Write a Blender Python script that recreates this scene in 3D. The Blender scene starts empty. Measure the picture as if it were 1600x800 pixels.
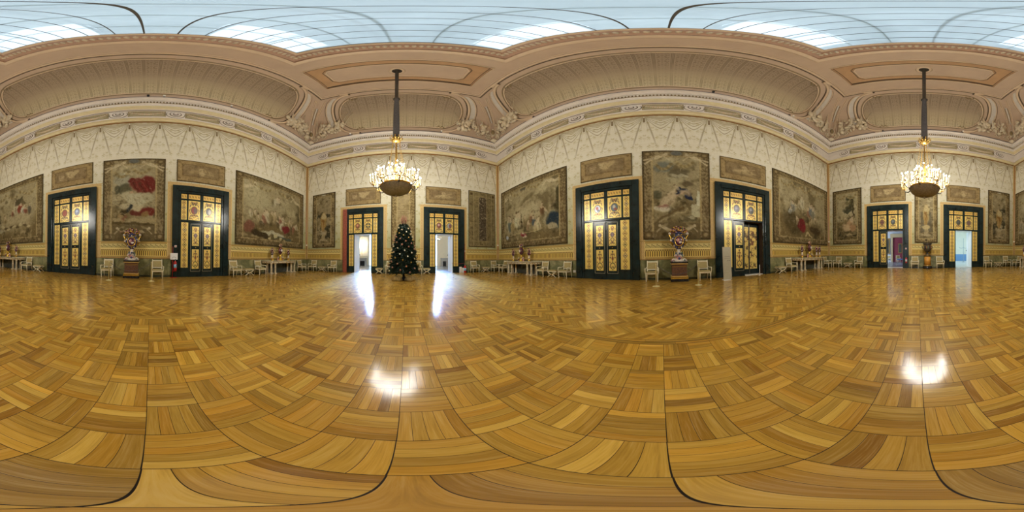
import bpy, math, random
import numpy as np
from mathutils import Vector, Matrix
random.seed(7)
RNG = np.random.RandomState(11)
PI = math.pi
SC = bpy.context.scene
COL = SC.collection

# ---------------------------------------------------------------- camera, world, light, exposure
CAM_H = 1.2
cam_d = bpy.data.cameras.new('panorama_camera')
cam_d.type = 'PANO'
try:
    cam_d.panorama_type = 'EQUIRECTANGULAR'
except Exception:
    pass
try:
    cam_d.cycles.panorama_type = 'EQUIRECTANGULAR'
except Exception:
    pass
cam_d.clip_start = 0.02
cam_d.clip_end = 500
cam = bpy.data.objects.new('panorama_camera', cam_d)
COL.objects.link(cam)
PX0, TX, TY = 634.16, math.radians(-0.825), math.radians(0.145)
_Rx = Matrix.Rotation(TX, 3, 'X')
_Ry = Matrix.Rotation(TY, 3, 'Y')
_M = (_Rx @ _Ry).transposed()
_yaw = math.radians((800 - PX0) * 0.225)
_base = Matrix.Rotation(-_yaw, 3, 'Z') @ Matrix.Rotation(PI / 2, 3, 'X')
cam.matrix_world = Matrix.Translation((0, 0, CAM_H)) @ (_M @ _base).to_4x4()
SC.camera = cam

SC.view_settings.view_transform = 'Standard'
SC.view_settings.look = 'None'
SC.view_settings.gamma = 1
SC.view_settings.use_curve_mapping = False
SC.view_settings.exposure = 0.15
SC.cycles.use_denoising = True
SC.cycles.max_bounces = 8
SC.cycles.diffuse_bounces = 5
SC.cycles.glossy_bounces = 3
SC.cycles.transparent_max_bounces = 12
SC.cycles.sample_clamp_indirect = 6
SC.cycles.caustics_reflective = False
SC.cycles.caustics_refractive = False

SKY_COL, SKY_STR = (0.80, 0.90, 1.0), 1.5
CH_POWER = 1950.0         # all the bulbs of one chandelier together (W)
CH_COL = (1.0, 0.985, 0.93)
FLAME_STR = 26.0
ROOF_POWER = 330.0        # daylight through each roof opening
WIN_T, WIN_E = 2.4, 4.0 # daylight at the windows of the rooms next door

world = bpy.data.worlds.new('sky')
world.use_nodes = True
SC.world = world
_bg = world.node_tree.nodes['Background']
_bg.inputs[0].default_value = (*SKY_COL, 1)
_bg.inputs[1].default_value = SKY_STR

# room: camera stands at x=y=0; T wall y=+A, E wall y=-B, R wall x=+C, L wall x=-D
A, B, C, D = 13.05, 13.63, 8.31, 9.15
Z_CORN, Z_COVE, Z_FLAT = 11.05, 13.25, 17.25
COVE_IN = 3.67

def area_light(name, loc, rot, sx, sy, power, col):
    l = bpy.data.lights.new(name, 'AREA')
    l.shape = 'RECTANGLE'; l.size = sx; l.size_y = sy; l.energy = power; l.color = col
    o = bpy.data.objects.new(name, l); COL.objects.link(o)
    o.location = loc; o.rotation_euler = rot
    return o
# daylight coming down through the four openings of the attic roof
for _x in (-5.6, 4.9):
    for _y in (-3.6, 3.2):
        area_light('roof_daylight', (_x, _y, 24.3), (0, 0.32 if _x > 0 else -0.32, 0), 2.2, 4.2, ROOF_POWER, (0.80, 0.90, 1.0))

# added unseen lamps for window daylight, aimed through the doors onto the floor
WIN_POWER = 1000.0
for _x in (-4.7, 3.9):
    _o = area_light('window_daylight', (_x, 24.8, 6.3), (math.radians(-68), 0, math.radians(5 if _x < 0 else -3)), 1.8, 3.0, WIN_POWER, (0.27, 0.50, 1.0))
    _o.data.spread = math.radians(34)
# ---------------------------------------------------------------- colour and node helpers
def lin(c):
    if isinstance(c, str):
        c = tuple(int(c[i:i + 2], 16) for i in (0, 2, 4))
    if max(c) > 1.0: c = tuple(v / 255.0 for v in c)
    return tuple((v / 12.92 if v <= 0.04045 else ((v + 0.055) / 1.055) ** 2.4) for v in c)

class NT:
    """A material's node tree with small arithmetic helpers."""
    def __init__(s, name, rough=0.6, metal=0.0, spec=0.5):
        s.m = bpy.data.materials.new(name); s.m.use_nodes = True
        s.t = s.m.node_tree; s.n = s.t.nodes; s.l = s.t.links
        s.b = s.n['Principled BSDF']
        s.b.inputs['Roughness'].default_value = rough
        s.b.inputs['Metallic'].default_value = metal
        s.b.inputs['Specular IOR Level'].default_value = spec
    def inp(s, node, k, v):
        if isinstance(v, V): v = v.s
        if hasattr(v, 'is_linked') or isinstance(v, bpy.types.NodeSocket): s.l.new(v, node.inputs[k])
        else: node.inputs[k].default_value = v
    def node(s, typ, **kw):
        nd = s.n.new(typ)
        for k, v in kw.items(): setattr(nd, k, v)
        return nd
    def math(s, op, a, b=None, c=None):
        nd = s.node('ShaderNodeMath', operation=op)
        s.inp(nd, 0, a)
        if b is not None: s.inp(nd, 1, b)
        if c is not None: s.inp(nd, 2, c)
        return V(s, nd.outputs[0])
    def uv(s, name='UVMap'):
        nd = s.node('ShaderNodeUVMap'); nd.uv_map = name
        sp = s.node('ShaderNodeSeparateXYZ'); s.l.new(nd.outputs[0], sp.inputs[0])
        return V(s, sp.outputs[0]), V(s, sp.outputs[1])
    def pos(s, kind='Object'):
        nd = s.node('ShaderNodeTexCoord'); sp = s.node('ShaderNodeSeparateXYZ')
        s.l.new(nd.outputs[kind], sp.inputs[0])
        return V(s, sp.outputs[0]), V(s, sp.outputs[1]), V(s, sp.outputs[2])
    def vec(s, x, y=0.0, z=0.0):
        nd = s.node('ShaderNodeCombineXYZ')
        s.inp(nd, 0, x); s.inp(nd, 1, y); s.inp(nd, 2, z)
        return nd.outputs[0]
    def noise(s, vec, scale=5.0, detail=4.0, rough=0.55, dist=0.0, out=0):
        nd = s.node('ShaderNodeTexNoise')
        if vec is not None: s.l.new(vec, nd.inputs['Vector'])
        nd.inputs['Scale'].default_value = scale; nd.inputs['Detail'].default_value = detail
        nd.inputs['Roughness'].default_value = rough; nd.inputs['Distortion'].default_value = dist
        return V(s, nd.outputs[out])
    def voro(s, vec, scale=5.0, feature='F1', out=0):
        nd = s.node('ShaderNodeTexVoronoi', feature=feature)
        if vec is not None: s.l.new(vec, nd.inputs['Vector'])
        nd.inputs['Scale'].default_value = scale
        return V(s, nd.outputs[out])
    def ramp(s, f, stops):
        nd = s.node('ShaderNodeValToRGB'); s.inp(nd, 0, f)
        e = nd.color_ramp.elements
        e[0].position, e[0].color = stops[0][0], (*lin(stops[0][1]), 1)
        e[1].position, e[1].color = stops[-1][0], (*lin(stops[-1][1]), 1)
        for p, c in stops[1:-1]:
            q = e.new(p); q.color = (*lin(c), 1)
        return nd.outputs[0]
    def mix(s, f, a, b, mode='MIX'):
        nd = s.node('ShaderNodeMixRGB', blend_type=mode)
        s.inp(nd, 0, f)
        for k, v in ((1, a), (2, b)):
            if isinstance(v, (str, tuple)): nd.inputs[k].default_value = (*lin(v), 1)
            else: s.inp(nd, k, v)
        return nd.outputs[0]
    def attr(s, name='Col'):
        nd = s.node('ShaderNodeVertexColor'); nd.layer_name = name
        return nd.outputs[0]
    def base(s, c):
        if isinstance(c, (str, tuple)): s.b.inputs['Base Color'].default_value = (*lin(c), 1)
        else: s.l.new(c, s.b.inputs['Base Color'])
        return s
    def bump(s, h, strength=0.3, dist=0.01):
        nd = s.node('ShaderNodeBump'); nd.inputs['Strength'].default_value = strength
        nd.inputs['Distance'].default_value = dist
        s.inp(nd, 'Height', h); s.l.new(nd.outputs[0], s.b.inputs['Normal'])
        return s

class V:
    def __init__(s, nt, sock): s.t = nt; s.s = sock
    def __add__(s, o): return s.t.math('ADD', s, o)
    __radd__ = __add__
    def __sub__(s, o): return s.t.math('SUBTRACT', s, o)
    def __rsub__(s, o): return s.t.math('SUBTRACT', o, s)
    def __mul__(s, o): return s.t.math('MULTIPLY', s, o)
    __rmul__ = __mul__
    def __truediv__(s, o): return s.t.math('DIVIDE', s, o)
    def abs(s): return s.t.math('ABSOLUTE', s)
    def frac(s): return s.t.math('FRACT', s)
    def floor(s): return s.t.math('FLOOR', s)
    def sin(s): return s.t.math('SINE', s)
    def lt(s, o): return s.t.math('LESS_THAN', s, o)
    def gt(s, o): return s.t.math('GREATER_THAN', s, o)
    def min(s, o): return s.t.math('MINIMUM', s, o)
    def max(s, o): return s.t.math('MAXIMUM', s, o)
    def sqrt(s): return s.t.math('SQRT', s)
    def clamp(s):
        r = s.t.math('ADD', s, 0.0); r.s.node.use_clamp = True; return r
    def band(s, a, b): return s.gt(a) * s.lt(b)
    def line(s, c, w):      # soft line of half width w around value c
        return (1.0 - ((s - c).abs() / w)).clamp()

def plain(name, col, rough=0.6, metal=0.0, var=0.0, scale=8.0, spec=0.5, bump=0.0):
    t = NT(name, rough, metal, spec)
    if var or bump:
        n = t.noise(t.node('ShaderNodeTexCoord').outputs['Object'], scale, 5.0)
        c = lin(col) if not isinstance(col, tuple) or max(col) > 1 else col
        a = tuple(max(0, v * (1 - var)) for v in c); b = tuple(min(1, v * (1 + var)) for v in c)
        nd = t.node('ShaderNodeMixRGB'); t.inp(nd, 0, ((n - 0.3) * 2.5).clamp())
        nd.inputs[1].default_value = (*a, 1); nd.inputs[2].default_value = (*b, 1)
        t.base(nd.outputs[0])
        if bump: t.bump(n, bump, 0.01)
    else:
        t.base(col)
    return t.m

def emit(name, col, strength):
    m = bpy.data.materials.new(name); m.use_nodes = True
    n = m.node_tree.nodes; n.clear()
    e = n.new('ShaderNodeEmission'); o = n.new('ShaderNodeOutputMaterial')
    e.inputs[0].default_value = (*col, 1); e.inputs[1].default_value = strength
    m.node_tree.links.new(e.outputs[0], o.inputs[0])
    return m

M = {}
# plasters and stone
M['plaster'] = plain('warm_plaster', 'BCA48C', 0.75, var=0.05, scale=1.4)
M['cornice_pale'] = plain('pale_lilac_cornice', 'D8CFC4', 0.6, var=0.05, scale=3)
M['plaster_light'] = plain('pale_plaster_moulding', 'D0B89A', 0.6, var=0.06, scale=3)
M['plaster_grey'] = plain('grey_plaster_band', 'C8C0B4', 0.7, var=0.06, scale=2)
M['plaster_rose'] = plain('rose_plaster_band', 'B08E76', 0.75, var=0.07, scale=2)
M['plaster_ochre'] = plain('ochre_recess', 'B8926A', 0.75, var=0.08, scale=2)
M['frieze_ground'] = plain('olive_frieze_ground', 'A59A78', 0.7, var=0.12, scale=8)
M['cream_band'] = plain('cream_yellow_band', 'D4C69E', 0.6, var=0.06, scale=3)
M['relief'] = plain('stucco_relief', 'CDBEA2', 0.6, var=0.10, scale=6)
M['gilt_stucco'] = plain('dull_gilt_stucco', '8A7650', 0.5, var=0.15, scale=10)
M['groove'] = plain('dark_painted_groove', '5C4C3A', 0.8)  # dark lines beside the mouldings: shade painted in, together with grime
M['dark_gap'] = plain('dark_cove_cable', '57505A', 0.8)
M['dado_edge'] = plain('brown_wood_fillet', '8A5E35', 0.5, var=0.1)

def mat_marble():
    t = NT('green_marble_dado', 0.35)
    u, z = t.uv()
    v = t.vec(u, z, 0.0)
    n = t.noise(v, 1.1, 8, 0.62, 1.6)
    n2 = t.noise(v, 5.0, 5, 0.6, 0.8)
    c = t.ramp(n, [(0.3, '4E5132'), (0.46, '6C6C46'), (0.56, '86835A'), (0.68, '9C976C')])
    c = t.mix((n2 - 0.55).clamp() * 3.0, c, '4A4230')
    slab = ((u / 2.35).frac() - 0.5).abs().gt(0.4965)
    c = t.mix(slab, c, '3E4230')
    t.base(c); return t.m
M['marble_green'] = mat_marble()

def mat_fabric():
    """cream damask with painted swags hung from the cornice"""
    t = NT('damask_wall_cloth', 0.8, spec=0.2)
    u, z = t.uv()                       # u already shifted so that tassels sit at k*1.7 (uv.x in swag units)
    f = u.frac() - 0.5                  # tassel at +-0.5, swag centre at 0
    a = f.abs() * 1.7                   # metres from swag centre
    tt = (0.85 - a)                     # metres from the tassel
    m = u * 1.7
    # damask ornament: mirrored noise in cells 0.85 x 1.25
    rowi = (z / 0.75).floor()
    mu = ((m / 0.85 + (rowi * 0.5).frac()).frac() - 0.5).abs() * 0.85
    mz = (z / 0.75).frac() * 0.75
    pv = t.vec(mu * 1.0, mz, 0.0)
    n = t.noise(pv, 7.5, 2.5, 0.5, 1.1)
    env = (1.0 - ((mu / 0.36) * (mu / 0.36) + ((mz - 0.37) / 0.36) * ((mz - 0.37) / 0.36))).clamp()
    orn = ((n - 0.49) * 14.0).clamp() * (env * 3.0).clamp()
    weave = t.noise(t.vec(m, z, 0.0), 2.2, 5, 0.6)
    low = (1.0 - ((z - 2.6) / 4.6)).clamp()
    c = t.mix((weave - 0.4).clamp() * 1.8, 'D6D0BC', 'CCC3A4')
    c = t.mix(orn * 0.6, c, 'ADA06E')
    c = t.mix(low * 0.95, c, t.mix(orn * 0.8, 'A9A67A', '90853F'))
    # swags (woven picture of drapery): four hanging folds and the straight folds falling from each tassel
    q_ = (a / 0.85)
    par = (1.0 - q_ * q_.sqrt())
    lines = None
    for d, w, k in ((0.22, 0.05, 0.5), (0.38, 0.055, 0.6), (0.56, 0.06, 0.6), (0.80, 0.065, 0.7), (1.08, 0.065, 0.7), (1.42, 0.075, 0.8)):
        zz = 10.93 - par * d
        ln = (z - zz).line(0.0, w) * k
        lines = ln if lines is None else lines.max(ln)
    drop = 10.85 - z
    diag = (tt - drop * 0.185 - 0.06).line(0.0, 0.07) * z.gt(7.75) * ((z - 7.75) * 1.2).clamp() * 0.72
    diag2 = (tt - drop * 0.10 - 0.03).line(0.0, 0.04) * z.gt(9.3) * 0.3
    lines = lines.max(diag).max(diag2)
    inside = z.gt(10.93 - par * 0.5) * z.lt(10.95)
    c = t.mix(inside * 0.45, c, '9C8A62')
    c = t.mix(lines, c, '7E6C45')
    tas = tt.lt(0.055) * z.band(10.2, 10.72)
    c = t.mix(tas * 0.85, c, '6A5330')
    c = t.mix(z.gt(10.93), c, '7F5428')
    t.base(c); return t.m
M['fabric'] = mat_fabric()

def mat_border():
    """gold border over the dado: guilloche foot, gadroon flutes, pale fillet, running wave"""
    t = NT('gold_painted_border', 0.55, spec=0.3)
    u, z = t.uv()
    n = t.noise(t.vec(u, z, 0.0), 9.0, 4)
    c = t.mix(n, 'C0A45C', 'A98E48')
    fl = (u / 0.118).frac()
    flute = t.mix((fl - 0.5).abs().gt(0.24), 'D8B95A', '6E5526')
    c = t.mix(z.band(1.20, 1.47), c, flute)
    bead = ((u / 0.118).frac() - 0.5).abs().lt(0.22)
    c = t.mix(z.band(1.49, 1.545) * bead, c, '6B4F2A')
    c = t.mix(z.band(1.56, 1.615), c, 'E0CC84')
    wv = (u * (2 * PI / 0.27) + (u * (2 * PI / 0.27)).sin() * 0.9).sin() * 0.075
    w1 = (z - 1.745 - wv).line(0.0, 0.04)
    w2 = ((z - 1.745 - wv + 0.055).lt(0.0) * z.gt(1.645))
    c = t.mix(z.band(1.63, 1.87), c, 'C6B473')
    c = t.mix(w2 * 0.6, c, 'A08F52')
    c = t.mix(w1 * 1.0, c, '5C5429')
    c = t.mix(z.band(1.87, 1.90), c, '8A7138')
    foot = t.noise(t.vec(((u / 0.2).frac() - 0.5).abs(), z * 2.0, 0.0), 14.0, 2)
    c = t.mix(z.band(1.05, 1.165) * ((foot - 0.48) * 8.0).clamp(), c, '7D5F3A')
    c = t.mix(z.band(1.165, 1.195), c, 'D2B468')
    t.base(c); return t.m
M['border'] = mat_border()

def mat_strip():
    """narrow ornamented frame strip: uv.x across in metres, uv.y along"""
    t = NT('ornament_strip', 0.55, spec=0.3)
    u, v = t.uv()
    n = t.noise(t.vec((u - 0.14).abs() * 1.2, ((v / 0.24).frac() - 0.5).abs() * 0.3, 0.0), 26.0, 2)
    c = t.mix(((n - 0.47) * 9.0).clamp(), 'CBAE74', '9C7A45')
    c = t.mix(u.lt(0.03).max(u.gt(0.25)), c, 'D9BC72')
    t.base(c); return t.m
M['strip'] = mat_strip()

def mat_lacquer():
    t = NT('dark_green_lacquer', 0.2, spec=0.4)
    g = t.node('ShaderNodeTexCoord').outputs['Object']
    n = t.noise(g, 2.5, 5); n2 = t.noise(g, 14, 3)
    t.base(t.ramp(n, [(0.3, '0F1A19'), (0.7, '1B2C2E')]))
    t.bump(n2, 0.15, 0.01)
    return t.m
M['lacquer'] = mat_lacquer()

def mat_gold():
    t = NT('gilded_panel', 0.3, 0.2, 0.5)
    c = t.attr()
    g = t.node('ShaderNodeTexCoord').outputs['Object']
    n = t.noise(g, 60, 3)
    t.base(t.mix((n - 0.35).clamp() * 0.35, c, 'FFF0B0', 'MIX'))
    t.bump(n, 0.1, 0.003)
    return t.m
M['gold_panel'] = mat_gold()

def mat_painted(name, rough=0.9, bump=0.25, scale=90):
    t = NT(name, rough, spec=0.15)
    c = t.attr()
    g = t.node('ShaderNodeTexCoord').outputs['Object']
    n = t.noise(g, 26, 5, 0.65)
    c = t.mix(((n - 0.42) * 3.0).clamp() * 0.50, c, '4A4028')
    n3 = t.noise(g, 9, 4, 0.7)
    c = t.mix(((n3 - 0.52) * 4.0).clamp() * 0.45, c, '4E442C')
    c = t.mix(((0.42 - n3) * 4.0).clamp() * 0.25, c, 'C2B28A')
    n4 = t.noise(g, 3.6, 5, 0.75, 0.6)
    c = t.mix(((n4 - 0.52) * 7.0).clamp() * 0.50, c, '463C26')
    c = t.mix(((0.43 - n4) * 7.0).clamp() * 0.28, c, 'BFB08C')
    t.base(c); t.bump(t.noise(g, scale, 2), bump, 0.006)
    return t.m
M['tapestry'] = mat_painted('woven_tapestry')

def mat_floor():
    t = NT('oak_parquet', 0.2, spec=0.28)
    c = t.attr()
    u, v = t.uv()
    gr = t.noise(t.vec(u * 2.2, v * 30.0, 0.0), 1.0, 5, 0.6, 0.6)
    gr2 = t.noise(t.vec(u * 6.0, v * 150.0, 0.0), 1.0, 3, 0.6, 0.2)
    k = ((gr - 0.5) * 0.55 + (gr2 - 0.5) * 0.45)
    m1 = t.mix(((k * -1.0).clamp() * 2.2).clamp(), c, '6A4818')
    m2 = t.mix(((k).clamp() * 1.5).clamp(), m1, 'E2C482')
    g = t.node('ShaderNodeTexCoord').outputs['Object']
    wear = t.noise(g, 1.3, 6, 0.65)
    m3 = t.mix(((wear - 0.58) * 2.5).clamp() * 0.35, m2, '6A4A20')
    t.base(m3)
    rr = (wear - 0.5) * 0.16 + 0.135
    t.inp(t.b, 'Roughness', rr)
    t.b.inputs['Coat Weight'].default_value = 0.28; t.b.inputs['Coat Roughness'].default_value = 0.42
    t.bump(gr * 0.4 + t.noise(g, 7.0, 2) * 1.0, 0.08, 0.01)
    return t.m
M['floor'] = mat_floor()
M['floor_gap'] = plain('dark_floor_joint', '241708', 0.8)

def mat_covefield():
    """woven-looking painted field of the cove: groups of stripes with leaf ornament between"""
    t = NT('cove_field_painting', 0.8, spec=0.2)
    u, v = t.uv()                         # u metres along the wall, v metres up the curve
    f = (u / 0.69).frac()
    st = None
    for cc in (0.10, 0.17, 0.24):
        l = (f - cc).line(0.0, 0.03); st = l if st is None else st.max(l)
    mu = ((f - 0.62).abs()) * 0.69
    orn = t.noise(t.vec(mu, (v / 0.45).frac() * 0.45, 0.0), 12.0, 3, 0.55, 0.8)
    fade = t.noise(t.vec(u * 0.25, v, 0.0), 1.2, 3)
    mid = (1.0 - ((v - 2.6) / 1.1).abs()).clamp()
    k = (1.0 - mid * 0.8) * (0.6 + fade * 0.6)
    c = t.ramp(v / 5.6, [(0.0, 'D2C6A4'), (0.3, 'BFAF8E'), (0.55, 'A4927A'), (1.0, '927E6A')])
    c = t.mix(((orn - 0.47) * 8.0).clamp() * f.gt(0.33) * k * 0.6, c, '5E5036')
    c = t.mix((st * k * 0.85).clamp(), c, '544830')
    t.base(c); return t.m
M['cove_field'] = mat_covefield()

M['chair_wood'] = plain('cream_painted_wood', 'DED6B8', 0.4, var=0.08, scale=20)
M['chair_gilt'] = plain('gilt_edge', 'B4984E', 0.35, 0.5)
M['silk'] = plain('pale_olive_silk', 'A5945F', 0.7, var=0.12, scale=30)
M['marble_top'] = plain('pale_marble', 'CFC8AA', 0.25, var=0.10, scale=6)
M['column_marble'] = plain('veined_column_marble', 'CABD9E', 0.3, var=0.22, scale=9)
M['capital_gilt'] = plain('worn_gilt', 'A88A4C', 0.4, 0.5, var=0.15, scale=20)
M['bronze'] = plain('dark_bronze', '4A453E', 0.4, 0.5, var=0.3, scale=10)
M['bowl_metal'] = plain('grey_chased_bowl', '8C8478', 0.6, 0.0, var=0.25, scale=14)
M['bronze_gilt'] = plain('gilt_bronze', 'C09A50', 0.35, 0.7)
M['candle'] = plain('candle_sleeve', 'B8A678', 0.5)
M['flame'] = emit('lit_bulb', (1.0, 0.80, 0.52), FLAME_STR)
M['grey_cloth'] = plain('grey_velvet_sleeve', '5A5657', 0.85, var=0.2, scale=12)
M['white_paint'] = plain('white_paint', 'E8E6DE', 0.4)
M['white_wall'] = plain('white_plaster', 'E0D8C2', 0.7, var=0.03, scale=2)
M['blue_dado'] = plain('grey_blue_dado', '6F93B8', 0.6)
M['pale_floor'] = plain('pale_stone_floor', '7E8694', 0.25, var=0.08, scale=2)
M['red_wall'] = plain('crimson_wall', '7C2A3C', 0.7, var=0.1)
M['beige_frame'] = plain('beige_doorcase', 'B5A47E', 0.5)
M['white_marble'] = plain('white_marble_step', 'D6D2C6', 0.35, var=0.05)
M['red_marble'] = plain('red_breccia_marble', '8E4B3C', 0.3, var=0.35, scale=14)
M['yellow_marble'] = plain('honey_marble', 'C88F3C', 0.2, var=0.15, scale=5)
M['honey_mould'] = plain('honey_moulding', 'B4904E', 0.35, var=0.15, scale=5)
M['black_marble'] = plain('black_marble', '1E1E20', 0.25, var=0.2)
M['brocade'] = plain('red_brown_brocade_stone', '5C3C26', 0.5, var=0.5, scale=26)
M['por_white'] = plain('white_porcelain', 'CEC2B4', 0.15, var=0.08, scale=20)
M['por_pink'] = plain('pink_porcelain', 'B8867C', 0.2, var=0.2, scale=30)
M['por_plum'] = plain('plum_glaze', '4C2234', 0.2, var=0.3, scale=30)
M['por_blue'] = plain('cobalt_glaze', '3A4068', 0.15, var=0.2, scale=20)
M['por_green'] = plain('leaf_glaze', '5E7050', 0.3, var=0.2, scale=20)
M['por_gold'] = plain('gilding', 'D0A848', 0.25, 0.7)
M['ext_red'] = plain('red_enamel', 'B4201A', 0.3)
M['black_rubber'] = plain('black_rubber', '161616', 0.6)
M['label_blue'] = plain('pale_blue_label', '8FC0E0', 0.5)
M['paper'] = plain('white_paper', 'E4E6E4', 0.7)
M['needles'] = plain('dark_fir_needles', '22382C', 0.7, var=0.45, scale=14)
M['trunk'] = plain('brown_bark', '3A2A1C', 0.9, var=0.2)
M['twig_red'] = plain('dried_russet_spray', '8E5A48', 0.8, var=0.3, scale=20)
M['parcel'] = plain('cream_gold_wrap', 'B9A26C', 0.5, var=0.35, scale=12)
M['bar_metal'] = plain('dark_glazing_bar', '4A463E', 0.5)
M['steel'] = plain('grey_steel', '9AA2A4', 0.5)
M['attic_white'] = plain('attic_limewash', 'C9CFCF', 0.8, var=0.05)
M['cream_enamel'] = plain('cream_enamel_post', 'CFC28C', 0.35)
M['white_plastic'] = plain('white_plastic', 'E6E2D8', 0.4)
M['acrylic'] = plain('frosted_acrylic', 'A9A28A', 0.3, var=0.05)
M['picture_dark'] = plain('dark_landscape_painting', '3E4038', 0.6, var=0.6, scale=3)
M['blue_seat'] = plain('blue_upholstery', '4C7FC8', 0.6)
M['grey_marble'] = plain('grey_veined_marble', 'A8A298', 0.3, var=0.15)
def mat_glass():
    t = NT('hazy_skylight_glass', 0.3)
    n = t.n; n.remove(t.b)
    out = [x for x in n if x.type == 'OUTPUT_MATERIAL'][0]
    g = t.node('ShaderNodeTexCoord').outputs['Object']
    nz = t.noise(g, 1.2, 4)
    tr = n.new('ShaderNodeBsdfTransparent'); tr.inputs[0].default_value = (0.86, 0.93, 0.95, 1)
    tl = n.new('ShaderNodeBsdfTranslucent'); tl.inputs[0].default_value = (0.82, 0.90, 0.92, 1)
    mx = n.new('ShaderNodeMixShader')
    t.inp(mx, 0, (nz * 0.25 + 0.38))
    t.l.new(tr.outputs[0], mx.inputs[1]); t.l.new(tl.outputs[0], mx.inputs[2])
    t.l.new(mx.outputs[0], out.inputs[0])
    return t.m
M['skyglass'] = mat_glass()

# ---------------------------------------------------------------- mesh builder
class MB:
    def __init__(s):
        s.v = []; s.f = []; s.mi = []; s.sm = []; s.uv = None; s.mats = []
    def mat(s, m):
        if m not in s.mats: s.mats.append(m)
        return s.mats.index(m)
    def add(s, vs, fs, m=None, smooth=False, T=None):
        k = len(s.v); i = s.mat(m) if m is not None else 0
        if T is not None: vs = [T @ Vector(p) for p in vs]
        s.v.extend([tuple(p) for p in vs])
        for f in fs:
            s.f.append(tuple(k + q for q in f)); s.mi.append(i); s.sm.append(smooth)
        return s
    def box(s, x0, x1, y0, y1, z0, z1, m=None, T=None, bev=0.0):
        if bev > 0:
            b = min(bev, (x1 - x0) / 2.01, (y1 - y0) / 2.01, (z1 - z0) / 2.01)
            vs = []
            xs = ((x0, x0 + b), (x1, x1 - b)); ys = ((y0, y0 + b), (y1, y1 - b)); zs = ((z0, z0 + b), (z1, z1 - b))
            idx = {}
            for i in (0, 1):
                for j in (0, 1):
                    for k in (0, 1):
                        idx[i, j, k] = len(vs)
                        vs += [(xs[i][0], ys[j][1], zs[k][1]), (xs[i][1], ys[j][0], zs[k][1]), (xs[i][1], ys[j][1], zs[k][0])]
            q = lambda i, j, k, a: idx[i, j, k] + a
            fs = []
            for i in (0, 1):
                fs.append([q(i, 0, 0, 0), q(i, 1, 0, 0), q(i, 1, 1, 0), q(i, 0, 1, 0)][::(-1 if i == 0 else 1)])
                fs.append([q(0, i, 0, 1), q(1, i, 0, 1), q(1, i, 1, 1), q(0, i, 1, 1)][::(1 if i == 0 else -1)])
                fs.append([q(0, 0, i, 2), q(1, 0, i, 2), q(1, 1, i, 2), q(0, 1, i, 2)][::(-1 if i == 0 else 1)])
            for a in (0, 1):
                for c in (0, 1):
                    fs.append([q(a, c, 0, 0), q(a, c, 1, 0), q(a, c, 1, 1), q(a, c, 0, 1)])
                    fs.append([q(a, 0, c, 0), q(a, 1, c, 0), q(a, 1, c, 2), q(a, 0, c, 2)])
                    fs.append([q(0, a, c, 1), q(1, a, c, 1), q(1, a, c, 2), q(0, a, c, 2)])
            for i in (0, 1):
                for j in (0, 1):
                    for k in (0, 1): fs.append([q(i, j, k, 0), q(i, j, k, 1), q(i, j, k, 2)])
            return s.add(vs, fs, m, False, T)
        vs = [(x0, y0, z0), (x1, y0, z0), (x1, y1, z0), (x0, y1, z0), (x0, y0, z1), (x1, y0, z1), (x1, y1, z1), (x0, y1, z1)]
        fs = [(3, 2, 1, 0), (4, 5, 6, 7), (0, 1, 5, 4), (1, 2, 6, 5), (2, 3, 7, 6), (3, 0, 4, 7)]
        return s.add(vs, fs, m, False, T)
    def lathe(s, prof, m=None, n=16, T=None, smooth=True, ex=1.0, ey=1.0, lobes=0, la=0.0):
        vs = []; fs = []
        for (r, z) in prof:
            for i in range(n):
                a = 2 * PI * i / n
                rr = r * (1 + (la * math.cos(lobes * a) if lobes else 0))
                vs.append((rr * math.cos(a) * ex, rr * math.sin(a) * ey, z))
        for j in range(len(prof) - 1):
            for i in range(n):
                fs.append((j * n + i, j * n + (i + 1) % n, (j + 1) * n + (i + 1) % n, (j + 1) * n + i))
        if prof[0][0] > 1e-4: fs.append(tuple(range(n))[::-1])
        if prof[-1][0] > 1e-4: fs.append(tuple((len(prof) - 1) * n + i for i in range(n)))
        return s.add(vs, fs, m, smooth, T)
    def tube(s, pts, r, m=None, n=8, T=None, smooth=True, closed=False, flat=1.0, up=None):
        P = [Vector(p) for p in pts]; k = len(P)
        rs = r if isinstance(r, (list, tuple)) else [r] * k
        vs = []; fs = []; prev = None
        for i, p in enumerate(P):
            if closed: d = P[(i + 1) % k] - P[i - 1]
            else: d = P[min(i + 1, k - 1)] - P[max(i - 1, 0)]
            if d.length < 1e-9: d = Vector((0, 0, 1))
            d.normalize()
            if up is not None: a = Vector(up[i] if isinstance(up, list) else up)
            else: a = prev if prev is not None else (Vector((0, 0, 1)) if abs(d.z) < 0.9 else Vector((1, 0, 0)))
            x = d.cross(a)
            if x.length < 1e-6: x = d.cross(Vector((1, 0.3, 0)))
            x.normalize(); y = x.cross(d).normalized(); prev = y
            for j in range(n):
                t = 2 * PI * j / n
                vs.append(p + x * (math.cos(t) * rs[i]) + y * (math.sin(t) * rs[i] * flat))
        for i in range(k if closed else k - 1):
            for j in range(n):
                a0 = i * n; a1 = ((i + 1) % k) * n
                fs.append((a0 + j, a0 + (j + 1) % n, a1 + (j + 1) % n, a1 + j))
        if not closed:
            fs.append(tuple(range(n))[::-1]); fs.append(tuple((k - 1) * n + j for j in range(n)))
        return s.add(vs, fs, m, smooth, T)
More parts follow.
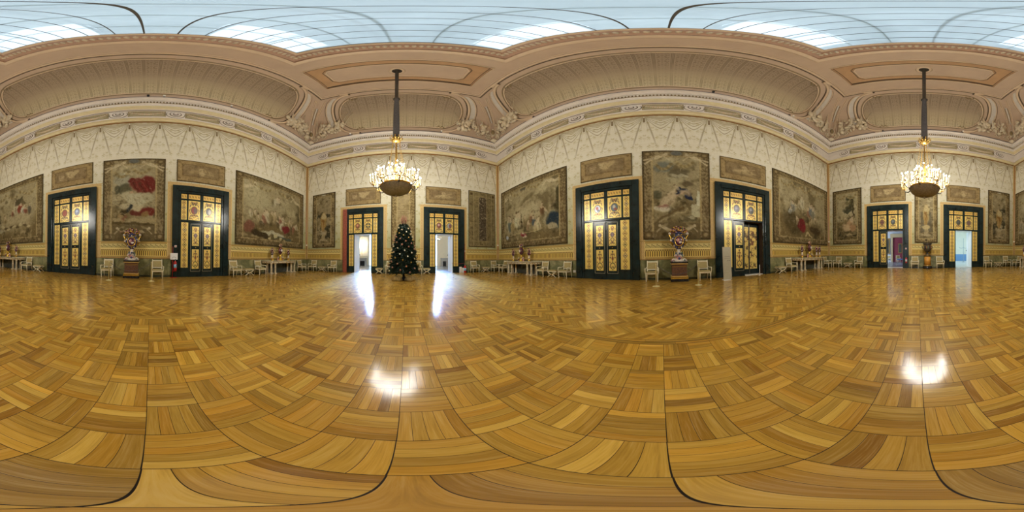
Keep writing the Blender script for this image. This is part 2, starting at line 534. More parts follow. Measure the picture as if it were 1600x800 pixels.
    def ball(s, c, r, m=None, n=10, h=6, T=None, sc=(1, 1, 1), R=None):
        vs = []; fs = []
        for j in range(h + 1):
            ph = PI * j / h
            for i in range(n):
                a = 2 * PI * i / n
                p = Vector((r * sc[0] * math.sin(ph) * math.cos(a), r * sc[1] * math.sin(ph) * math.sin(a), r * sc[2] * math.cos(ph)))
                if R is not None: p = R @ p
                vs.append(p + Vector(c))
        for j in range(h):
            for i in range(n): fs.append((j * n + i, (j + 1) * n + i, (j + 1) * n + (i + 1) % n, j * n + (i + 1) % n))
        return s.add(vs, fs, m, True, T)
    def prism(s, poly, z0, z1, m=None, T=None):
        n = len(poly)
        vs = [(x, y, z0) for x, y in poly] + [(x, y, z1) for x, y in poly]
        fs = [tuple(range(n))[::-1], tuple(range(n, 2 * n))] + [(i, (i + 1) % n, n + (i + 1) % n, n + i) for i in range(n)]
        return s.add(vs, fs, m, False, T)
    def build(s, name, m=None, parent=None, uvs=None):
        me = bpy.data.meshes.new(name)
        me.from_pydata(s.v, [], s.f)
        mats = s.mats if s.mats else [m]
        if m is not None and not s.mats: mats = [m]
        for q in mats: me.materials.append(M[q] if isinstance(q, str) else q)
        if len(mats) > 1: me.polygons.foreach_set('material_index', s.mi)
        me.polygons.foreach_set('use_smooth', s.sm)
        if uvs is not None:
            lay = me.uv_layers.new(name='UVMap')
            for li, lo in enumerate(me.loops): lay.data[li].uv = uvs[lo.vertex_index]
        me.update()
        o = bpy.data.objects.new(name, me); COL.objects.link(o)
        if parent is not None: o.parent = parent
        return o

def tag(o, label, cat, group=None):
    o['label'] = label; o['category'] = cat
    if group: o['group'] = group
    return o
def empty(name, loc=(0, 0, 0), rz=0.0, label=None, cat=None, group=None):
    o = bpy.data.objects.new(name, None); COL.objects.link(o)
    o.location = loc; o.rotation_euler = (0, 0, rz); o.empty_display_size = 0.2
    if label: tag(o, label, cat, group)
    return o
def struct(o):
    o['kind'] = 'structure'; return o
def copy_tree(o, parent=None):
    c = o.copy(); COL.objects.link(c)
    if parent is not None: c.parent = parent
    for ch in list(o.children): copy_tree(ch, c)
    return c

def np_mesh(name, verts, faces, mat, uv=None, col=None, parent=None, smooth=False, mat_idx=None):
    """verts (N,3), faces (F,4); uv and col per vertex"""
    me = bpy.data.meshes.new(name)
    nv, nf, k = len(verts), len(faces), faces.shape[1]
    me.vertices.add(nv); me.vertices.foreach_set('co', np.asarray(verts, np.float32).ravel())
    me.loops.add(nf * k); me.loops.foreach_set('vertex_index', faces.astype(np.int32).ravel())
    me.polygons.add(nf); me.polygons.foreach_set('loop_start', np.arange(nf, dtype=np.int32) * k)
    try: me.polygons.foreach_set('loop_total', np.full(nf, k, np.int32))
    except Exception: pass
    me.polygons.foreach_set('use_smooth', np.full(nf, smooth))
    for q in (mat if isinstance(mat, list) else [mat]): me.materials.append(M[q] if isinstance(q, str) else q)
    if mat_idx is not None: me.polygons.foreach_set('material_index', np.asarray(mat_idx, np.int32))
    if uv is not None:
        lay = me.uv_layers.new(name='UVMap')
        lay.data.foreach_set('uv', np.asarray(uv, np.float32)[faces.ravel()].ravel())
    if col is not None:
        ca = me.color_attributes.new('Col', 'FLOAT_COLOR', 'POINT')
        c4 = np.ones((nv, 4), np.float32); c4[:, :3] = col
        ca.data.foreach_set('color', c4.ravel())
    me.update(); me.validate()
    o = bpy.data.objects.new(name, me); COL.objects.link(o)
    if parent is not None: o.parent = parent
    return o
def np_lin(a):
    a = np.clip(a, 0, 1)
    return np.where(a <= 0.04045, a / 12.92, ((a + 0.055) / 1.055) ** 2.4)

# wall frames: local (u, n, z) with u growing to the right seen from inside, n pointing into the room
WALLF = {'T': (Vector((0, A, 0)), Vector((1, 0, 0)), Vector((0, -1, 0)), -D, C),
         'E': (Vector((0, -B, 0)), Vector((-1, 0, 0)), Vector((0, 1, 0)), -C, D),
         'R': (Vector((C, 0, 0)), Vector((0, -1, 0)), Vector((-1, 0, 0)), -A, B),
         'L': (Vector((-D, 0, 0)), Vector((0, 1, 0)), Vector((1, 0, 0)), -B, A)}
def wp(w, u, n, z):
    o, du, dn, _, _ = WALLF[w]
    return o + du * u + dn * n + Vector((0, 0, z))
def wmat(w, u=0.0, n=0.0, z=0.0):
    """matrix whose x runs to the right along the wall, -y into the room, z up"""
    o, du, dn, _, _ = WALLF[w]
    m = Matrix.Identity(4)
    for i in range(3):
        m[i][0] = du[i]; m[i][1] = -dn[i]; m[i][2] = (0, 0, 1)[i]
    p = wp(w, u, n, z)
    for i in range(3): m[i][3] = p[i]
    return m
def wrot(w):   # z rotation so that local -y faces into the room
    return {'T': 0.0, 'R': -PI / 2, 'E': PI, 'L': PI / 2}[w]
# ---------------------------------------------------------------- parquet floor
def build_floor():
    vs = []; uv = []; col = []; fs = []
    rnd = np.random.RandomState(5)
    tones = [(0.69, 0.53, 0.26), (0.66, 0.50, 0.23), (0.59, 0.44, 0.20), (0.74, 0.58, 0.31), (0.53, 0.38, 0.17), (0.68, 0.51, 0.24), (0.63, 0.47, 0.21)]
    wts = [0.22, 0.2, 0.14, 0.12, 0.06, 0.14, 0.12]
    def plank(poly, d, tint=0.0):
        """poly: list of xy; d: unit grain direction"""
        c = np.array(tones[rnd.choice(7, p=wts)]) * np.array((1.07, 1.095, 0.88)) * (0.96 + rnd.rand() * 0.1 + tint)
        if rnd.rand() < 0.35: c = c * np.array((1.0, 0.96, 0.84))
        cl = np_lin(c)
        o = rnd.rand(2) * 50
        n = len(poly); k = len(vs)
        for x, y in poly:
            vs.append((x, y, 0.0)); uv.append((x * d[0] + y * d[1] + o[0], -x * d[1] + y * d[0] + o[1])); col.append(cl)
        for i in range(1, n - 1): fs.append((k, k + i, k + i + 1))
    X0, X1, bs = -2.93, 2.0, 0.29
    nx = 17; ny = 92
    bs_y = (A + B) / ny
    for i in range(nx):
        for j in range(ny):
            x0 = X0 + i * bs; y0 = -B + j * bs_y
            n = 5 if rnd.rand() < 0.6 else 4
            t = (rnd.rand() - 0.5) * 0.10
            g = 0.0014; e = 0.0010
            if (i + j) % 2 == 0:
                w = (bs_y - 2 * g) / n
                for k in range(n):
                    a = y0 + g + k * w
                    plank([(x0 + g, a + e), (x0 + bs - g, a + e), (x0 + bs - g, a + w - e), (x0 + g, a + w - e)], (1, 0), t)
            else:
                w = (bs - 2 * g) / n
                for k in range(n):
                    a = x0 + g + k * w
                    plank([(a + e, y0 + g), (a + w - e, y0 + g), (a + w - e, y0 + bs_y - g), (a + e, y0 + bs_y - g)], (0, 1), t)
    # long border boards either side of the basket-weave field
    for bx in ((-3.07, -2.93), (2.0, 2.14)):
        for s in range(2):
            xa = bx[0] + s * 0.07
            y = -B
            while y < A:
                l = min(1.4 + rnd.rand(), A - y)
                plank([(xa + 0.006, y + 0.001), (xa + 0.064, y + 0.001), (xa + 0.064, y + l - 0.001), (xa + 0.006, y + l - 0.001)], (0, 1), -0.03)
                y += l
    # herringbone fields
    def clip(poly, rect):
        x0, x1, y0, y1 = rect
        for ax, lim, sg in ((0, x0, 1), (0, x1, -1), (1, y0, 1), (1, y1, -1)):
            out = []
            for i in range(len(poly)):
                p, q = poly[i - 1], poly[i]
                dp, dq = (p[ax] - lim) * sg, (q[ax] - lim) * sg
                if (dp >= 0) != (dq >= 0):
                    t = dp / (dp - dq); out.append((p[0] + (q[0] - p[0]) * t, p[1] + (q[1] - p[1]) * t))
                if dq >= 0: out.append(q)
            poly = out
            if len(poly) < 3: return None
        return poly
    w, n = 0.068, 5
    cs = math.cos(PI / 4)
    for rect in ((2.14, C, -B, A), (-D, -3.07, -B, A)):
        x0, x1, y0, y1 = rect
        cx, cy = (x0 + x1) / 2, (y0 + y1) / 2
        R_ = math.hypot(x1 - x0, y1 - y0) / 2 + 0.5
        N = int(R_ / w) + 2 * n
        e = 0.0009
        for k in range(-N, N):
            for m in range(-N // (2 * n) * 2 - 2, N // n + 2):
                for kind in (0, 1):
                    if kind == 0: a0, b0, aw, bw = k + 2 * n * m, k, n, 1
                    else: a0, b0, aw, bw = k + n + 2 * n * m, k - n + 1, 1, n
                    ca, cb = (a0 + aw / 2) * w, (b0 + bw / 2) * w
                    px_, py_ = cx + (ca - cb) * cs, cy + (ca + cb) * cs
                    if px_ < x0 - 0.3 or px_ > x1 + 0.3 or py_ < y0 - 0.3 or py_ > y1 + 0.3: continue
                    poly = []
                    for (aa, bb) in ((a0 * w + e, b0 * w + e), ((a0 + aw) * w - e, b0 * w + e), ((a0 + aw) * w - e, (b0 + bw) * w - e), (a0 * w + e, (b0 + bw) * w - e)):
                        poly.append((cx + (aa - bb) * cs, cy + (aa + bb) * cs))
                    poly = clip(poly, rect)
                    if poly: plank(poly, (cs, cs) if kind == 0 else (-cs, cs), -0.02)
    o = np_mesh('floor', np.array(vs), np.array(fs), 'floor', uv=np.array(uv), col=np.array(col))
    struct(o)
    g = MB().box(-D - 1.2, C + 1.2, -B - 0.05, A + 0.05, -0.12, -0.0015, 'floor_gap').build('joint_bed', parent=o)
    return o
build_floor()

# ---------------------------------------------------------------- walls
DOORS = {'T': [(-4.92, -1.80), (1.41, 4.84)], 'E': [(-4.33, -0.76), (2.14, 5.70)],
         'R': [(-4.74, -1.12), (2.82, 6.40)], 'L': [(-6.57, -3.12), (1.22, 4.70)]}
DOOR_TOP = 5.46
OPEN_W, OPEN_H = 1.46, 3.2
def door_geo(w, i):
    a, b = DOORS[w][i]
    if w == 'T' and i == 0: a = -5.27
    return a, b, (a + b) / 2
OPENINGS = {'T': [0, 1], 'E': [0, 1], 'R': [1], 'L': []}
WIDE = (('R', 1), ('E', 0))      # here the right side panel is folded away with its leaf
SW_PH = {'T': 0.43, 'E': 3.06, 'R': -0.79, 'L': 0.43}
SW_SP = {'T': 1.76, 'E': 1.74, 'R': 1.70, 'L': 1.71}
WNAME = {'T': 'wall_north', 'E': 'wall_south', 'R': 'wall_east', 'L': 'wall_west'}
def quads_on_wall(w, rects, n, name, mat, parent=None, uvf=None):
    vs = []; fs = []; uv = []
    for (u0, u1, z0, z1) in rects:
        k = len(vs)
        for u, z in ((u0, z0), (u1, z0), (u1, z1), (u0, z1)):
            vs.append(tuple(wp(w, u, n, z))); uv.append(uvf(u, z) if uvf else (u, z))
        fs.append((k, k + 3, k + 2, k + 1)[::-1])
    return np_mesh(name, np.array(vs), np.array(fs), mat, uv=np.array(uv), parent=parent)
def cut(u0, u1, z0, z1, holes):
    """rects covering [u0,u1]x[z0,z1] minus holes (a,b,top)"""
    out = []; x = u0
    for a, b, top in sorted(holes):
        if b <= u0 or a >= u1: continue
        if top <= z0: continue
        if a > x: out.append((x, a, z0, z1))
        if top < z1: out.append((max(a, x), b, max(top, z0), z1))
        x = b
    if x < u1: out.append((x, u1, z0, z1))
    return out
for w in 'TERL':
    _, _, _, u0, u1 = WALLF[w]
    holes = []
    for i in range(2):
        a, b, c = door_geo(w, i)
        if i in OPENINGS[w]: holes.append((c - OPEN_W / 2, c + ((b - a) / 2 - 0.5 if (w, i) in WIDE else OPEN_W / 2), OPEN_H))
    ph, sp = SW_PH[w], SW_SP[w]
    uvf = lambda u, z, ph=ph, sp=sp: ((u - ph) / sp + 20.5 - 0.5, z)
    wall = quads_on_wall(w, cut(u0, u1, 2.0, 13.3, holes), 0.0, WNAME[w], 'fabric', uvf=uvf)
    struct(wall)
    # painted border and marble dado stand slightly proud; they stop at the door casings
    casings = [(door_geo(w, i)[0] - 0.02, door_geo(w, i)[1] + 0.02, DOOR_TOP) for i in range(2)]
    quads_on_wall(w, cut(u0, u1, 1.05, 2.0, casings), 0.012, 'painted_border', 'border', wall)
    q = quads_on_wall(w, cut(u0, u1, 0.0, 1.05, casings), 0.03, 'marble_dado', 'marble_green', wall)
    # backing behind the casings (solid wall behind border, below 2 m)
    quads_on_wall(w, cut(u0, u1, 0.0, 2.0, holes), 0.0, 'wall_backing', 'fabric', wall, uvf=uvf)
    mb = MB()
    T = wmat(w)
    for (a, b, z0, z1) in cut(u0, u1, 1.04, 1.06, casings): mb.box(a, b, -0.045, 0.0, 1.03, 1.06, 'dado_edge', T)
    for (a, b, z0, z1) in cut(u0, u1, 0.0, 0.1, casings): mb.box(a, b, -0.05, 0.0, 0.0, 0.11, 'marble_green', T)
    for (a, b, z0, z1) in cut(u0, u1, 1.98, 2.0, casings): mb.box(a, b, -0.03, 0.0, 1.965, 2.0, 'capital_gilt', T)
    mb.build('dado_fillets', parent=wall)
    # brown strips in the corners and frame strips round each door and field
    vs = []; fs = []; uv = []
    def strip(ua, za, ub, zb, horiz, n=0.02, wd=0.28):
        k = len(vs)
        P = [(ua, za), (ub, za), (ub, zb), (ua, zb)]
        for (u, z) in P:
            vs.append(tuple(wp(w, u, n, z)))
            uv.append(((z - za), u) if horiz else ((u - ua) * 0.28 / (ub - ua), z))
        fs.append((k, k + 1, k + 2, k + 3))
    strip(u0, 1.05, u0 + 0.2, 10.95, False); strip(u1 - 0.2, 1.05, u1, 10.95, False)
    for i in range(2):
        a, b, c = door_geo(w, i)
        strip(a - 0.27, 1.05, a, DOOR_TOP, False); strip(b, 1.05, b + 0.27, DOOR_TOP, False)
        strip(a - 0.27, DOOR_TOP, b + 0.27, DOOR_TOP + 0.25, True)
    np_mesh('ornament_strips', np.array(vs), np.array(fs), 'strip', uv=np.array(uv), parent=wall)
# brown corner battens
for n_, (x, y, sx, sy) in enumerate(((-D, A, 1, -1), (C, A, -1, -1), (C, -B, -1, 1), (-D, -B, 1, 1))):
    mb = MB(); a = 0.10
    mb.prism([(x, y), (x + sx * a, y), (x, y + sy * a)] if sx * sy > 0 else [(x, y), (x, y + sy * a), (x + sx * a, y)], 2.0, 11.0, 'dado_edge')
    struct(mb.build('trim_%d' % (n_ + 10)))
    s_ = MB().ball((x + sx * 0.12, y + sy * 0.12, 2.4), 0.07, 'white_plastic').tube([(x + sx * .1, y + sy * .1, 2.4), (x + sx * .1, y + sy * .1, 1.0)], 0.012, 'dado_edge').build('alarm_sensor')
    tag(s_, 'small white alarm sensor in the corner beside the %s' % ('narrow statue tapestry', 'plain banded tapestry', 'leaning tree tapestry', 'golden statue tapestry')[n_], 'sensor', 'corner alarm sensors')

# ---------------------------------------------------------------- ceiling
def ring(name, prof, mats, parent=None, smooth=False):
    """closed mitred moulding: prof = [(offset from wall, z)], mats per segment"""
    vs = []; fs = []; mi = []
    ml = []
    for (o, z) in prof:
        vs += [(-D + o, -B + o, z), (C - o, -B + o, z), (C - o, A - o, z), (-D + o, A - o, z)]
    for j in range(len(prof) - 1):
        m = mats[j] if isinstance(mats, list) else mats
        if m not in ml: ml.append(m)
        for i in range(4):
            fs.append((j * 4 + i, (j + 1) * 4 + i, (j + 1) * 4 + (i + 1) % 4, j * 4 + (i + 1) % 4)); mi.append(ml.index(m))
    return np_mesh(name, np.array(vs, float), np.array(fs), ml, mat_idx=mi, parent=parent, smooth=smooth)
PL, PLL, PG = 'plaster', 'plaster_light', 'plaster_grey'
def arc(x0, z0, x1, z1, n, conv):
    """quarter-round from point 0 to point 1; conv True bulges out (down and inwards)"""
    out = []
    for i in range(n + 1):
        t = i / n * PI / 2
        if conv: out.append((x0 + (x1 - x0) * math.sin(t), z0 + (z1 - z0) * (1 - math.cos(t))))
        else: out.append((x0 + (x1 - x0) * (1 - math.cos(t)), z0 + (z1 - z0) * math.sin(t)))
    return out
prof = [(0.0, 11.05), (0.10, 11.05), (0.10, 11.10)] + arc(0.10, 11.10, 0.28, 11.20, 4, False) + [(0.31, 11.20), (0.31, 11.26), (0.24, 11.28), (0.24, 11.34), (0.20, 11.36),
        (0.20, 12.26), (0.24, 12.28), (0.24, 12.32)] + arc(0.24, 12.32, 0.40, 12.44, 4, True) + [(0.44, 12.44), (0.44, 12.52)] + \
       [(0.50, 12.56), (0.50, 12.62)] + arc(0.50, 12.62, 0.60, 12.78, 4, False) + [(0.60, 12.80), (0.60, 13.02), (0.74, 13.04), (0.74, 13.12)] + arc(0.74, 13.12, 0.90, 13.22, 4, False) + [(0.93, 13.22), (0.93, 13.27), (0.82, 13.30)]
def _cm(i):
    z = (prof[i][1] + prof[i + 1][1]) / 2
    if z < 11.21: return 'cream_band'
    if z < 12.265: return 'cornice_pale'
    if z < 12.285: return 'groove'
    if z < 12.33: return 'cornice_pale'
    if z < 12.56: return 'cream_band'
    if z < 12.80: return 'cornice_pale'
    if z < 13.03: return 'gilt_stucco'
    return 'cornice_pale'
corn = ring('trim_1', prof, [_cm(i) for i in range(len(prof) - 1)]); struct(corn)
ring('cable_channel', [(0.90, 13.27), (0.90, 13.40), (0.83, 13.42)], 'dark_gap', corn)
# egg and dart / dentils on the cornice
mb = MB()
for w in 'TERL':
    _, _, _, u0, u1 = WALLF[w]
    T = wmat(w); sp = 0.17
    n = int((u1 - u0 - 1.3) / sp)
    for i in range(n + 1):
        u = u0 + 0.65 + i * (u1 - u0 - 1.3) / n
        mb.ball((u, -0.63, 12.92), 0.06, 'cornice_pale', 6, 4, T, (1, 0.9, 1.5))
        mb.box(u + sp * 0.42, u + sp * 0.58, -0.65, -0.6, 12.86, 13.0, 'gilt_stucco', T)
mb.build('egg_and_dart', parent=corn)
# frieze: oval paterae and husk garlands
PAT = {'T': (-0.42, 3.42, 5), 'E': (0.42, 3.40, 5), 'R': (0.20, 3.17, 8), 'L': (-0.32, 3.17, 8)}
def patera(mb, u, T):
    z = 11.81
    for rr, dd, m in ((0.43, 0.012, 'groove'), (0.405, 0.08, 'cornice_pale'), (0.29, 0.085, 'groove'), (0.25, 0.105, 'cornice_pale'), (0.13, 0.12, 'groove'), (0.09, 0.15, 'cornice_pale')):
        Tm = T @ Matrix.Translation((u, -0.20, z)) @ Matrix.Rotation(PI / 2, 4, 'X')
        mb.lathe([(rr * 1.0, 0.0), (rr, dd * 0.5), (rr * 0.86, dd), (rr * 0.7, dd * 0.7), (rr * 0.5, dd * 0.6), (0.0, dd * 0.6)], m, 20, Tm, ex=1.25, ey=1.0)
    return mb
for w in 'TERL':
    c0, sp, n = PAT[w]; T = wmat(w)
    for i in range(n):
        u = c0 + (i - (n - 1) / 2) * sp
        patera(MB(), u, T).build('patera', parent=corn)
        for s in ((1,) if i < n - 1 else ()) :
            g = MB(); ua = u + 0.66; ub = u + sp - 0.66
            g.box(ua - 0.10, ub + 0.10, -0.205, -0.19, 11.50, 12.13, 'frieze_ground', T)
            for za_, zb_ in ((11.485, 11.51), (12.12, 12.145)): g.box(ua - 0.12, ub + 0.12, -0.225, -0.19, za_, zb_, 'gilt_stucco', T)
            for ux_ in (ua - 0.12, ub + 0.10): g.box(ux_, ux_ + 0.02, -0.225, -0.19, 11.485, 12.145, 'gilt_stucco', T)
            for t in range(17):
                f = t / 16; uu = ua + (ub - ua) * f; zz = 11.96 - 0.26 * (1 - (2 * f - 1) ** 2)
                g.ball((uu, -0.23, zz), 0.05 + 0.055 * (1 - abs(2 * f - 1)), 'relief' if t % 2 else 'plaster_light', 7, 4, T, (1.2, 0.7, 0.9))
            g.tube([tuple(T @ Vector((ua + (ub - ua) * q / 12, -0.22, 12.0 - 0.10 * (1 - (q / 6 - 1) ** 2)))) for q in range(13)], 0.018, 'gilt_stucco', 5)
            for uu in (ua, ub):
                g.tube([tuple(T @ Vector((uu, -0.22, 12.0))), tuple(T @ Vector((uu + (0.05 if uu == ub else -0.05), -0.22, 11.7))), tuple(T @ Vector((uu, -0.22, 11.6)))], [0.03, 0.02, 0.012], 'gilt_stucco', 5)
            ga = g.build('garland', parent=corn)

# cove surface: ellipse from (0.82, 13.25) to (3.67, 17.25)
EA, EZ = COVE_IN - 0.82, Z_FLAT - Z_COVE
_ths = np.linspace(0, PI / 2, 400)
_xs = COVE_IN - EA * np.cos(_ths); _zs = Z_COVE + EZ * np.sin(_ths)
_ss = np.concatenate([[0], np.cumsum(np.hypot(np.diff(_xs), np.diff(_zs)))])
S_MAX = float(_ss[-1])
def cove_pt(w, u, th, d=0.0):
    """point on the cove of wall w; th in degrees, d = distance into the room"""
    t = math.radians(th)
    off = COVE_IN - EA * math.cos(t); z = Z_COVE + EZ * math.sin(t)
    nx, nz = math.cos(t) / EA, -math.sin(t) / EZ
    l = math.hypot(nx, nz)
    return wp(w, u, off + d * nx / l, z + d * nz / l)
def s_of(th): return float(np.interp(math.radians(th), _ths, _ss))
def th_of(s): return math.degrees(float(np.interp(s, _ss, _ths)))
CV = {'T': dict(c=-0.45, w=2.75, b=1.78), 'E': dict(c=0.42, w=2.75, b=1.78), 'R': dict(c=0.15, w=7.1, b=1.85), 'L': dict(c=-0.25, w=7.1, b=1.85)}
S_LO, S_HI = s_of(10.5), s_of(77.0)
def cap_u(w, s, ex=0.0, exs=0.0):
    """half width of the oval field at arc length s"""
    q = CV[w]; sm = (S_LO + S_HI) / 2; sh = (S_HI - S_LO) / 2 + exs
    k = max(0.0, 1 - ((s - sm) / sh) ** 2)
    return q['w'] + (q['b'] + ex) * math.sqrt(k)
cove = None
for w in 'TERL':
    _, _, _, u0, u1 = WALLF[w]
    NT_, NU = 46, (120 if w in 'TE' else 180)
    vs = np.zeros(((NT_ + 1) * (NU + 1), 3)); uv = np.zeros(((NT_ + 1) * (NU + 1), 2))
    for j in range(NT_ + 1):
        s = S_MAX * j / NT_; th = th_of(s); t = math.radians(th)
        off = COVE_IN - EA * math.cos(t)
        for i in range(NU + 1):
            u = (u0 + off) + (u1 - u0 - 2 * off) * i / NU
            vs[j * (NU + 1) + i] = cove_pt(w, u, th); uv[j * (NU + 1) + i] = (u - CV[w]['c'] + 34.5 * 0.69, s)
    fs = []; mi = []
    for j in range(NT_):
        for i in range(NU):
            a = j * (NU + 1) + i; fs.append((a, a + 1, a + NU + 2, a + NU + 1))
    o = np_mesh('ceiling' if cove is None else 'cove_side', vs, np.array(fs), 'plaster', uv=uv, parent=cove, smooth=True)
    if cove is None: cove = struct(o)
    # oval painted field, inset patch following the cove
    vs2 = []; uv2 = []; fs2 = []
    NS, NQ = 30, 60
    for j in range(NS + 1):
        s = S_LO + (S_HI - S_LO) * (0.5 - 0.5 * math.cos(PI * j / NS)); hw = cap_u(w, s)
        for i in range(NQ + 1):
            u = CV[w]['c'] + hw * (2 * i / NQ - 1)
            vs2.append(tuple(cove_pt(w, u, th_of(s), 0.02))); uv2.append((u - CV[w]['c'] + 34.5 * 0.69, s))
    for j in range(NS):
        for i in range(NQ):
            a = j * (NQ + 1) + i; fs2.append((a, a + 1, a + NQ + 2, a + NQ + 1))
    np_mesh('painted_field', np.array(vs2), np.array(fs2), 'cove_field', uv=np.array(uv2), parent=cove, smooth=True)
    # mouldings round the field
    def loop(ex, exs, closed=True, wx=0.0):
        pts = []
        sm = (S_LO + S_HI) / 2; sh = (S_HI - S_LO) / 2 + exs
        for sd in (1, -1):
            for k in range(25):
                a = -PI / 2 + PI * k / 24
                s = sm + sh * math.sin(a) * sd
                s = min(max(s, 0.02), S_MAX - 0.005)
                hw = CV[w]['w'] + wx + (CV[w]['b'] + ex) * math.cos(a)
                pts.append((CV[w]['c'] + sd * hw, s))
            # straight run to the other end
            s_end = min(max(sm + sh * sd, 0.02), S_MAX - 0.005)
            for k in range(1, 20):
                pts.append((CV[w]['c'] + sd * (CV[w]['w'] + wx) * (1 - 2 * k / 20), s_end))
        return pts
    mo = MB()
    for ex, exs, wx, r, m, d in ((0.0, 0.0, 0.0, 0.055, 'plaster_light', 0.02), (0.12, 0.12, 0.0, 0.03, 'gilt_stucco', 0.01)):
        P = [cove_pt(w, u, th_of(s), d) for u, s in loop(ex, exs, wx=wx)]
        mo.tube(P, r, m, 7, closed=True)
    for ex, exs in ((0.055, 0.055), (-0.06, -0.06)):
        mo.tube([cove_pt(w, u, th_of(s), 0.008) for u, s in loop(ex, exs)], 0.02, 'groove', 5, closed=True)
    mo.build('field_moulding', parent=cove)
    mo = MB()
    # outer frame: from the cornice round the ends and up to the flat
    sm = (S_LO + S_HI) / 2
    for sd in (1, -1):
        pts = []
        for k in range(31):
            a = -PI / 2 + PI * k / 30
            s = min(max(sm + (S_HI - S_LO) / 2 * 1.22 * math.sin(a), 0.05), S_MAX - 0.03)
            pts.append((CV[w]['c'] + sd * (CV[w]['w'] + 0.45 + (CV[w]['b'] + 0.12) * math.cos(a)), s))
        P0 = [cove_pt(w, u, th_of(s), 0.05) for u, s in pts]
        mo.tube(P0, 0.10, 'plaster_light', 8)
        P1 = [cove_pt(w, CV[w]['c'] + (u - CV[w]['c']) + sd * 0.12, th_of(s), 0.02) for u, s in pts]
        mo.tube(P1, 0.035, 'gilt_stucco', 6)
        mo.tube([cove_pt(w, u - sd * 0.12, th_of(s), 0.015) for u, s in pts], 0.07, 'groove', 6)
        # ears where the frame meets cornice and flat ceiling
        for s_, uo in ((0.08, 0.42), (S_MAX - 0.06, 0.42)):
            ua = CV[w]['c'] + sd * (CV[w]['w'] + 0.45); ub = ua + sd * 0.55
            mo.tube([cove_pt(w, ua, th_of(s_), 0.05), cove_pt(w, ub, th_of(s_), 0.05)], 0.09, 'plaster_light', 7)
        # paler arch band outside
        band = []; 
        for k in range(31):
            a = -PI / 2 * 0.62 + PI * 0.62 * k / 30 + 0.18
            s = min(max(sm + (S_HI - S_LO) / 2 * 1.25 * math.sin(a), 0.05), S_MAX - 0.05)
            band.append((CV[w]['c'] + sd * (CV[w]['w'] + 0.85 + (CV[w]['b'] + 0.30) * math.cos(a)), s))
        P2 = [cove_pt(w, u, th_of(s), 0.03) for u, s in band]
        mo.tube(P2, 0.05, 'plaster_light', 7)
        mo.tube([cove_pt(w, u + sd * 0.07, th_of(s), 0.01) for u, s in band], 0.03, 'groove', 5)
        mo.tube([cove_pt(w, u - sd * 0.57, th_of(s), 0.02) for u, s in band], 0.02, 'groove', 5)
        vsb = []; fsb = []
        for (u, s) in band:
            vsb.append(tuple(cove_pt(w, u - sd * 0.55, th_of(s), 0.025))); vsb.append(tuple(cove_pt(w, u, th_of(s), 0.025)))
        for k in range(30): fsb.append((2 * k, 2 * k + 1, 2 * k + 3, 2 * k + 2))
        mo.add(vsb, fsb, 'plaster_grey', True)
    mo.build('outer_frame', parent=cove)
    # small shell ornaments at the four shoulders of the field
    mo = MB()
    for sd in (1, -1):
        for s_ in (S_LO + 0.12, S_HI - 0.12):
            for k in range(5):
                u = CV[w]['c'] + sd * (CV[w]['w'] + 0.05 + k * 0.13)
                p = cove_pt(w, u, th_of(s_ + (0.10 if s_ < 2 else -0.10) * (1 if k % 2 else -0.3)), 0.04)
                mo.ball(p, 0.075, 'gilt_stucco', 6, 4)
    mo.build('shell_ornament', parent=cove)

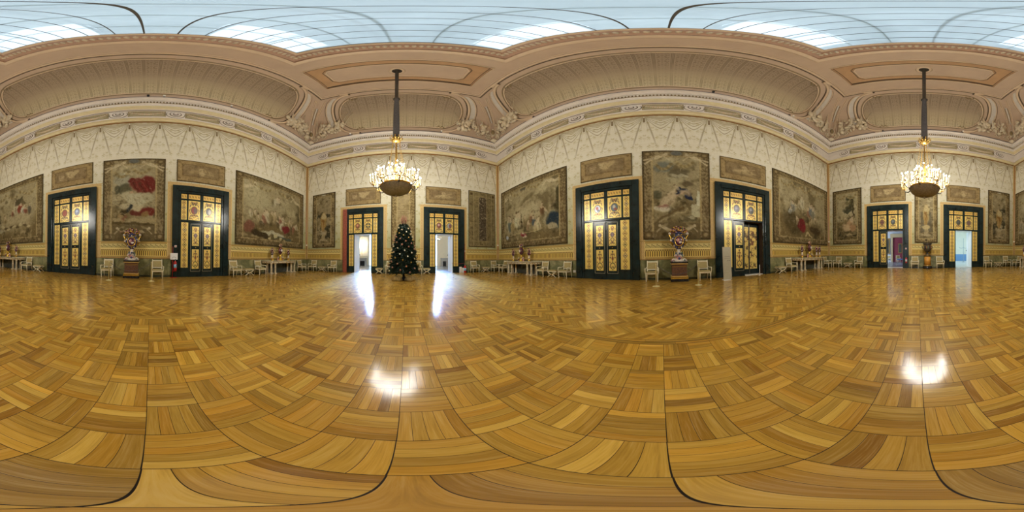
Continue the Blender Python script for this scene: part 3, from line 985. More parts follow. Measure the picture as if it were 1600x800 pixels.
# corner pilaster bands along the mitre
CORN = [('T', 'L', -D, A, 1, -1), ('T', 'R', C, A, -1, -1), ('E', 'R', C, -B, -1, 1), ('E', 'L', -D, -B, 1, 1)]
def mitre(x, y, sx, sy, th, d=0.0):
    t = math.radians(th); off = COVE_IN - EA * math.cos(t) + d * 0.5; z = Z_COVE + EZ * math.sin(t) - d * 0.5
    return Vector((x + sx * off, y + sy * off, z))
def on_side(cx, cy, sx, sy, side, th, dist, d=0.03):
    """point beside the mitre: side 0 moves along x, side 1 along y"""
    p = mitre(cx, cy, sx, sy, th, d)
    if side == 0: p.x += sx * dist
    else: p.y += sy * dist
    return p
for ci, (wa, wb, x, y, sx, sy) in enumerate(CORN):
    mo = MB()
    for side in (0, 1):
        for dist0, r, m in ((0.34, 0.035, 'plaster_light'), (0.50, 0.035, 'plaster_light')):
            P = [on_side(x, y, sx, sy, side, th, dist0 * (0.55 + 0.5 * th / 90), 0.02) for th in range(12, 84, 4)]
            mo.tube(P, r, m, 6)
        P = [on_side(x, y, sx, sy, side, th, 0.12, 0.02) for th in range(40, 72, 4)]
        mo.tube(P, 0.03, 'gilt_stucco', 6)
    P = [mitre(x, y, sx, sy, th, 0.02) for th in range(40, 72, 6)]
    mo.tube(P, 0.09, 'plaster_grey', 6)
    mo.build('corner_pilaster', parent=cove)
    # trophies
    root = bpy.data.objects.new('stucco_trophy', None); COL.objects.link(root); root.parent = cove
    rr = random.Random(30 + ci)
    for side in (0, 1):
        t_ = MB()
        def P_(dist, th, d): return on_side(x, y, sx, sy, side, th, dist, d)
        for k in range(46):
            dist = 0.5 + 2.7 * rr.random() ** 0.8
            th = 13 + (24 - 4.5 * abs(dist - 1.3)) * rr.random()
            R_ = Matrix.Rotation(rr.random() * 6, 3, 'X') @ Matrix.Rotation(rr.random() * 6, 3, 'Z')
            t_.ball(P_(dist, th, 0.10 + 0.40 * rr.random()), 0.09 + 0.12 * rr.random(), 'relief', 8, 5, None, (1.0, 0.55 + rr.random() * 0.5, 1.3), R_)
        for k in range(7):       # spears, flag poles
            d0 = 0.6 + 0.4 * k
            t_.tube([P_(d0, 16, 0.2), P_(d0 + rr.uniform(-0.6, 0.7), 38 + rr.random() * 12, 0.22)], [0.03, 0.012], 'relief', 5)
        for k in range(3):       # pointed banners
            d0 = (0.85, 1.7, 2.5)[k]; th0 = 26
            a, b_, c_ = P_(d0 - 0.28, th0 - 6, 0.25), P_(d0 + 0.3, th0 - 5, 0.25), P_(d0 + 0.02, th0 + 13, 0.25)
            e_ = P_(d0, th0 - 2, 0.45)
            t_.add([a, b_, c_, e_, P_(d0, th0, 0.05)], [(0, 1, 3), (1, 2, 3), (2, 0, 3), (0, 2, 4), (2, 1, 4), (1, 0, 4)], 'relief')
        for k in range(3):       # shields and drums
            c0 = P_(1.0 + k * 0.75, 21 + 3 * (k % 2), 0.26)
            t_.ball(c0, 0.24, 'relief', 12, 6, None, (1, 1, 0.6))
            t_.ball(c0 + Vector((-sx * 0.0, 0, -0.12)), 0.08, 'gilt_stucco', 8, 5)
        t_.build('trophy_relief', parent=root)
        s_ = MB()
        for k in range(2):       # scrolls at the foot
            pts = []
            for q in range(26):
                a = q / 25 * 3.2 * PI; r_ = 0.30 * (1 - q / 30)
                pts.append(P_(0.62 + k * 0.85 + r_ * math.cos(a), 9 + (r_ * math.sin(a)) * 16 + 2 * k, 0.16))
            s_.tube(pts, 0.045, 'relief', 6)
        s_.build('foot_scroll', parent=root)
    cmb = MB()
    c0 = mitre(x, y, sx, sy, 21, 0.2)
    cmb.ball(c0, 0.42, 'relief', 14, 8, None, (0.55, 0.55, 1.25))
    cmb.ball(c0 + Vector((sx * 0.14, sy * 0.14, -0.03)), 0.26, 'gilt_stucco', 12, 8, None, (0.6, 0.6, 1.3))
    cmb.ball(mitre(x, y, sx, sy, 6, 0.22), 0.26, 'relief', 10, 6, None, (1.4, 1.4, 0.8))
    for k in range(8):
        a = k / 8 * 2 * PI
        cmb.ball(c0 + Vector((-sy * 0.3 * math.cos(a) * (1 if sx * sy > 0 else -1), sx * 0.3 * math.cos(a) * (1 if sx * sy > 0 else -1), 0.52 * math.sin(a))) + Vector((sx * .1, sy * .1, 0)), 0.1, 'relief', 7, 5)
    cmb.build('cartouche', parent=root)

# flat ceiling round the skylight
WX0, WX1, WY0, WY1 = -4.35, 3.68, -5.50, 5.00
FX0, FX1, FY0, FY1 = -D + COVE_IN, C - COVE_IN, -B + COVE_IN, A - COVE_IN
RCS = [(-4.58, 3.62, 5.87, 8.42), (-4.36, 3.70, -8.86, -6.45)]    # recessed panels
def flat_rects():
    xs = sorted({FX0, WX0, WX1, FX1, -4.58, 3.62, -4.36, 3.70}); ys = sorted({FY0, WY0, WY1, FY1, 5.87, 8.42, -8.86, -6.45})
    out = []
    for i in range(len(xs) - 1):
        for j in range(len(ys) - 1):
            cx, cy = (xs[i] + xs[i + 1]) / 2, (ys[j] + ys[j + 1]) / 2
            if WX0 < cx < WX1 and WY0 < cy < WY1: continue
            if any(a < cx < b and c_ < cy < d_ for a, b, c_, d_ in RCS): continue
            out.append((xs[i], xs[i + 1], ys[j], ys[j + 1]))
    return out
mb = MB()
for a, b, c_, d_ in flat_rects(): mb.add([(a, c_, Z_FLAT), (b, c_, Z_FLAT), (b, d_, Z_FLAT), (a, d_, Z_FLAT)], [(3, 2, 1, 0)], 'plaster')
# bead along the edge between cove and flat
E_ = [(FX0, FY0), (FX1, FY0), (FX1, FY1), (FX0, FY1)]
mb.tube([(px_, py_, Z_FLAT - 0.03) for px_, py_ in E_], 0.085, 'plaster_light', 8, closed=True)
mb.tube([(px_ - (0.11 if px_ < 0 else -0.11), py_ - (0.11 if py_ < 0 else -0.11), Z_FLAT - 0.012) for px_, py_ in E_], 0.06, 'groove', 6, closed=True)  # shade along the cove edge drawn as a dark tube
mb.tube([(px_ + (0.16 if px_ < 0 else -0.16), py_ + (0.16 if py_ < 0 else -0.16), Z_FLAT - 0.01) for px_, py_ in E_], 0.035, 'plaster_light', 6, closed=True)
def rect_pts(a, b, c_, d_, z, ch=0.0):
    if ch: return [(a + ch, c_, z), (b - ch, c_, z), (b, c_ + ch, z), (b, d_ - ch, z), (b - ch, d_, z), (a + ch, d_, z), (a, d_ - ch, z), (a, c_ + ch, z)]
    return [(a, c_, z), (b, c_, z), (b, d_, z), (a, d_, z)]
for a, b, c_, d_ in RCS:
    zt = Z_FLAT + 0.16
    mb.add([(a, c_, Z_FLAT), (b, c_, Z_FLAT), (b, d_, Z_FLAT), (a, d_, Z_FLAT), (a, c_, zt), (b, c_, zt), (b, d_, zt), (a, d_, zt)],
           [(0, 1, 5, 4), (1, 2, 6, 5), (2, 3, 7, 6), (3, 0, 4, 7)], 'plaster_rose')
    mb.add(rect_pts(a, b, c_, d_, zt), [(3, 2, 1, 0)], 'plaster_ochre')
    mb.tube(rect_pts(a, b, c_, d_, Z_FLAT), 0.06, 'plaster_light', 7, closed=True)
    i_ = 0.72
    P = rect_pts(a + i_ + 0.1, b - i_ - 0.1, c_ + i_ * 0.8, d_ - i_ * 0.8, zt - 0.03, 0.22)
    mb.tube(P, 0.06, 'plaster_light', 7, closed=True)
    mb.tube(rect_pts(a + 0.10, b - 0.10, c_ + 0.10, d_ - 0.10, zt), 0.06, 'groove', 6, closed=True)
    mb.tube([(x_ + (0.1 if x_ > 0 else -0.1), y_ + (0.08 if y_ > (c_ + d_) / 2 else -0.08), z_) for x_, y_, z_ in P], 0.022, 'groove', 5, closed=True)
    mb.add([(x_, y_, zt - 0.02) for x_, y_, _ in P], [tuple(range(8))[::-1]], 'plaster')
flat = mb.build('flat_ceiling', parent=cove)
# skylight well
def well(prof, mats, name, parent):
    vs = []; fs = []; ml = []; mi = []
    for (o, z) in prof: vs += [(WX0 + o, WY0 + o, z), (WX1 - o, WY0 + o, z), (WX1 - o, WY1 - o, z), (WX0 + o, WY1 - o, z)]
    for j in range(len(prof) - 1):
        m = mats[j]
        if m not in ml: ml.append(m)
        for i in range(4): fs.append((j * 4 + i, j * 4 + (i + 1) % 4, (j + 1) * 4 + (i + 1) % 4, (j + 1) * 4 + i)); mi.append(ml.index(m))
    return np_mesh(name, np.array(vs, float), np.array(fs), ml, mat_idx=mi, parent=parent)
wl = well([(-0.06, 17.25), (-0.06, 17.20), (0.0, 17.17), (0.22, 17.17), (0.24, 17.20), (0.24, 17.36), (0.30, 17.38), (0.40, 17.40), (0.56, 17.50), (0.66, 17.62), (0.68, 17.70), (0.74, 17.71), (0.74, 17.76), (0.83, 17.77), (0.83, 17.95)],
          ['plaster_rose', 'plaster_light', 'plaster_light', 'plaster_rose', 'plaster_rose', 'plaster_rose', 'plaster_rose', 'plaster_rose', 'plaster_rose', 'plaster_rose', 'plaster_light', 'plaster_light', 'plaster_light', 'plaster_rose'], 'skylight_well', cove)
lf = MB()
for (ax, p0, p1) in (('x', WX0, WX1), ('y', WY0, WY1)):
    L_ = p1 - p0 - 1.0; n = int(L_ / 0.21)
    for i in range(n + 1):
        t = p0 + 0.5 + L_ * i / n
        for sd in (0, 1):
            o_ = 0.50
            if ax == 'x': p = (t, (WY0 + o_) if sd == 0 else (WY1 - o_), 17.47); sc = (0.8, 1.3, 0.9)
            else: p = ((WX0 + o_) if sd == 0 else (WX1 - o_), t, 17.47); sc = (1.3, 0.8, 0.9)
            lf.ball(p, 0.105, 'relief', 6, 4, None, sc)
lf.build('leaf_moulding', parent=cove)

# skylight: panes, bars; attic above it
GX0, GX1, GY0, GY1 = WX0 + 0.80, WX1 - 0.80, WY0 + 0.80, WY1 - 0.80
sky = MB().add([(GX0, GY0, 17.86), (GX1, GY0, 17.86), (GX1, GY1, 17.86), (GX0, GY1, 17.86)], [(3, 2, 1, 0)], 'skyglass').build('window_1'); struct(sky)
fr = MB()
for yb in (-0.36, 0.36): fr.box(GX0, GX1, yb - 0.02, yb + 0.02, 17.78, 17.86, 'bar_metal')
for k in range(1, 8):
    for sg in (1, -1):
        yb = sg * (0.36 + 0.63 * k)
        if GY0 < yb < GY1: fr.box(GX0, GX1, yb - 0.014, yb + 0.014, 17.80, 17.86, 'bar_metal')
for xb in (-2.75, -1.6, -0.45, 0.7, 1.85): fr.box(xb - 0.010, xb + 0.010, GY0, GY1, 17.87, 17.90, 'steel')
fr.build('glazing_bars', parent=sky)
at = MB()
ax0, ax1, ay0, ay1, az0, az1 = -7.2, 6.6, -8.5, 8.0, 17.9, 23.8
at.add([(ax0, ay0, az0), (ax1, ay0, az0), (ax1, ay1, az0), (ax0, ay1, az0), (ax0, ay0, 21.2), (ax1, ay0, 21.2), (ax1, ay1, 21.2), (ax0, ay1, 21.2)],
       [(0, 1, 5, 4), (1, 2, 6, 5), (2, 3, 7, 6), (3, 0, 4, 7)], 'attic_white')
for (a, b, c_, d_) in ((ax0, GX0, ay0, ay1), (GX1, ax1, ay0, ay1), (GX0, GX1, ay0, GY0), (GX0, GX1, GY1, ay1)):
    at.add([(a, c_, az0), (b, c_, az0), (b, d_, az0), (a, d_, az0)], [(0, 1, 2, 3)], 'attic_white')
# pitched roof with two glazed bands per slope left open to the sky
xm = (ax0 + ax1) / 2
def slope(xa, za, xb, zb):
    bands = [(ay0, -5.6, 1), (-5.6, -1.6, 0), (-1.6, 1.2, 1), (1.2, 5.2, 0), (5.2, ay1, 1)]
    for ya, yb, solid in bands:
        for (f0, f1, hole) in ((0, 0.12, 0), (0.12, 0.62, 1), (0.62, 1.0, 0)):
            if hole and not solid: continue
            x0_, x1_ = xa + (xb - xa) * f0, xa + (xb - xa) * f1; z0_, z1_ = za + (zb - za) * f0, za + (zb - za) * f1
            at.add([(x0_, ya, z0_), (x1_, ya, z1_), (x1_, yb, z1_), (x0_, yb, z0_)], [(0, 1, 2, 3)], 'attic_white')
slope(ax0, 21.2, xm, 24.0); slope(ax1, 21.2, xm, 24.0)
for yy in (ay0, ay1): at.add([(ax0, yy, 21.2), (ax1, yy, 21.2), (xm, yy, 24.0)], [(0, 1, 2)], 'attic_white')
attic = at.build('roof'); struct(attic)
tr = MB()
for yy in (-6.5, -3.6, -1.5, 1.2, 3.2, 5.4):
    tr.tube([(ax0, yy, 20.6), (ax1, yy, 20.6)], 0.06, 'steel', 6)
    for k in range(8):
        xa = ax0 + (ax1 - ax0) * k / 8; xb = ax0 + (ax1 - ax0) * (k + 1) / 8
        ztop = lambda x_: 21.1 + 2.8 * (1 - abs(x_ - xm) / (ax1 - xm))
        tr.tube([(xa, yy, 20.6), (xb, yy, ztop(xb))] if k % 2 else [(xa, yy, ztop(xa)), (xb, yy, 20.6)], 0.035, 'steel', 5)
tr.tube([(-0.8, ay0, 19.6), (-0.8, ay1, 19.6)], 0.12, 'steel', 8)
tr.build('roof_truss', parent=attic)
# ---------------------------------------------------------------- painted pictures (colour per vertex)
def smooth_noise(h, w, cell, rs, octs=4):
    out = np.zeros((h, w)); amp = 1.0; tot = 0
    c = cell
    for _ in range(octs):
        gh, gw = max(2, int(h / c) + 2), max(2, int(w / c) + 2)
        g = rs.rand(gh, gw)
        y = np.linspace(0, gh - 1.001, h); x = np.linspace(0, gw - 1.001, w)
        yi, xi = y.astype(int), x.astype(int); fy, fx = (y - yi)[:, None], (x - xi)[None]
        fy = fy * fy * (3 - 2 * fy); fx = fx * fx * (3 - 2 * fx)
        v = g[yi][:, xi] * (1 - fy) * (1 - fx) + g[yi + 1][:, xi] * fy * (1 - fx) + g[yi][:, xi + 1] * (1 - fy) * fx + g[yi + 1][:, xi + 1] * fy * fx
        out += v * amp; tot += amp; amp *= 0.55; c = max(1.5, c / 2)
    return out / tot
def hexc(h): return np.array([int(h[i:i + 2], 16) / 255 for i in (0, 2, 4)])
class Canvas:
    """x 0..1 left to right, y 0..1 top to bottom, asp = width / height"""
    def __init__(s, wm, hm, cell, base, seed=1):
        s.w = max(6, int(round(wm / cell))); s.h = max(6, int(round(hm / cell))); s.wm, s.hm = wm, hm
        s.rs = np.random.RandomState(seed)
        s.a = np.zeros((s.h + 1, s.w + 1, 3)) + hexc(base)
        yy, xx = np.mgrid[0:s.h + 1, 0:s.w + 1]
        s.X = xx / s.w * wm; s.Y = yy / s.h * hm
        s.X0, s.Y0 = s.X, s.Y
    def warp(s, amt, cell):
        s.X = s.X0 + (s.noise(cell) - 0.5) * 2 * amt; s.Y = s.Y0 + (s.noise(cell) - 0.5) * 2 * amt
    def unwarp(s): s.X, s.Y = s.X0, s.Y0
    def blend(s, m, c, k=1.0):
        m = np.clip(m * k, 0, 1)[..., None]
        s.a = s.a * (1 - m) + (hexc(c) if isinstance(c, str) else np.array(c)) * m
    def soft(s, d, w): return np.clip(0.5 - d / w, 0, 1)
    def rect(s, x0, x1, y0, y1, c, k=1.0):
        s.blend(((s.X >= x0) & (s.X <= x1) & (s.Y >= y0) & (s.Y <= y1)).astype(float), c, k)
    def ell(s, cx, cy, rx, ry, c, k=1.0, ang=0.0, edge=0.35):
        dx, dy = s.X - cx, s.Y - cy; ca, sa = math.cos(ang), math.sin(ang)
        u, v = (dx * ca + dy * sa) / rx, (-dx * sa + dy * ca) / ry
        s.blend(s.soft(np.sqrt(u * u + v * v) - 1, edge), c, k)
    def line(s, pts, wd, c, k=1.0):
        d = np.full(s.X.shape, 1e9)
        for (x0, y0), (x1, y1) in zip(pts[:-1], pts[1:]):
            vx, vy = x1 - x0, y1 - y0; l2 = vx * vx + vy * vy + 1e-9
            t = np.clip(((s.X - x0) * vx + (s.Y - y0) * vy) / l2, 0, 1)
            d = np.minimum(d, np.hypot(s.X - x0 - t * vx, s.Y - y0 - t * vy))
        s.blend(np.clip(1.5 - d / (wd / 2), 0, 1), c, k)
    def noise(s, cell_m, seed_off=0, octs=4):
        return smooth_noise(s.h + 1, s.w + 1, cell_m / s.wm * s.w, s.rs, octs)
    def mottle(s, c, cell, thr, k, mask=None, gain=6):
        n = s.noise(cell); m = np.clip((n - thr) * gain, 0, 1)
        if mask is not None: m = m * mask
        s.blend(m, c, k)
    def mesh(s, name, mat, parent=None, thick=0.0, T=None, edge_mat=None):
        """grid standing on its bottom centre; front faces local -y"""
        h, w = s.h + 1, s.w + 1
        vs = np.zeros((h * w, 3)); s.unwarp(); vs[:, 0] = (s.X - s.wm / 2).ravel(); vs[:, 1] = -thick; vs[:, 2] = (s.hm - s.Y).ravel()
        idx = np.arange(h * w).reshape(h, w)
        fs = np.stack([idx[:-1, :-1], idx[1:, :-1], idx[1:, 1:], idx[:-1, 1:]], -1).reshape(-1, 4)
        col = np_lin(s.a).reshape(-1, 3); mi = np.zeros(len(fs), int)
        if thick:
            k = len(vs)
            e = np.array([(-s.wm / 2, y, z) for z in (0, s.hm) for y in (-thick, 0)] + [(s.wm / 2, y, z) for z in (0, s.hm) for y in (-thick, 0)], float)
            vs = np.vstack([vs, e]); col = np.vstack([col, np.tile(np_lin(hexc('3A3020')), (8, 1))])
            f2 = np.array([[0, 2, 3, 1], [4, 5, 7, 6], [2, 6, 7, 3], [0, 1, 5, 4], [1, 3, 7, 5]]) + k
            fs = np.vstack([fs, f2])
        if T is not None:
            TM = np.array(T); vs = vs @ TM[:3, :3].T + TM[:3, 3]
        return np_mesh(name, vs, fs, mat, col=col, parent=parent)

# ---------------------------------------------------------------- gilded panels for the doors
GOLD = 'E8CB6C'
INK = ['2A1A12', '5A2016', '3A2A4A', '6A3A1A', '4A1A20']
def sym(cv, pts, wd, c, k=0.9):
    W = cv.wm
    cv.line([(W / 2 + x, y) for x, y in pts], wd, c, k); cv.line([(W / 2 - x, y) for x, y in pts], wd, c, k)
def symell(cv, x, y, rx, ry, c, k=0.9, ang=0.0):
    cv.ell(cv.wm / 2 + x, y, rx, ry, c, k, ang); cv.ell(cv.wm / 2 - x, y, rx, ry, c, k, -ang)
def panel_strip(w_, h_, seed):
    cv = Canvas(w_, h_, 0.022, GOLD, seed)
    n = max(1, int(round(h_ / 0.30)))
    for i in range(n):
        y = (i + 0.5) * h_ / n; c = INK[(i + seed) % 5]
        q = h_ / n
        sym(cv, [(0.0, y - q * 0.45), (0.07, y - q * 0.25), (0.02, y - q * 0.05)], 0.03, c, 0.75)
        sym(cv, [(0.02, y + q * 0.05), (0.08, y + q * 0.2), (0.0, y + q * 0.42)], 0.03, c, 0.75)
        cv.ell(w_ / 2, y, 0.035, 0.035, c, 0.9); symell(cv, 0.10, y, 0.022, 0.03, c, 0.8)
    return cv
def panel_bar(w_, h_, seed):
    cv = Canvas(w_, h_, 0.024, 'E0B85C', seed)
    n = max(1, int(round(w_ / 0.16)))
    for i in range(n):
        x = (i + 0.5) * w_ / n
        cv.ell(x, h_ / 2, 0.045, 0.06, '6A4A20', 0.7); cv.ell(x, h_ / 2, 0.02, 0.03, 'E0B85C', 0.9)
        cv.line([(x - 0.05, h_ * 0.25), (x + 0.05, h_ * 0.75)], 0.02, '5A3016', 0.5)
    return cv
def panel_upper(w_, h_, med, seed):
    cv = Canvas(w_, h_, 0.022, GOLD, seed)
    cy = h_ * 0.50
    for (x0, y0, x1, y1, x2, y2) in ((0.05, 0.10, 0.16, 0.04, 0.22, 0.16), (0.08, 0.22, 0.20, 0.2, 0.26, 0.34), (0.24, 0.42, 0.28, 0.55, 0.22, 0.68), (0.03, 0.88, 0.14, 0.72, 0.26, 0.84), (0.08, 0.96, 0.2, 0.9, 0.27, 0.95), (0.02, 0.76, 0.10, 0.74, 0.14, 0.82)):
        sym(cv, [(x0, y0 * h_), (x1, y1 * h_), (x2, y2 * h_)], 0.036, INK[seed % 3], 0.8)
    for (x, y, r) in ((0.13, 0.13, 0.035), (0.24, 0.26, 0.03), (0.28, 0.5, 0.03), (0.2, 0.78, 0.035), (0.05, 0.2, 0.03), (0.27, 0.9, 0.03)):
        symell(cv, x, y * h_, r, r * 1.3, ('8A2A20', '2A2A4A', '4A2A16')[seed % 3], 0.85)
    symell(cv, 0.09, 0.17 * h_, 0.05, 0.10, '3A2A1A', 0.7, 0.5)
    cv.ell(w_ / 2, 0.13 * h_, 0.045, 0.07, '6A2A1E', 0.9)
    cv.ell(w_ / 2, cy, 0.20, 0.25, '2A2018', 0.9, edge=0.15)
    cv.ell(w_ / 2, cy, 0.165, 0.215, med[0], 1.0, edge=0.15)
    if len(med) > 1:
        if med[1] == 'cross':
            cv.line([(w_ / 2, cy - 0.17), (w_ / 2, cy + 0.17)], 0.07, med[2]); cv.line([(w_ / 2 - 0.13, cy), (w_ / 2 + 0.13, cy)], 0.07, med[2])
        elif med[1] == 'half': cv.ell(w_ / 2 + 0.06, cy + 0.02, 0.10, 0.17, med[2], 0.9)
        else:
            cv.ell(w_ / 2 - 0.02, cy - 0.04, 0.08, 0.10, med[1], 0.9); cv.ell(w_ / 2 + 0.05, cy + 0.10, 0.09, 0.07, med[2], 0.9)
    cv.ell(w_ / 2, cy + 0.31, 0.06, 0.05, '5A2016', 0.9)
    return cv
def panel_leaf_top(w_, h_, seed):
    cv = Canvas(w_, h_, 0.022, GOLD, seed)
    sym(cv, [(0.0, 0.08), (0.07, 0.12), (0.05, 0.26), (0.0, 0.30)], 0.035, '6A2A22'); sym(cv, [(0.03, 0.16), (0.0, 0.24)], 0.03, '7A3A2A')
    cv.ell(w_ / 2, h_ * 0.47, 0.10, 0.13, '4A3A5A', 0.9); cv.ell(w_ / 2, h_ * 0.47, 0.05, 0.06, 'A88AA0', 0.9)
    cv.line([(w_ / 2 - 0.14, h_ * 0.47), (w_ / 2 + 0.14, h_ * 0.47)], 0.03, '5A2016')
    sym(cv, [(0.02, h_ * 0.62), (0.10, h_ * 0.70), (0.04, h_ * 0.78)], 0.035, '3A2A4A')
    cv.ell(w_ / 2, h_ * 0.84, 0.07, 0.06, '5A2A2A', 0.9); sym(cv, [(0.05, h_ * 0.92), (0.13, h_ * 0.86)], 0.03, '2A1A12')
    for y in (0.2, 0.36, 0.6, 0.75, 0.93): symell(cv, 0.15, y * h_, 0.02, 0.03, '5A2016', 0.9)
    return cv
def panel_leaf_low(w_, h_, seed):
    cv = Canvas(w_, h_, 0.022, GOLD, seed)
    cv.line([(w_ / 2, h_ * 0.06), (w_ / 2, h_ * 0.6)], 0.03, '2A1A12'); cv.ell(w_ / 2, h_ * 0.1, 0.04, 0.05, '1A1A2A')
    sym(cv, [(0.0, h_ * 0.25), (0.08, h_ * 0.2), (0.1, h_ * 0.3)], 0.035, '5A2016')
    cv.ell(w_ / 2, h_ * 0.42, 0.06, 0.1, '6A2018', 0.9); symell(cv, 0.13, h_ * 0.38, 0.035, 0.04, '3A1A2A', 0.9)
    sym(cv, [(0.0, h_ * 0.62), (0.11, h_ * 0.68), (0.15, h_ * 0.82), (0.06, h_ * 0.9), (0.03, h_ * 0.8)], 0.04, '241A16')
    symell(cv, 0.15, h_ * 0.6, 0.03, 0.04, '7A2A20', 0.9); cv.ell(w_ / 2, h_ * 0.95, 0.04, 0.03, '2A1A12')
    return cv
PANEL_CACHE = {}
def panel(kind, w_, h_, parent, loc, seed=1, med=None):
    key = (kind, round(w_, 2), round(h_, 2), seed if kind in ('up',) else 0, med)
    if key not in PANEL_CACHE:
        cv = {'strip': lambda: panel_strip(w_, h_, 1), 'bar': lambda: panel_bar(w_, h_, 1), 'up': lambda: panel_upper(w_, h_, med, seed),
              'lt': lambda: panel_leaf_top(w_, h_, 1), 'll': lambda: panel_leaf_low(w_, h_, 1)}[kind]()
        o = cv.mesh('gilded_panel', 'gold_panel', parent)
        PANEL_CACHE[key] = o.data
    else:
        o = bpy.data.objects.new('gilded_panel', PANEL_CACHE[key]); COL.objects.link(o); o.parent = parent
    o.location = loc
    return o

def beading(mb, x0, x1, z0, z1, y, m='steel', r=0.012):
    for a in ((x0, z0, x1, z0), (x0, z1, x1, z1)): mb.box(a[0], a[2], y - r, y, a[1] - r, a[1] + r, m)
    for a in (x0, x1): mb.box(a - r, a + r, y - r, y, z0, z1, m)
M['inlay'] = plain('pale_metal_inlay', '86816A', 0.35, 0.4)
def leaf(parent, x0, x1, y, seed, hinge_T=None):
    """one door leaf in its own frame; front faces local -y"""
    g = parent
    mb = MB()
    mb.box(x0, x1, y - 0.03, y + 0.04, 0.0, OPEN_H - 0.02, 'lacquer', bev=0.008)
    beading(mb, x0 + 0.07, x1 - 0.07, 0.33, OPEN_H - 0.13, y - 0.032, 'inlay')
    mb.box(x0 + 0.10, x1 - 0.10, y - 0.045, y - 0.03, 1.62, 1.79, 'lacquer', bev=0.01)
    lf = mb.build('door_leaf', parent=g)
    xc = (x0 + x1) / 2; pw = (x1 - x0) - 0.30
    panel('ll', pw, 1.13, lf, (xc, y - 0.036, 0.47), seed)
    panel('lt', pw, 1.13, lf, (xc, y - 0.036, 1.80), seed)
    kn = MB(); kn.ball((xc, y - 0.07, 1.70), 0.03, 'bronze_gilt', 8, 6); kn.build('handle', parent=lf)
    return lf
MEDS = {('L', 0): [('8A2A24',), ('3E4A6A', '8A98B0', '2E3858')], ('L', 1): [('8A3038', 'half', '5A4A58'), ('3A3A48', 'half', 'A0988A')],
        ('R', 0): [('B8BCC8', '8A2A30', '3A4458'), ('3E5A70', 'C8B8A0', '8A2A20')], ('R', 1): [('54505C', '7A7480', '3A3844'), ('4C5060', '8A8890', '34363E')],
        ('T', 0): [('8A4438', 'D8A080', '6A2A24'), ('24283A', 'cross', 'E0C060')], ('T', 1): [('8A3C44', 'C8B0B0', '6A2028'), ('9AA4B8', 'half', '6A2A44')],
        ('E', 0): [('8A5048', 'cross', '4A2A38'), ('3A4650', '6A7480', '2A3038')], ('E', 1): [('2A3440', '3A4450', '20262E'), ('7A5858', 'cross', '4A3A3E')]}
DLAB = {('L', 0): 'closed left of the red drapery tapestry', ('L', 1): 'closed behind the red fire extinguisher',
        ('R', 0): 'closed left of the blue scarf tapestry', ('R', 1): 'half open behind the frosted sign panel',
        ('T', 0): 'open left of the Christmas tree', ('T', 1): 'open right of the Christmas tree',
        ('E', 0): 'half open onto the crimson room', ('E', 1): 'open onto the blue lit room'}
dn = 0
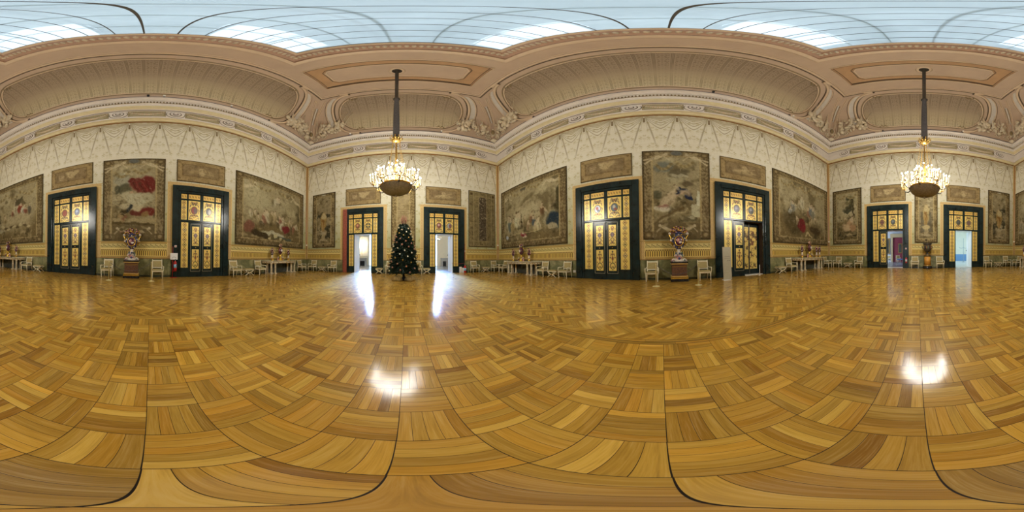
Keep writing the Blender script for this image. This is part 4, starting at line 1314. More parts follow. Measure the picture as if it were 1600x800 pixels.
for w in 'LTRE':
    for i in range(2):
        a, b, c = door_geo(w, i); dn += 1
        root = empty('door_%d' % dn, wp(w, c, 0, 0), wrot(w), 'dark green and gilded palace doorway ' + DLAB[w, i], 'door'); struct(root)
        hw = (b - a) / 2
        ph = hw - 0.50           # half width of the panelled area
        zi = DOOR_TOP - 0.50
        is_open = i in OPENINGS[w]
        mb = MB()
        def cas(x0, x1, z0, z1, dpt, m='lacquer', bev=0.015): mb.box(x0, x1, -dpt, 0.0, z0, z1, m, bev=bev)
        lm = 'red_marble' if (w, i) == ('T', 0) else 'lacquer'
        cas(-hw, -hw + 0.36, 0, DOOR_TOP, 0.16, lm); cas(hw - 0.36, hw, 0, DOOR_TOP, 0.16)
        cas(-hw + (0.36 if lm != 'lacquer' else 0.36), hw - 0.36, DOOR_TOP - 0.36, DOOR_TOP, 0.16)
        cas(-hw + 0.36, -ph, 0, DOOR_TOP - 0.36, 0.10); cas(ph, hw - 0.36, 0, DOOR_TOP - 0.36, 0.10)
        cas(-ph, ph, zi + 0.0, DOOR_TOP - 0.36, 0.10)
        # panelled board with rails
        oh = OPEN_W / 2
        wide = (w, i) in WIDE
        oR = ph if wide else oh
        cas(-ph, -oh, 0, OPEN_H, 0.03, bev=0); cas(-ph, ph, OPEN_H, zi, 0.03, bev=0)
        cas(-ph, -oh, 0, 0.52, 0.06)
        if not wide: cas(oh, ph, 0, OPEN_H, 0.03, bev=0); cas(oh, ph, 0, 0.52, 0.06)
        cas(-ph, ph, OPEN_H, OPEN_H + 0.10, 0.07); cas(-0.09, 0.09, OPEN_H + 0.10, zi, 0.06)
        cas(-ph, ph, 4.54, 4.62, 0.05, bev=0.005)
        xs_ = ph - 0.36
        for sd in (-1, 1): mb.box(min(sd * xs_, sd * (xs_ - 0.08)), max(sd * xs_, sd * (xs_ - 0.08)), -0.05, 0, OPEN_H, zi, 'lacquer')
        for sd in ((-1,) if wide else (-1, 1)): mb.box(min(sd * oh, sd * (oh + 0.05)), max(sd * oh, sd * (oh + 0.05)), -0.07, 0, 0, OPEN_H, 'lacquer')
        cs_ = mb.build('casing', parent=root)
        wst = ph - oh - 0.10; xst = (oh + 0.06 + ph) / 2 - 0.01
        for sd in (-1, 1):
            if not (wide and sd > 0): panel('strip', wst, 2.62, root, (sd * xst, -0.034, 0.54))
            panel('strip', 0.33, 1.20, root, (sd * (ph - 0.18), -0.034, OPEN_H + 0.12))
            panel('bar', 0.33, 0.30, root, (sd * (ph - 0.18), -0.034, 4.63))
            wu = xs_ - 0.09 - 0.10
            xu = (xs_ - 0.08 + 0.10) / 2
            panel('up', wu, 1.20, root, (sd * xu, -0.034, OPEN_H + 0.12), dn * 2 + (sd > 0), MEDS[w, i][0 if sd < 0 else 1])
            panel('bar', wu, 0.30, root, (sd * xu, -0.034, 4.63))
        depth = 0.75 if w != 'R' else 0.38
        if not is_open:
            leaf(root, -oh + 0.01, -0.005, -0.04, 0); leaf(root, 0.005, oh - 0.01, -0.04, 1)
            mb = MB(); mb.box(-oh, oh, -0.075, 0.0, 0, 0.10, 'lacquer'); mb.build('threshold', parent=root)
        else:
            mb = MB()
            jm = 'white_paint' if w == 'T' or (w == 'E' and i == 1) else ('trunk' if w == 'R' else 'beige_frame')
            mb.box(-oh - 0.05, -oh, 0.0, depth, 0, OPEN_H, jm); mb.box(oR, oR + 0.05, 0.0, depth, 0, OPEN_H, jm)
            mb.box(-oh - 0.05, oR + 0.05, 0.0, depth, OPEN_H, OPEN_H + 0.05, jm)
            if w == 'R': mb.box(-oh, oR, 0.0, depth + 0.3, 0, 0.035, 'white_marble')
            else: mb.box(-oh, oR, 0.0, depth, -0.02, 0.004, 'pale_floor' if w == 'T' else 'white_marble')
            mb.build('door_reveal', parent=root)
            if (w, i) in (('R', 1), ('E', 0)):
                leaf(root, -oh + 0.01, -0.005, -0.02, 0)
            if w == 'R':      # second gilded door deeper in the reveal
                g = empty('inner_leaf', (0, 0, 0)); g.parent = root
                mb = MB(); mb.box(-oh, oR, depth, depth + 0.06, 0.035, OPEN_H, 'lacquer')
                xm_ = 0.54; mb.box(xm_ - 0.04, xm_ + 0.04, depth - 0.03, depth, 0.05, OPEN_H, 'bronze')
                l2 = mb.build('second_door_leaf', parent=root)
                bpy.data.objects.remove(g)
                for sx_ in (xm_ - 0.31, xm_ + 0.31):
                    cv = Canvas(0.52, 2.6, 0.03, GOLD, 9)
                    cv.mottle('5A2016', 0.16, 0.56, 0.9, gain=10); cv.mottle('241A16', 0.12, 0.6, 0.8, gain=10)
                    q_ = cv.mesh('gilded_panel', 'gold_panel', l2); q_.location = (sx_, depth - 0.012, 0.35)
            if w == 'T' or (w == 'E' and i == 1):     # white leaf folded back into the next room
                sgn = -1 if (w == 'T' and i == 0) else 1
                mb = MB(); x0 = sgn * (oh - 0.02)
                mb.box(min(x0, x0 + sgn * 0.05), max(x0, x0 + sgn * 0.05), depth, depth + 0.72, 0.02, OPEN_H, 'white_paint')
                lf = mb.build('white_leaf', parent=root)
                k_ = MB().ball((x0 - sgn * 0.05, depth + 0.62, 1.5), 0.045, 'black_rubber', 8, 6).build('handle', parent=lf)

# ---------------------------------------------------------------- tapestries
def fig(cv, x, y, h_, robe, skin='C9AE84', lean=0.0, k=0.85):
    """woven figure: robe, torso, head, arm"""
    cv.ell(x, y, h_ * 0.20, h_ * 0.36, robe, k, lean, 0.5)
    cv.ell(x + h_ * 0.05, y + h_ * 0.12, h_ * 0.07, h_ * 0.22, '5E4C30', k * 0.4, lean)
    cv.ell(x + lean * h_ * 0.35, y - h_ * 0.30, h_ * 0.11, h_ * 0.14, skin, k * 0.9)
    cv.ell(x + lean * h_ * 0.5, y - h_ * 0.47, h_ * 0.065, h_ * 0.075, skin, k)
    cv.ell(x + lean * h_ * 0.5, y - h_ * 0.51, h_ * 0.07, h_ * 0.045, '5A4226', k * 0.8)
    cv.line([(x, y - h_ * 0.30), (x + h_ * 0.22, y - h_ * 0.12)], h_ * 0.07, skin, k * 0.8)
def swagline(cv, x0, x1, y, dip, c1='8A7448', c2='B49C68'):
    n = 9
    for q in range(n + 1):
        t = q / n; cv.ell(x0 + (x1 - x0) * t, y + dip * (1 - (2 * t - 1) ** 2), 0.11, 0.10, c1 if q % 2 else c2, 0.75)
def frame_border(cv, bw, base='8C7650', seed=0, side=None):
    cv.unwarp()
    W, H = cv.wm, cv.hm; sw = side if side else bw
    m = ((cv.X < sw) | (cv.X > W - sw) | (cv.Y < bw) | (cv.Y > H - bw)).astype(float)
    cv.blend(m, base, 1.0)
    xx = np.minimum(cv.X, W - cv.X)
    n = np.sin(xx * 21 + np.sin(cv.Y * 9) * 2.2) * np.sin(cv.Y * 13 + np.sin(xx * 17) * 1.5)
    cv.blend(np.clip(n * 3, 0, 1) * m, '5E4A2C', 0.55); cv.blend(np.clip(-n * 3, 0, 1) * m, 'AE9868', 0.5)
    g = cv.rs.rand(cv.h + 1, cv.w + 1); cv.blend((g > 0.75) * m, '7A6440', 0.5)
    for (d, wd, c, k) in ((0.05, 0.07, '3A2E1C', 0.9), (sw - 0.05, 0.09, 'C0A66E', 0.8)):
        for p in (([(d, d), (d, H - d)]), ([(W - d, d), (W - d, H - d)])): cv.line(p, wd, c, k)
    for (d, wd, c, k) in ((0.05, 0.07, '3A2E1C', 0.9), (bw - 0.05, 0.08, 'C0A66E', 0.7)):
        for p in (([(d, d), (W - d, d)]), ([(d, H - d), (W - d, H - d)])): cv.line(p, wd, c, k)
    for x in (sw / 2, W - sw / 2):
        for y in (bw / 2, H - bw / 2): cv.rect(x - sw * .38, x + sw * .38, y - bw * .38, y + bw * .38, '6E5A38', 0.8); cv.ell(x, y, sw * .2, bw * .2, 'A89060', 0.9)
def landscape(cv, hor=0.6, sky='A6946A', ground='7E6A42'):
    W, H = cv.wm, cv.hm
    cv.warp(min(W, H) * 0.045, min(W, H) * 0.11)
    n = cv.noise(W * 0.3)
    t = np.clip((cv.Y / H - hor) * 4 + (n - 0.5) * 2.5, 0, 1)
    cv.blend(np.ones_like(t), sky, 1); cv.blend(t, ground, 1)
    cv.mottle('C0AE82', W * 0.22, 0.52, 0.75, (cv.Y < H * hor).astype(float), 5)
    cv.mottle('6E5E3C', W * 0.13, 0.56, 0.7, None, 6)
    cv.mottle('4A4028', W * 0.08, 0.60, 0.7, (cv.Y > H * hor * 0.8).astype(float), 7)
    cv.mottle('B8A274', W * 0.05, 0.60, 0.55, (cv.Y > H * hor * 0.8).astype(float), 7)
def putto(cv, x, y, s, flip=1):
    c = 'D0B98C'
    cv.ell(x, y, 0.55 * s, 0.20 * s, c, 0.9, 0.5 * flip); cv.ell(x - 0.6 * s * flip, y - 0.30 * s, 0.17 * s, 0.17 * s, c, 0.95)
    cv.line([(x + 0.4 * s * flip, y + 0.2 * s), (x + 1.1 * s * flip, y + 0.75 * s)], 0.16 * s, c, 0.9)
    cv.line([(x + 0.3 * s * flip, y + 0.1 * s), (x + 1.2 * s * flip, y + 0.35 * s)], 0.14 * s, c, 0.85)
    cv.line([(x - 0.4 * s * flip, y - 0.1 * s), (x - 0.9 * s * flip, y + 0.4 * s)], 0.11 * s, c, 0.8)
    cv.ell(x - 0.0 * s, y - 0.32 * s, 0.45 * s, 0.14 * s, 'A89468', 0.8, -0.5 * flip)
def paint(kind, W, H):
    seed = sum(ord(q) for q in kind)
    cv = Canvas(W, H, 0.045, '96825A', seed)
    fx = lambda x: x * W
    fy = lambda y: y * H
    rs = random.Random(seed)
    if kind in ('L1', 'L3', 'R1', 'R3'):
        landscape(cv, {'L1': .55, 'L3': .5, 'R1': .62, 'R3': .5}[kind])
        if kind == 'L1':
            for x, y, h, c in ((.56, .44, 1.3, 'C4B48A'), (.64, .46, 1.3, '9A3C30'), (.70, .50, 1.0, 'C8C0A0'), (.50, .52, .9, '8A5240'), (.16, .66, 1.1, 'A89A78'), (.22, .70, .9, 'B8AA80'), (.34, .60, .9, '9A8458'), (.80, .50, .9, '5E5A4A'), (.74, .52, .8, '8A4636')):
                fig(cv, fx(x), fy(y), h, c)
            cv.ell(fx(.62), fy(.33), .5, .22, '4E4630', .8, -.5); cv.ell(fx(.68), fy(.36), .4, .14, '6A5C3C', .8, .6)
            cv.ell(fx(.60), fy(.62), 1.4, .4, 'B8A478', .55)
            for q in range(9): cv.ell(fx(.3 + .06 * q), fy(.72 + .02 * (q % 3)), .25, .10, ('C4B080', '5A4A30')[q % 2], .8)
            cv.ell(fx(.2), fy(.78), 1.0, .12, 'C0B490', .6)
            for q in range(3): swagline(cv, fx(.12 + .27 * q), fx(.36 + .27 * q), fy(.18), .45)
        if kind == 'L3':
            cv.ell(fx(.25), fy(.33), 1.2, 1.0, 'B8A87C', .7); cv.ell(fx(.75), fy(.35), .8, .8, 'B4A274', .6)
            fig(cv, fx(.5), fy(.35), 1.3, 'C8B690', lean=.4); cv.ell(fx(.52), fy(.43), .9, .3, 'A89870', .8)
            for q in range(16):
                x = .14 + .74 * (q + .5) / 16; y = .58 + .12 * rs.random()
                fig(cv, fx(x), fy(y), .75 + .35 * rs.random(), ('C4B48C', '8E7A50', 'B29A6C', '6A5A3C', 'A06A50')[q % 5], lean=rs.uniform(-.4, .4))
            fig(cv, fx(.60), fy(.68), 1.1, 'D0C29A', lean=.3)
            cv.ell(fx(.67), fy(.735), .42, .30, '84262E', .95); cv.ell(fx(.15), fy(.76), .45, .35, '8A5240', .8)
            cv.ell(fx(.48), fy(.82), 1.1, .16, 'BEB490', .9, .1); cv.line([(fx(.48), fy(.87)), (fx(.76), fy(.875))], .18, '4E5A54', .9)
            cv.ell(fx(.3), fy(.85), 1.0, .25, '3E3220', .9, .2)
            putto(cv, fx(.17), fy(.17), .75, -1); putto(cv, fx(.83), fy(.2), .75, 1)
            swagline(cv, fx(.2), fx(.48), fy(.12), .3); swagline(cv, fx(.52), fx(.8), fy(.12), .3)
            for q in range(9): cv.ell(fx(.5 + .035 * (q - 4)), fy(.93 - .02 * (4 - abs(q - 4))), .15, .13, ('C8B47C', '6A5E3C')[q % 2], .9)
        if kind == 'R1':
            cv.ell(fx(.5), fy(.33), .9, .35, '7E6E4A', .8, -.4); cv.ell(fx(.45), fy(.38), .9, .18, 'BCA87C', .7, -.3)
            for x, y, h, c in ((.17, .62, 1.4, 'C0B088'), (.20, .64, 1.4, '5E6A64'), (.25, .66, 1.3, 'B49A60'), (.32, .60, 1.5, 'CCC096'), (.36, .60, 1.5, 'C8B88C'), (.45, .63, .9, '8E7A50'), (.56, .6, .9, '8A6040'), (.60, .66, 1.0, '4E5E68'), (.71, .54, 1.2, '7A5436'), (.52, .7, .9, 'A88862'), (.66, .73, 1.1, 'CEBE8E'), (.62, .76, .9, 'BEAA78'), (.76, .62, 1.1, 'A89A74')):
                fig(cv, fx(x), fy(y), h, c)
            cv.ell(fx(.85), fy(.69), .55, .5, '1E3A4A', .95, .3); cv.ell(fx(.84), fy(.76), .35, .18, 'B8A47A', .9)
            cv.line([(fx(.395), fy(.52)), (fx(.395), fy(.70))], .1, '4A3A24')
            for q in range(3): cv.line([(fx(.1), fy(.80 + .02 * q)), (fx(.75), fy(.77 + .02 * q))], .05, ('C0A870', '4A3E26', '6A5A38')[q], .6)
            for q in range(12): cv.ell(fx(.45 + .05 * rs.uniform(-1, 1)), fy(.84 + .03 * rs.uniform(-1, 1)), .14, .12, ('8A2A34', 'B05A60', 'C8B890')[q % 3], .9)
            cv.ell(fx(.13), fy(.82), .2, .18, 'B8BEC0', .9)
            cv.ell(fx(.92), fy(.45), .35, 1.0, '3E3A24', .8)
            putto(cv, fx(.82), fy(.13), .8, 1); putto(cv, fx(.12), fy(.16), .8, -1)
            swagline(cv, fx(.2), fx(.45), fy(.10), .35); swagline(cv, fx(.5), fx(.72), fy(.10), .35); cv.ell(fx(.42), fy(.08), .4, .3, '5A5648', .9)
            cv.rect(fx(.55), fx(.86), fy(.9), fy(.965), '5E4E30', .6)
        if kind == 'R3':
            for q in range(5): swagline(cv, fx(.12 + .16 * q), fx(.26 + .16 * q), fy(.13), .4)
            cv.ell(fx(.3), fy(.72), 1.1, .8, '4E4228', .6, .6)
            for x, y, h, c in ((.44, .40, 1.3, 'CCC09A'), (.38, .44, 1.0, 'B8A880'), (.27, .50, 1.0, '8A8A80'), (.25, .56, .8, 'B8B8A8'), (.32, .48, .8, 'C4B890'), (.56, .52, 1.1, '9A6A50'), (.62, .48, 1.3, '6A7074'), (.66, .52, 1.3, '8A8670'), (.35, .66, .8, 'B8A078'), (.7, .62, .8, 'A08C64'), (.60, .66, .8, 'B09A6C')):
                fig(cv, fx(x), fy(y), h, c)
            cv.ell(fx(.44), fy(.42), .12, .9, 'B8A880', .5)
            cv.ell(fx(.43), fy(.72), .42, .42, '7C1E28', .95, .4); cv.ell(fx(.47), fy(.78), .25, .3, '8A242E', .95)
            cv.ell(fx(.7), fy(.78), .8, .25, '4A3A26', .8, .2)
            cv.line([(fx(.50), fy(.88)), (fx(.56), fy(.83)), (fx(.62), fy(.9))], .12, 'C8B078', .9)
        frame_border(cv, 0.50, '84704A', side=.62)
        cv.blend(np.clip((cv.noise(.2) - .5) * 4, 0, 1) * (cv.Y > H - .5), '4A3E24', .6)
    elif kind in ('Lc', 'R2'):
        landscape(cv, .6)
        x0, x1 = .15, .86
        if kind == 'Lc':
            cv.ell(fx(.32), fy(.3), .5, .5, 'A29C80', .7); cv.ell(fx(.38), fy(.22), .09, .09, 'E8E2C4', 1)
            cv.line([(fx(.5), fy(.12)), (fx(.62), fy(.3)), (fx(.76), fy(.22))], .35, 'B0A078', .7)
            cv.ell(fx(.36), fy(.42), .35, .4, '56543C', .8); cv.ell(fx(.24), fy(.42), .2, .25, '4A4A38', .7)
            cv.ell(fx(.60), fy(.37), .6, .42, '7C302A', .95, .35); cv.ell(fx(.74), fy(.36), .42, .55, '7E2A28', .95); cv.ell(fx(.48), fy(.31), .18, .2, '7A2A28', .95)
            for q in range(5): cv.line([(fx(.5 + .05 * q), fy(.33)), (fx(.56 + .05 * q), fy(.45))], .05, 'A04A3C' if q % 2 else '5A1E1E', .7)
            cv.ell(fx(.42), fy(.50), .36, .32, 'BEAF84', .95, .5); cv.ell(fx(.60), fy(.54), .75, .38, 'C0B48C', .95, -.1); cv.ell(fx(.72), fy(.52), .4, .3, 'B4A67E', .9)
            cv.ell(fx(.48), fy(.63), .7, .22, 'C4B286', .9, .1); cv.ell(fx(.46), fy(.46), .1, .1, 'BE9A70', 1)
            for q in range(6): cv.line([(fx(.38 + .06 * q), fy(.50 + .02 * (q % 2))), (fx(.46 + .06 * q), fy(.60))], .035, 'A08C60', .7)
            cv.line([(fx(.36), fy(.71)), (fx(.46), fy(.62))], .18, '263038', .95)
            cv.ell(fx(.72), fy(.67), .42, .26, '7E2C28', .95); cv.ell(fx(.55), fy(.70), .35, .15, '6A2420', .8); cv.ell(fx(.69), fy(.71), .2, .2, '9A7A48', .9)
            for q in range(4): cv.line([(fx(.15), fy(.57 + .012 * q)), (fx(.34), fy(.57 + .012 * q))], .03, ('6A5A3A', 'C0AA78')[q % 2], .7)
            cv.rect(fx(.15), fx(.86), fy(.76), fy(.80), 'B09A6A', .8); cv.rect(fx(.15), fx(.86), fy(.80), fy(.83), '5A4A2C', .7)
            for q in range(12): cv.ell(fx(.25 + .15 * rs.random()), fy(.68 + .12 * rs.random()), .12, .08, ('4A3E28', '8A5A40', 'A88C5C')[q % 3], .8)
        else:
            cv.ell(fx(.3), fy(.22), .5, .4, '6E746C', .7); cv.ell(fx(.53), fy(.30), .55, .28, '6A6046', .8, -.15); cv.ell(fx(.55), fy(.33), .5, .12, 'C4B68E', .7, .1)
            cv.ell(fx(.5), fy(.38), .55, .16, 'B4A67C', .7); cv.ell(fx(.66), fy(.42), .35, .22, '5A4C34', .7)
            for q in range(14):
                t = q / 13
                cv.ell(fx(.50 + .17 * t), fy(.54 - .07 * math.sin(t * PI) + .04 * t), .17, .12, '1C2E4C', .95)
            cv.ell(fx(.66), fy(.56), .18, .2, '1E3050', .95)
            fig(cv, fx(.62), fy(.53), .9, 'C8A87C', lean=-1.2)
            cv.line([(fx(.48), fy(.58)), (fx(.60), fy(.52))], .10, 'C8A47C', .9)
            fig(cv, fx(.36), fy(.64), 1.4, 'CDB489', lean=.6); cv.ell(fx(.30), fy(.68), .3, .16, 'A06A5A', .8); cv.ell(fx(.27), fy(.70), .55, .16, 'D2C4A0', .85)
            cv.line([(fx(.36), fy(.56)), (fx(.47), fy(.50))], .10, 'CDB489', .9)
            cv.ell(fx(.22), fy(.56), .25, .3, '5E5C44', .8)
            cv.rect(fx(.70), fx(.84), fy(.66), fy(.78), 'C6BA90', .85); cv.rect(fx(.79), fx(.84), fy(.51), fy(.67), 'D6CEA8', .8)
            cv.line([(fx(.2), fy(.83)), (fx(.6), fy(.68))], .12, '6A5634', .8); cv.line([(fx(.2), fy(.86)), (fx(.65), fy(.70))], .06, 'BCA878', .8)
            cv.ell(fx(.7), fy(.80), .4, .16, '6E6446', .8); cv.ell(fx(.72), fy(.79), .22, .08, 'BEB088', .8)
        frame_border(cv, 0.50, '94805A', side=.56)
        m = ((cv.Y > H * .835) & (cv.X > .56) & (cv.X < W - .56)).astype(float); cv.blend(m, '7A6844', .9)
        putto(cv, fx(.24), fy(.09), .62, -1); putto(cv, fx(.76), fy(.09), .62, 1)
        swagline(cv, fx(.2), fx(.42), fy(.19), .35); swagline(cv, fx(.5), fx(.74), fy(.16), .3); cv.ell(fx(.5), fy(.04), .3, .16, '6E7068', .9)
        putto(cv, fx(.32), fy(.89), .45, 1); putto(cv, fx(.68), fy(.89), .45, -1)
        for q in range(14): cv.ell(fx(.3 + .4 * rs.random()), fy(.87 + .08 * rs.random()), .12, .09, ('B8A270', '5E4E30', '9A6A50')[q % 3], .8)
    elif kind in ('T1', 'E3', 'E2'):
        landscape(cv, .75, '9E8A62', '6E5C3A'); 
        m = ((cv.Y > H * .35) & (cv.Y < H * .85)).astype(float); cv.mottle('3C3A2C', .35, .5, .85, m * (kind != 'E2'), 7)
        cx = W / 2
        if kind == 'E2': cv.rect(cx - .45, cx + .45, H * .5, H * .83, '6C6450', .7)
        cv.ell(cx, fy(.53), W * .13, H * .16, 'B08C4C' if kind != 'E2' else 'C0A468', .95); cv.ell(cx - .05, fy(.57), W * .07, H * .10, '8A5E2C', .7)
        cv.ell(cx, fy(.40), W * .05, H * .03, 'C8AE78', .95); cv.ell(cx + .03, fy(.45), W * .10, H * .05, 'C8B07A', .9)
        cv.line([(cx - .1, fy(.55)), (cx - .14, fy(.70))], .12, 'B89456'); cv.line([(cx + .06, fy(.6)), (cx, fy(.71))], .12, 'A8844A')
        cv.ell(cx, fy(.755), W * .13, H * .03, 'B8A47A', .95); cv.rect(cx - W * .08, cx + W * .08, fy(.77), fy(.86), 'B09A6C', .9)
        cv.line([(cx - W * .15, fy(.875)), (cx + W * .15, fy(.875))], .14, 'B8A276')
        if kind == 'E2': cv.ell(cx, fy(.75), W * .18, H * .035, 'C4AC74', .95)
        frame_border(cv, .38, '8C7650' if kind != 'E2' else 'A68C5A', side=W * .2)
        for x in (W * .1, W * .9):
            for q in range(4): cv.ell(x, H * (.15 + .18 * q), W * .05, H * .04, ('B49A62', '6A5634')[q % 2], .7)
        cv.ell(cx, H * .035, .22, .08, 'C8BC98', .9); cv.ell(cx, H * .955, .12, .07, '3A2E1C', .9)
    elif kind == 'T2':
        cv = Canvas(W, H, .045, 'AE9668', 5); cv.mottle('917A4E', .5, .5, .5)
        for y in (.4, .44, .47): cv.line([(W * .28, H * y), (W * .72, H * (y + .01))], .04, '8A7048', .7)
        cv.mottle('8A6A44', .2, .55, .6, (cv.Y > H * .5).astype(float))
        frame_border(cv, .36, 'A48A58', side=W * .27)
    elif kind == 'T3':
        cv.rect(0, W, 0, H, '8A7850'); cv.mottle('A48E5C', .25, .52, .7); cv.mottle('5C4C30', .12, .58, .6)
        m = ((cv.X > W * .37) & (cv.X < W * .66) & (cv.Y > H * .1) & (cv.Y < H * .9)).astype(float); cv.blend(m, '5C4E3E', .9)
        cv.mottle('B09C78', .09, .55, .75, m, 9); cv.mottle('3A3228', .09, .58, .7, m, 9)
        for x in (.03, .18, .37, .66, .85, .97): cv.line([(W * x, .1), (W * x, H - .1)], .06, 'B49E6A', .8)
        for y in (.02, .1, .9, .98): cv.line([(.1, H * y), (W - .1, H * y)], .07, 'A8925F', .8)
        for x in (.1, .92): cv.ell(W * x, H * .06, .1, .12, '5A4226', .9)
        cv.line([(.02, .02), (W - .02, .02), (W - .02, H - .02), (.02, H - .02), (.02, .02)], .07, '40341F', .9)
    elif kind == 'E1':
        landscape(cv, .6, 'A8966A', '76643E')
        for q in range(40): cv.ell(fx(.62 + .12 * rs.uniform(-1, 1)), fy(.28 + .12 * rs.uniform(-1, 1)), .16, .12, ('4E4E38', '7A7048')[q % 2], .7)
        cv.line([(fx(.68), fy(.2)), (fx(.74), fy(.5))], .16, '4E4630'); cv.line([(fx(.66), fy(.3)), (fx(.5), fy(.42))], .12, '4E4630')
        for q in range(20): cv.ell(fx(.52 + .14 * rs.uniform(-1, 1)), fy(.42 + .03 * rs.uniform(-1, 1)), .14, .10, '50503C', .7)
        cv.ell(fx(.3), fy(.3), .4, .8, 'B8A678', .6)
        fig(cv, fx(.6), fy(.66), 1.5, 'C49A6C', lean=.4); cv.ell(fx(.5), fy(.71), .5, .3, 'C8A87A', .9, .5); cv.ell(fx(.7), fy(.72), .3, .3, 'B88A5E', .8); fig(cv, fx(.45), fy(.6), .9, '9A8458')
        cv.mottle('3E3A28', .2, .52, .8, (cv.Y > H * .78).astype(float)); cv.ell(fx(.58), fy(.84), .3, .12, 'B8A070', .8)
        frame_border(cv, .42, '7E6C48', side=.45)
        swagline(cv, fx(.18), fx(.42), fy(.13), .25); swagline(cv, fx(.5), fx(.8), fy(.13), .3)
    elif kind.startswith('ov'):
        cv = Canvas(W, H, .04, 'A08A5E', seed); cv.mottle('8C7650', .5, .5, .5)
        cv.rect(W * .11, W * .86, H * .2, H * .74, '8E7A58', .9); cv.mottle('7A6648', .4, .5, .6, ((cv.X > W * .11) & (cv.X < W * .86) & (cv.Y > H * .2) & (cv.Y < H * .74)).astype(float))
        cv.line([(W * .11, H * .2), (W * .86, H * .2), (W * .86, H * .74), (W * .11, H * .74), (W * .11, H * .2)], .04, '6A5434', .8)
        v = int(kind[2:]) % 4
        c = 'BCA87C'
        if v in (0, 2):
            cv.ell(W * .5, H * .45, W * .11, H * .17, c, .9, .4); cv.ell(W * .6, H * .38, W * .10, H * .10, 'B4A074', .9, -.5); cv.ell(W * .42, H * .36, W * .07, H * .06, c, .8, .8)
            for q in range(7): cv.line([(W * .2, H * (.40 + .04 * q)), (W * .34, H * (.46 + .025 * q))], .03, 'C4B086', .7)
        elif v == 1:
            cv.ell(W * .5, H * .5, W * .08, H * .18, c, .9); cv.ell(W * .36, H * .52, W * .12, H * .10, 'A89468', .8, -.3); cv.ell(W * .64, H * .52, W * .12, H * .10, 'A89468', .8, .3)
        else:
            cv.ell(W * .5, H * .56, W * .24, H * .10, 'B29E72', .8); cv.ell(W * .5, H * .42, W * .06, H * .14, c, .8); cv.line([(W * .25, H * .62), (W * .72, H * .36)], .06, 'C0AC80', .7)
        cv.mottle('6A563A', .12, .6, .6, ((cv.X > W * .11) & (cv.X < W * .86) & (cv.Y > H * .2) & (cv.Y < H * .74)).astype(float))
        for x in (.05, .93):
            for y in (.12, .86): cv.ell(W * x, H * y, .08, .06, '6E5634', .8)
        cv.ell(W * .46, H * .12, .35, .07, '7E6842', .7)
        cv.line([(.02, .02), (W - .02, .02), (W - .02, H - .02), (.02, H - .02), (.02, .02)], .06, '4A3C24', .9)
    return cv
TAPS = [('L1', 'L', -13.42, -7.06, 2.05, 7.42, 'wide landscape tapestry with red-robed figures above the console at the far end'),
        ('Lc', 'L', -2.75, 0.81, 2.02, 7.38, 'tapestry of a pale reclining figure under a crimson drape'),
        ('L3', 'L', 5.23, 12.43, 2.03, 7.40, 'wide crowded feast tapestry with a white cloth and small red robe'),
        ('T1', 'T', -8.41, -6.05, 2.13, 7.38, 'narrow statue tapestry left of the marble-edged doorway'),
        ('T2', 'T', -1.20, 0.77, 2.06, 7.40, 'pale tan tapestry partly hidden by the Christmas tree'),
        ('T3', 'T', 5.29, 7.94, 2.20, 7.45, 'tapestry of plain vertical bands with a dark mottled middle'),
        ('R1', 'R', -12.43, -5.40, 2.05, 7.45, 'wide tapestry of strolling figures with a dark blue robe at the edge'),
        ('R2', 'R', -0.94, 2.57, 2.06, 7.48, 'tall tapestry with a flying dark blue scarf in its centre'),
        ('R3', 'R', 6.75, 13.40, 2.02, 7.52, 'wide tapestry with one crimson robe below its middle'),
        ('E1', 'E', -7.76, -4.86, 2.10, 7.45, 'tapestry of a leaning tree over a seated peach-robed figure'),
        ('E2', 'E', -0.27, 1.66, 2.10, 7.40, 'tan statue tapestry hanging behind the bronze urn'),
        ('E3', 'E', 6.23, 8.54, 2.16, 7.38, 'narrow tapestry of a golden statue on a pedestal near the blue-lit doorway')]
for k, w, u0, u1, z0, z1, lab in TAPS:
    cv = paint(k, u1 - u0, z1 - z0)
    cv.a = np.clip((cv.a - 0.48) * 1.18 + 0.46, 0.03, 1); lum_ = cv.a.mean(-1, keepdims=True)
    cv.a = (lum_ + (cv.a - lum_) * 0.82) * np.array((0.93, 0.96, 1.0))
    o = cv.mesh('tapestry', 'tapestry', None, 0.035)
    o.location = wp(w, (u0 + u1) / 2, 0.012, z0); o.rotation_euler = (0, 0, wrot(w))
    tag(o, lab, 'tapestry')
OVS = [('L', -6.34, -3.39, 0), ('L', 1.45, 4.45, 1), ('T', -5.06, -2.04, 2), ('T', 1.58, 4.59, 3), ('R', -4.44, -1.46, 0), ('R', 3.16, 6.22, 3), ('E', -4.04, -1.0, 2), ('E', 2.42, 5.43, 1)]
OLAB = ['left of the crimson drape tapestry', 'above the doorway with the fire extinguisher', 'above the marble-edged doorway', 'above the doorway right of the Christmas tree',
        'left of the blue scarf tapestry', 'above the doorway behind the frosted panel', 'above the doorway to the crimson room', 'above the doorway to the blue-lit room']
for n_, (w, u0, u1, v) in enumerate(OVS):
    z0, z1 = 5.80, 7.42
    cv = paint('ov%d' % v, u1 - u0, z1 - z0)
    o = cv.mesh('overdoor_tapestry', 'tapestry', None, 0.035)
    o.location = wp(w, (u0 + u1) / 2, 0.012, z0); o.rotation_euler = (0, 0, wrot(w))
    tag(o, 'low wide tan tapestry ' + OLAB[n_], 'tapestry', 'overdoor tapestries')
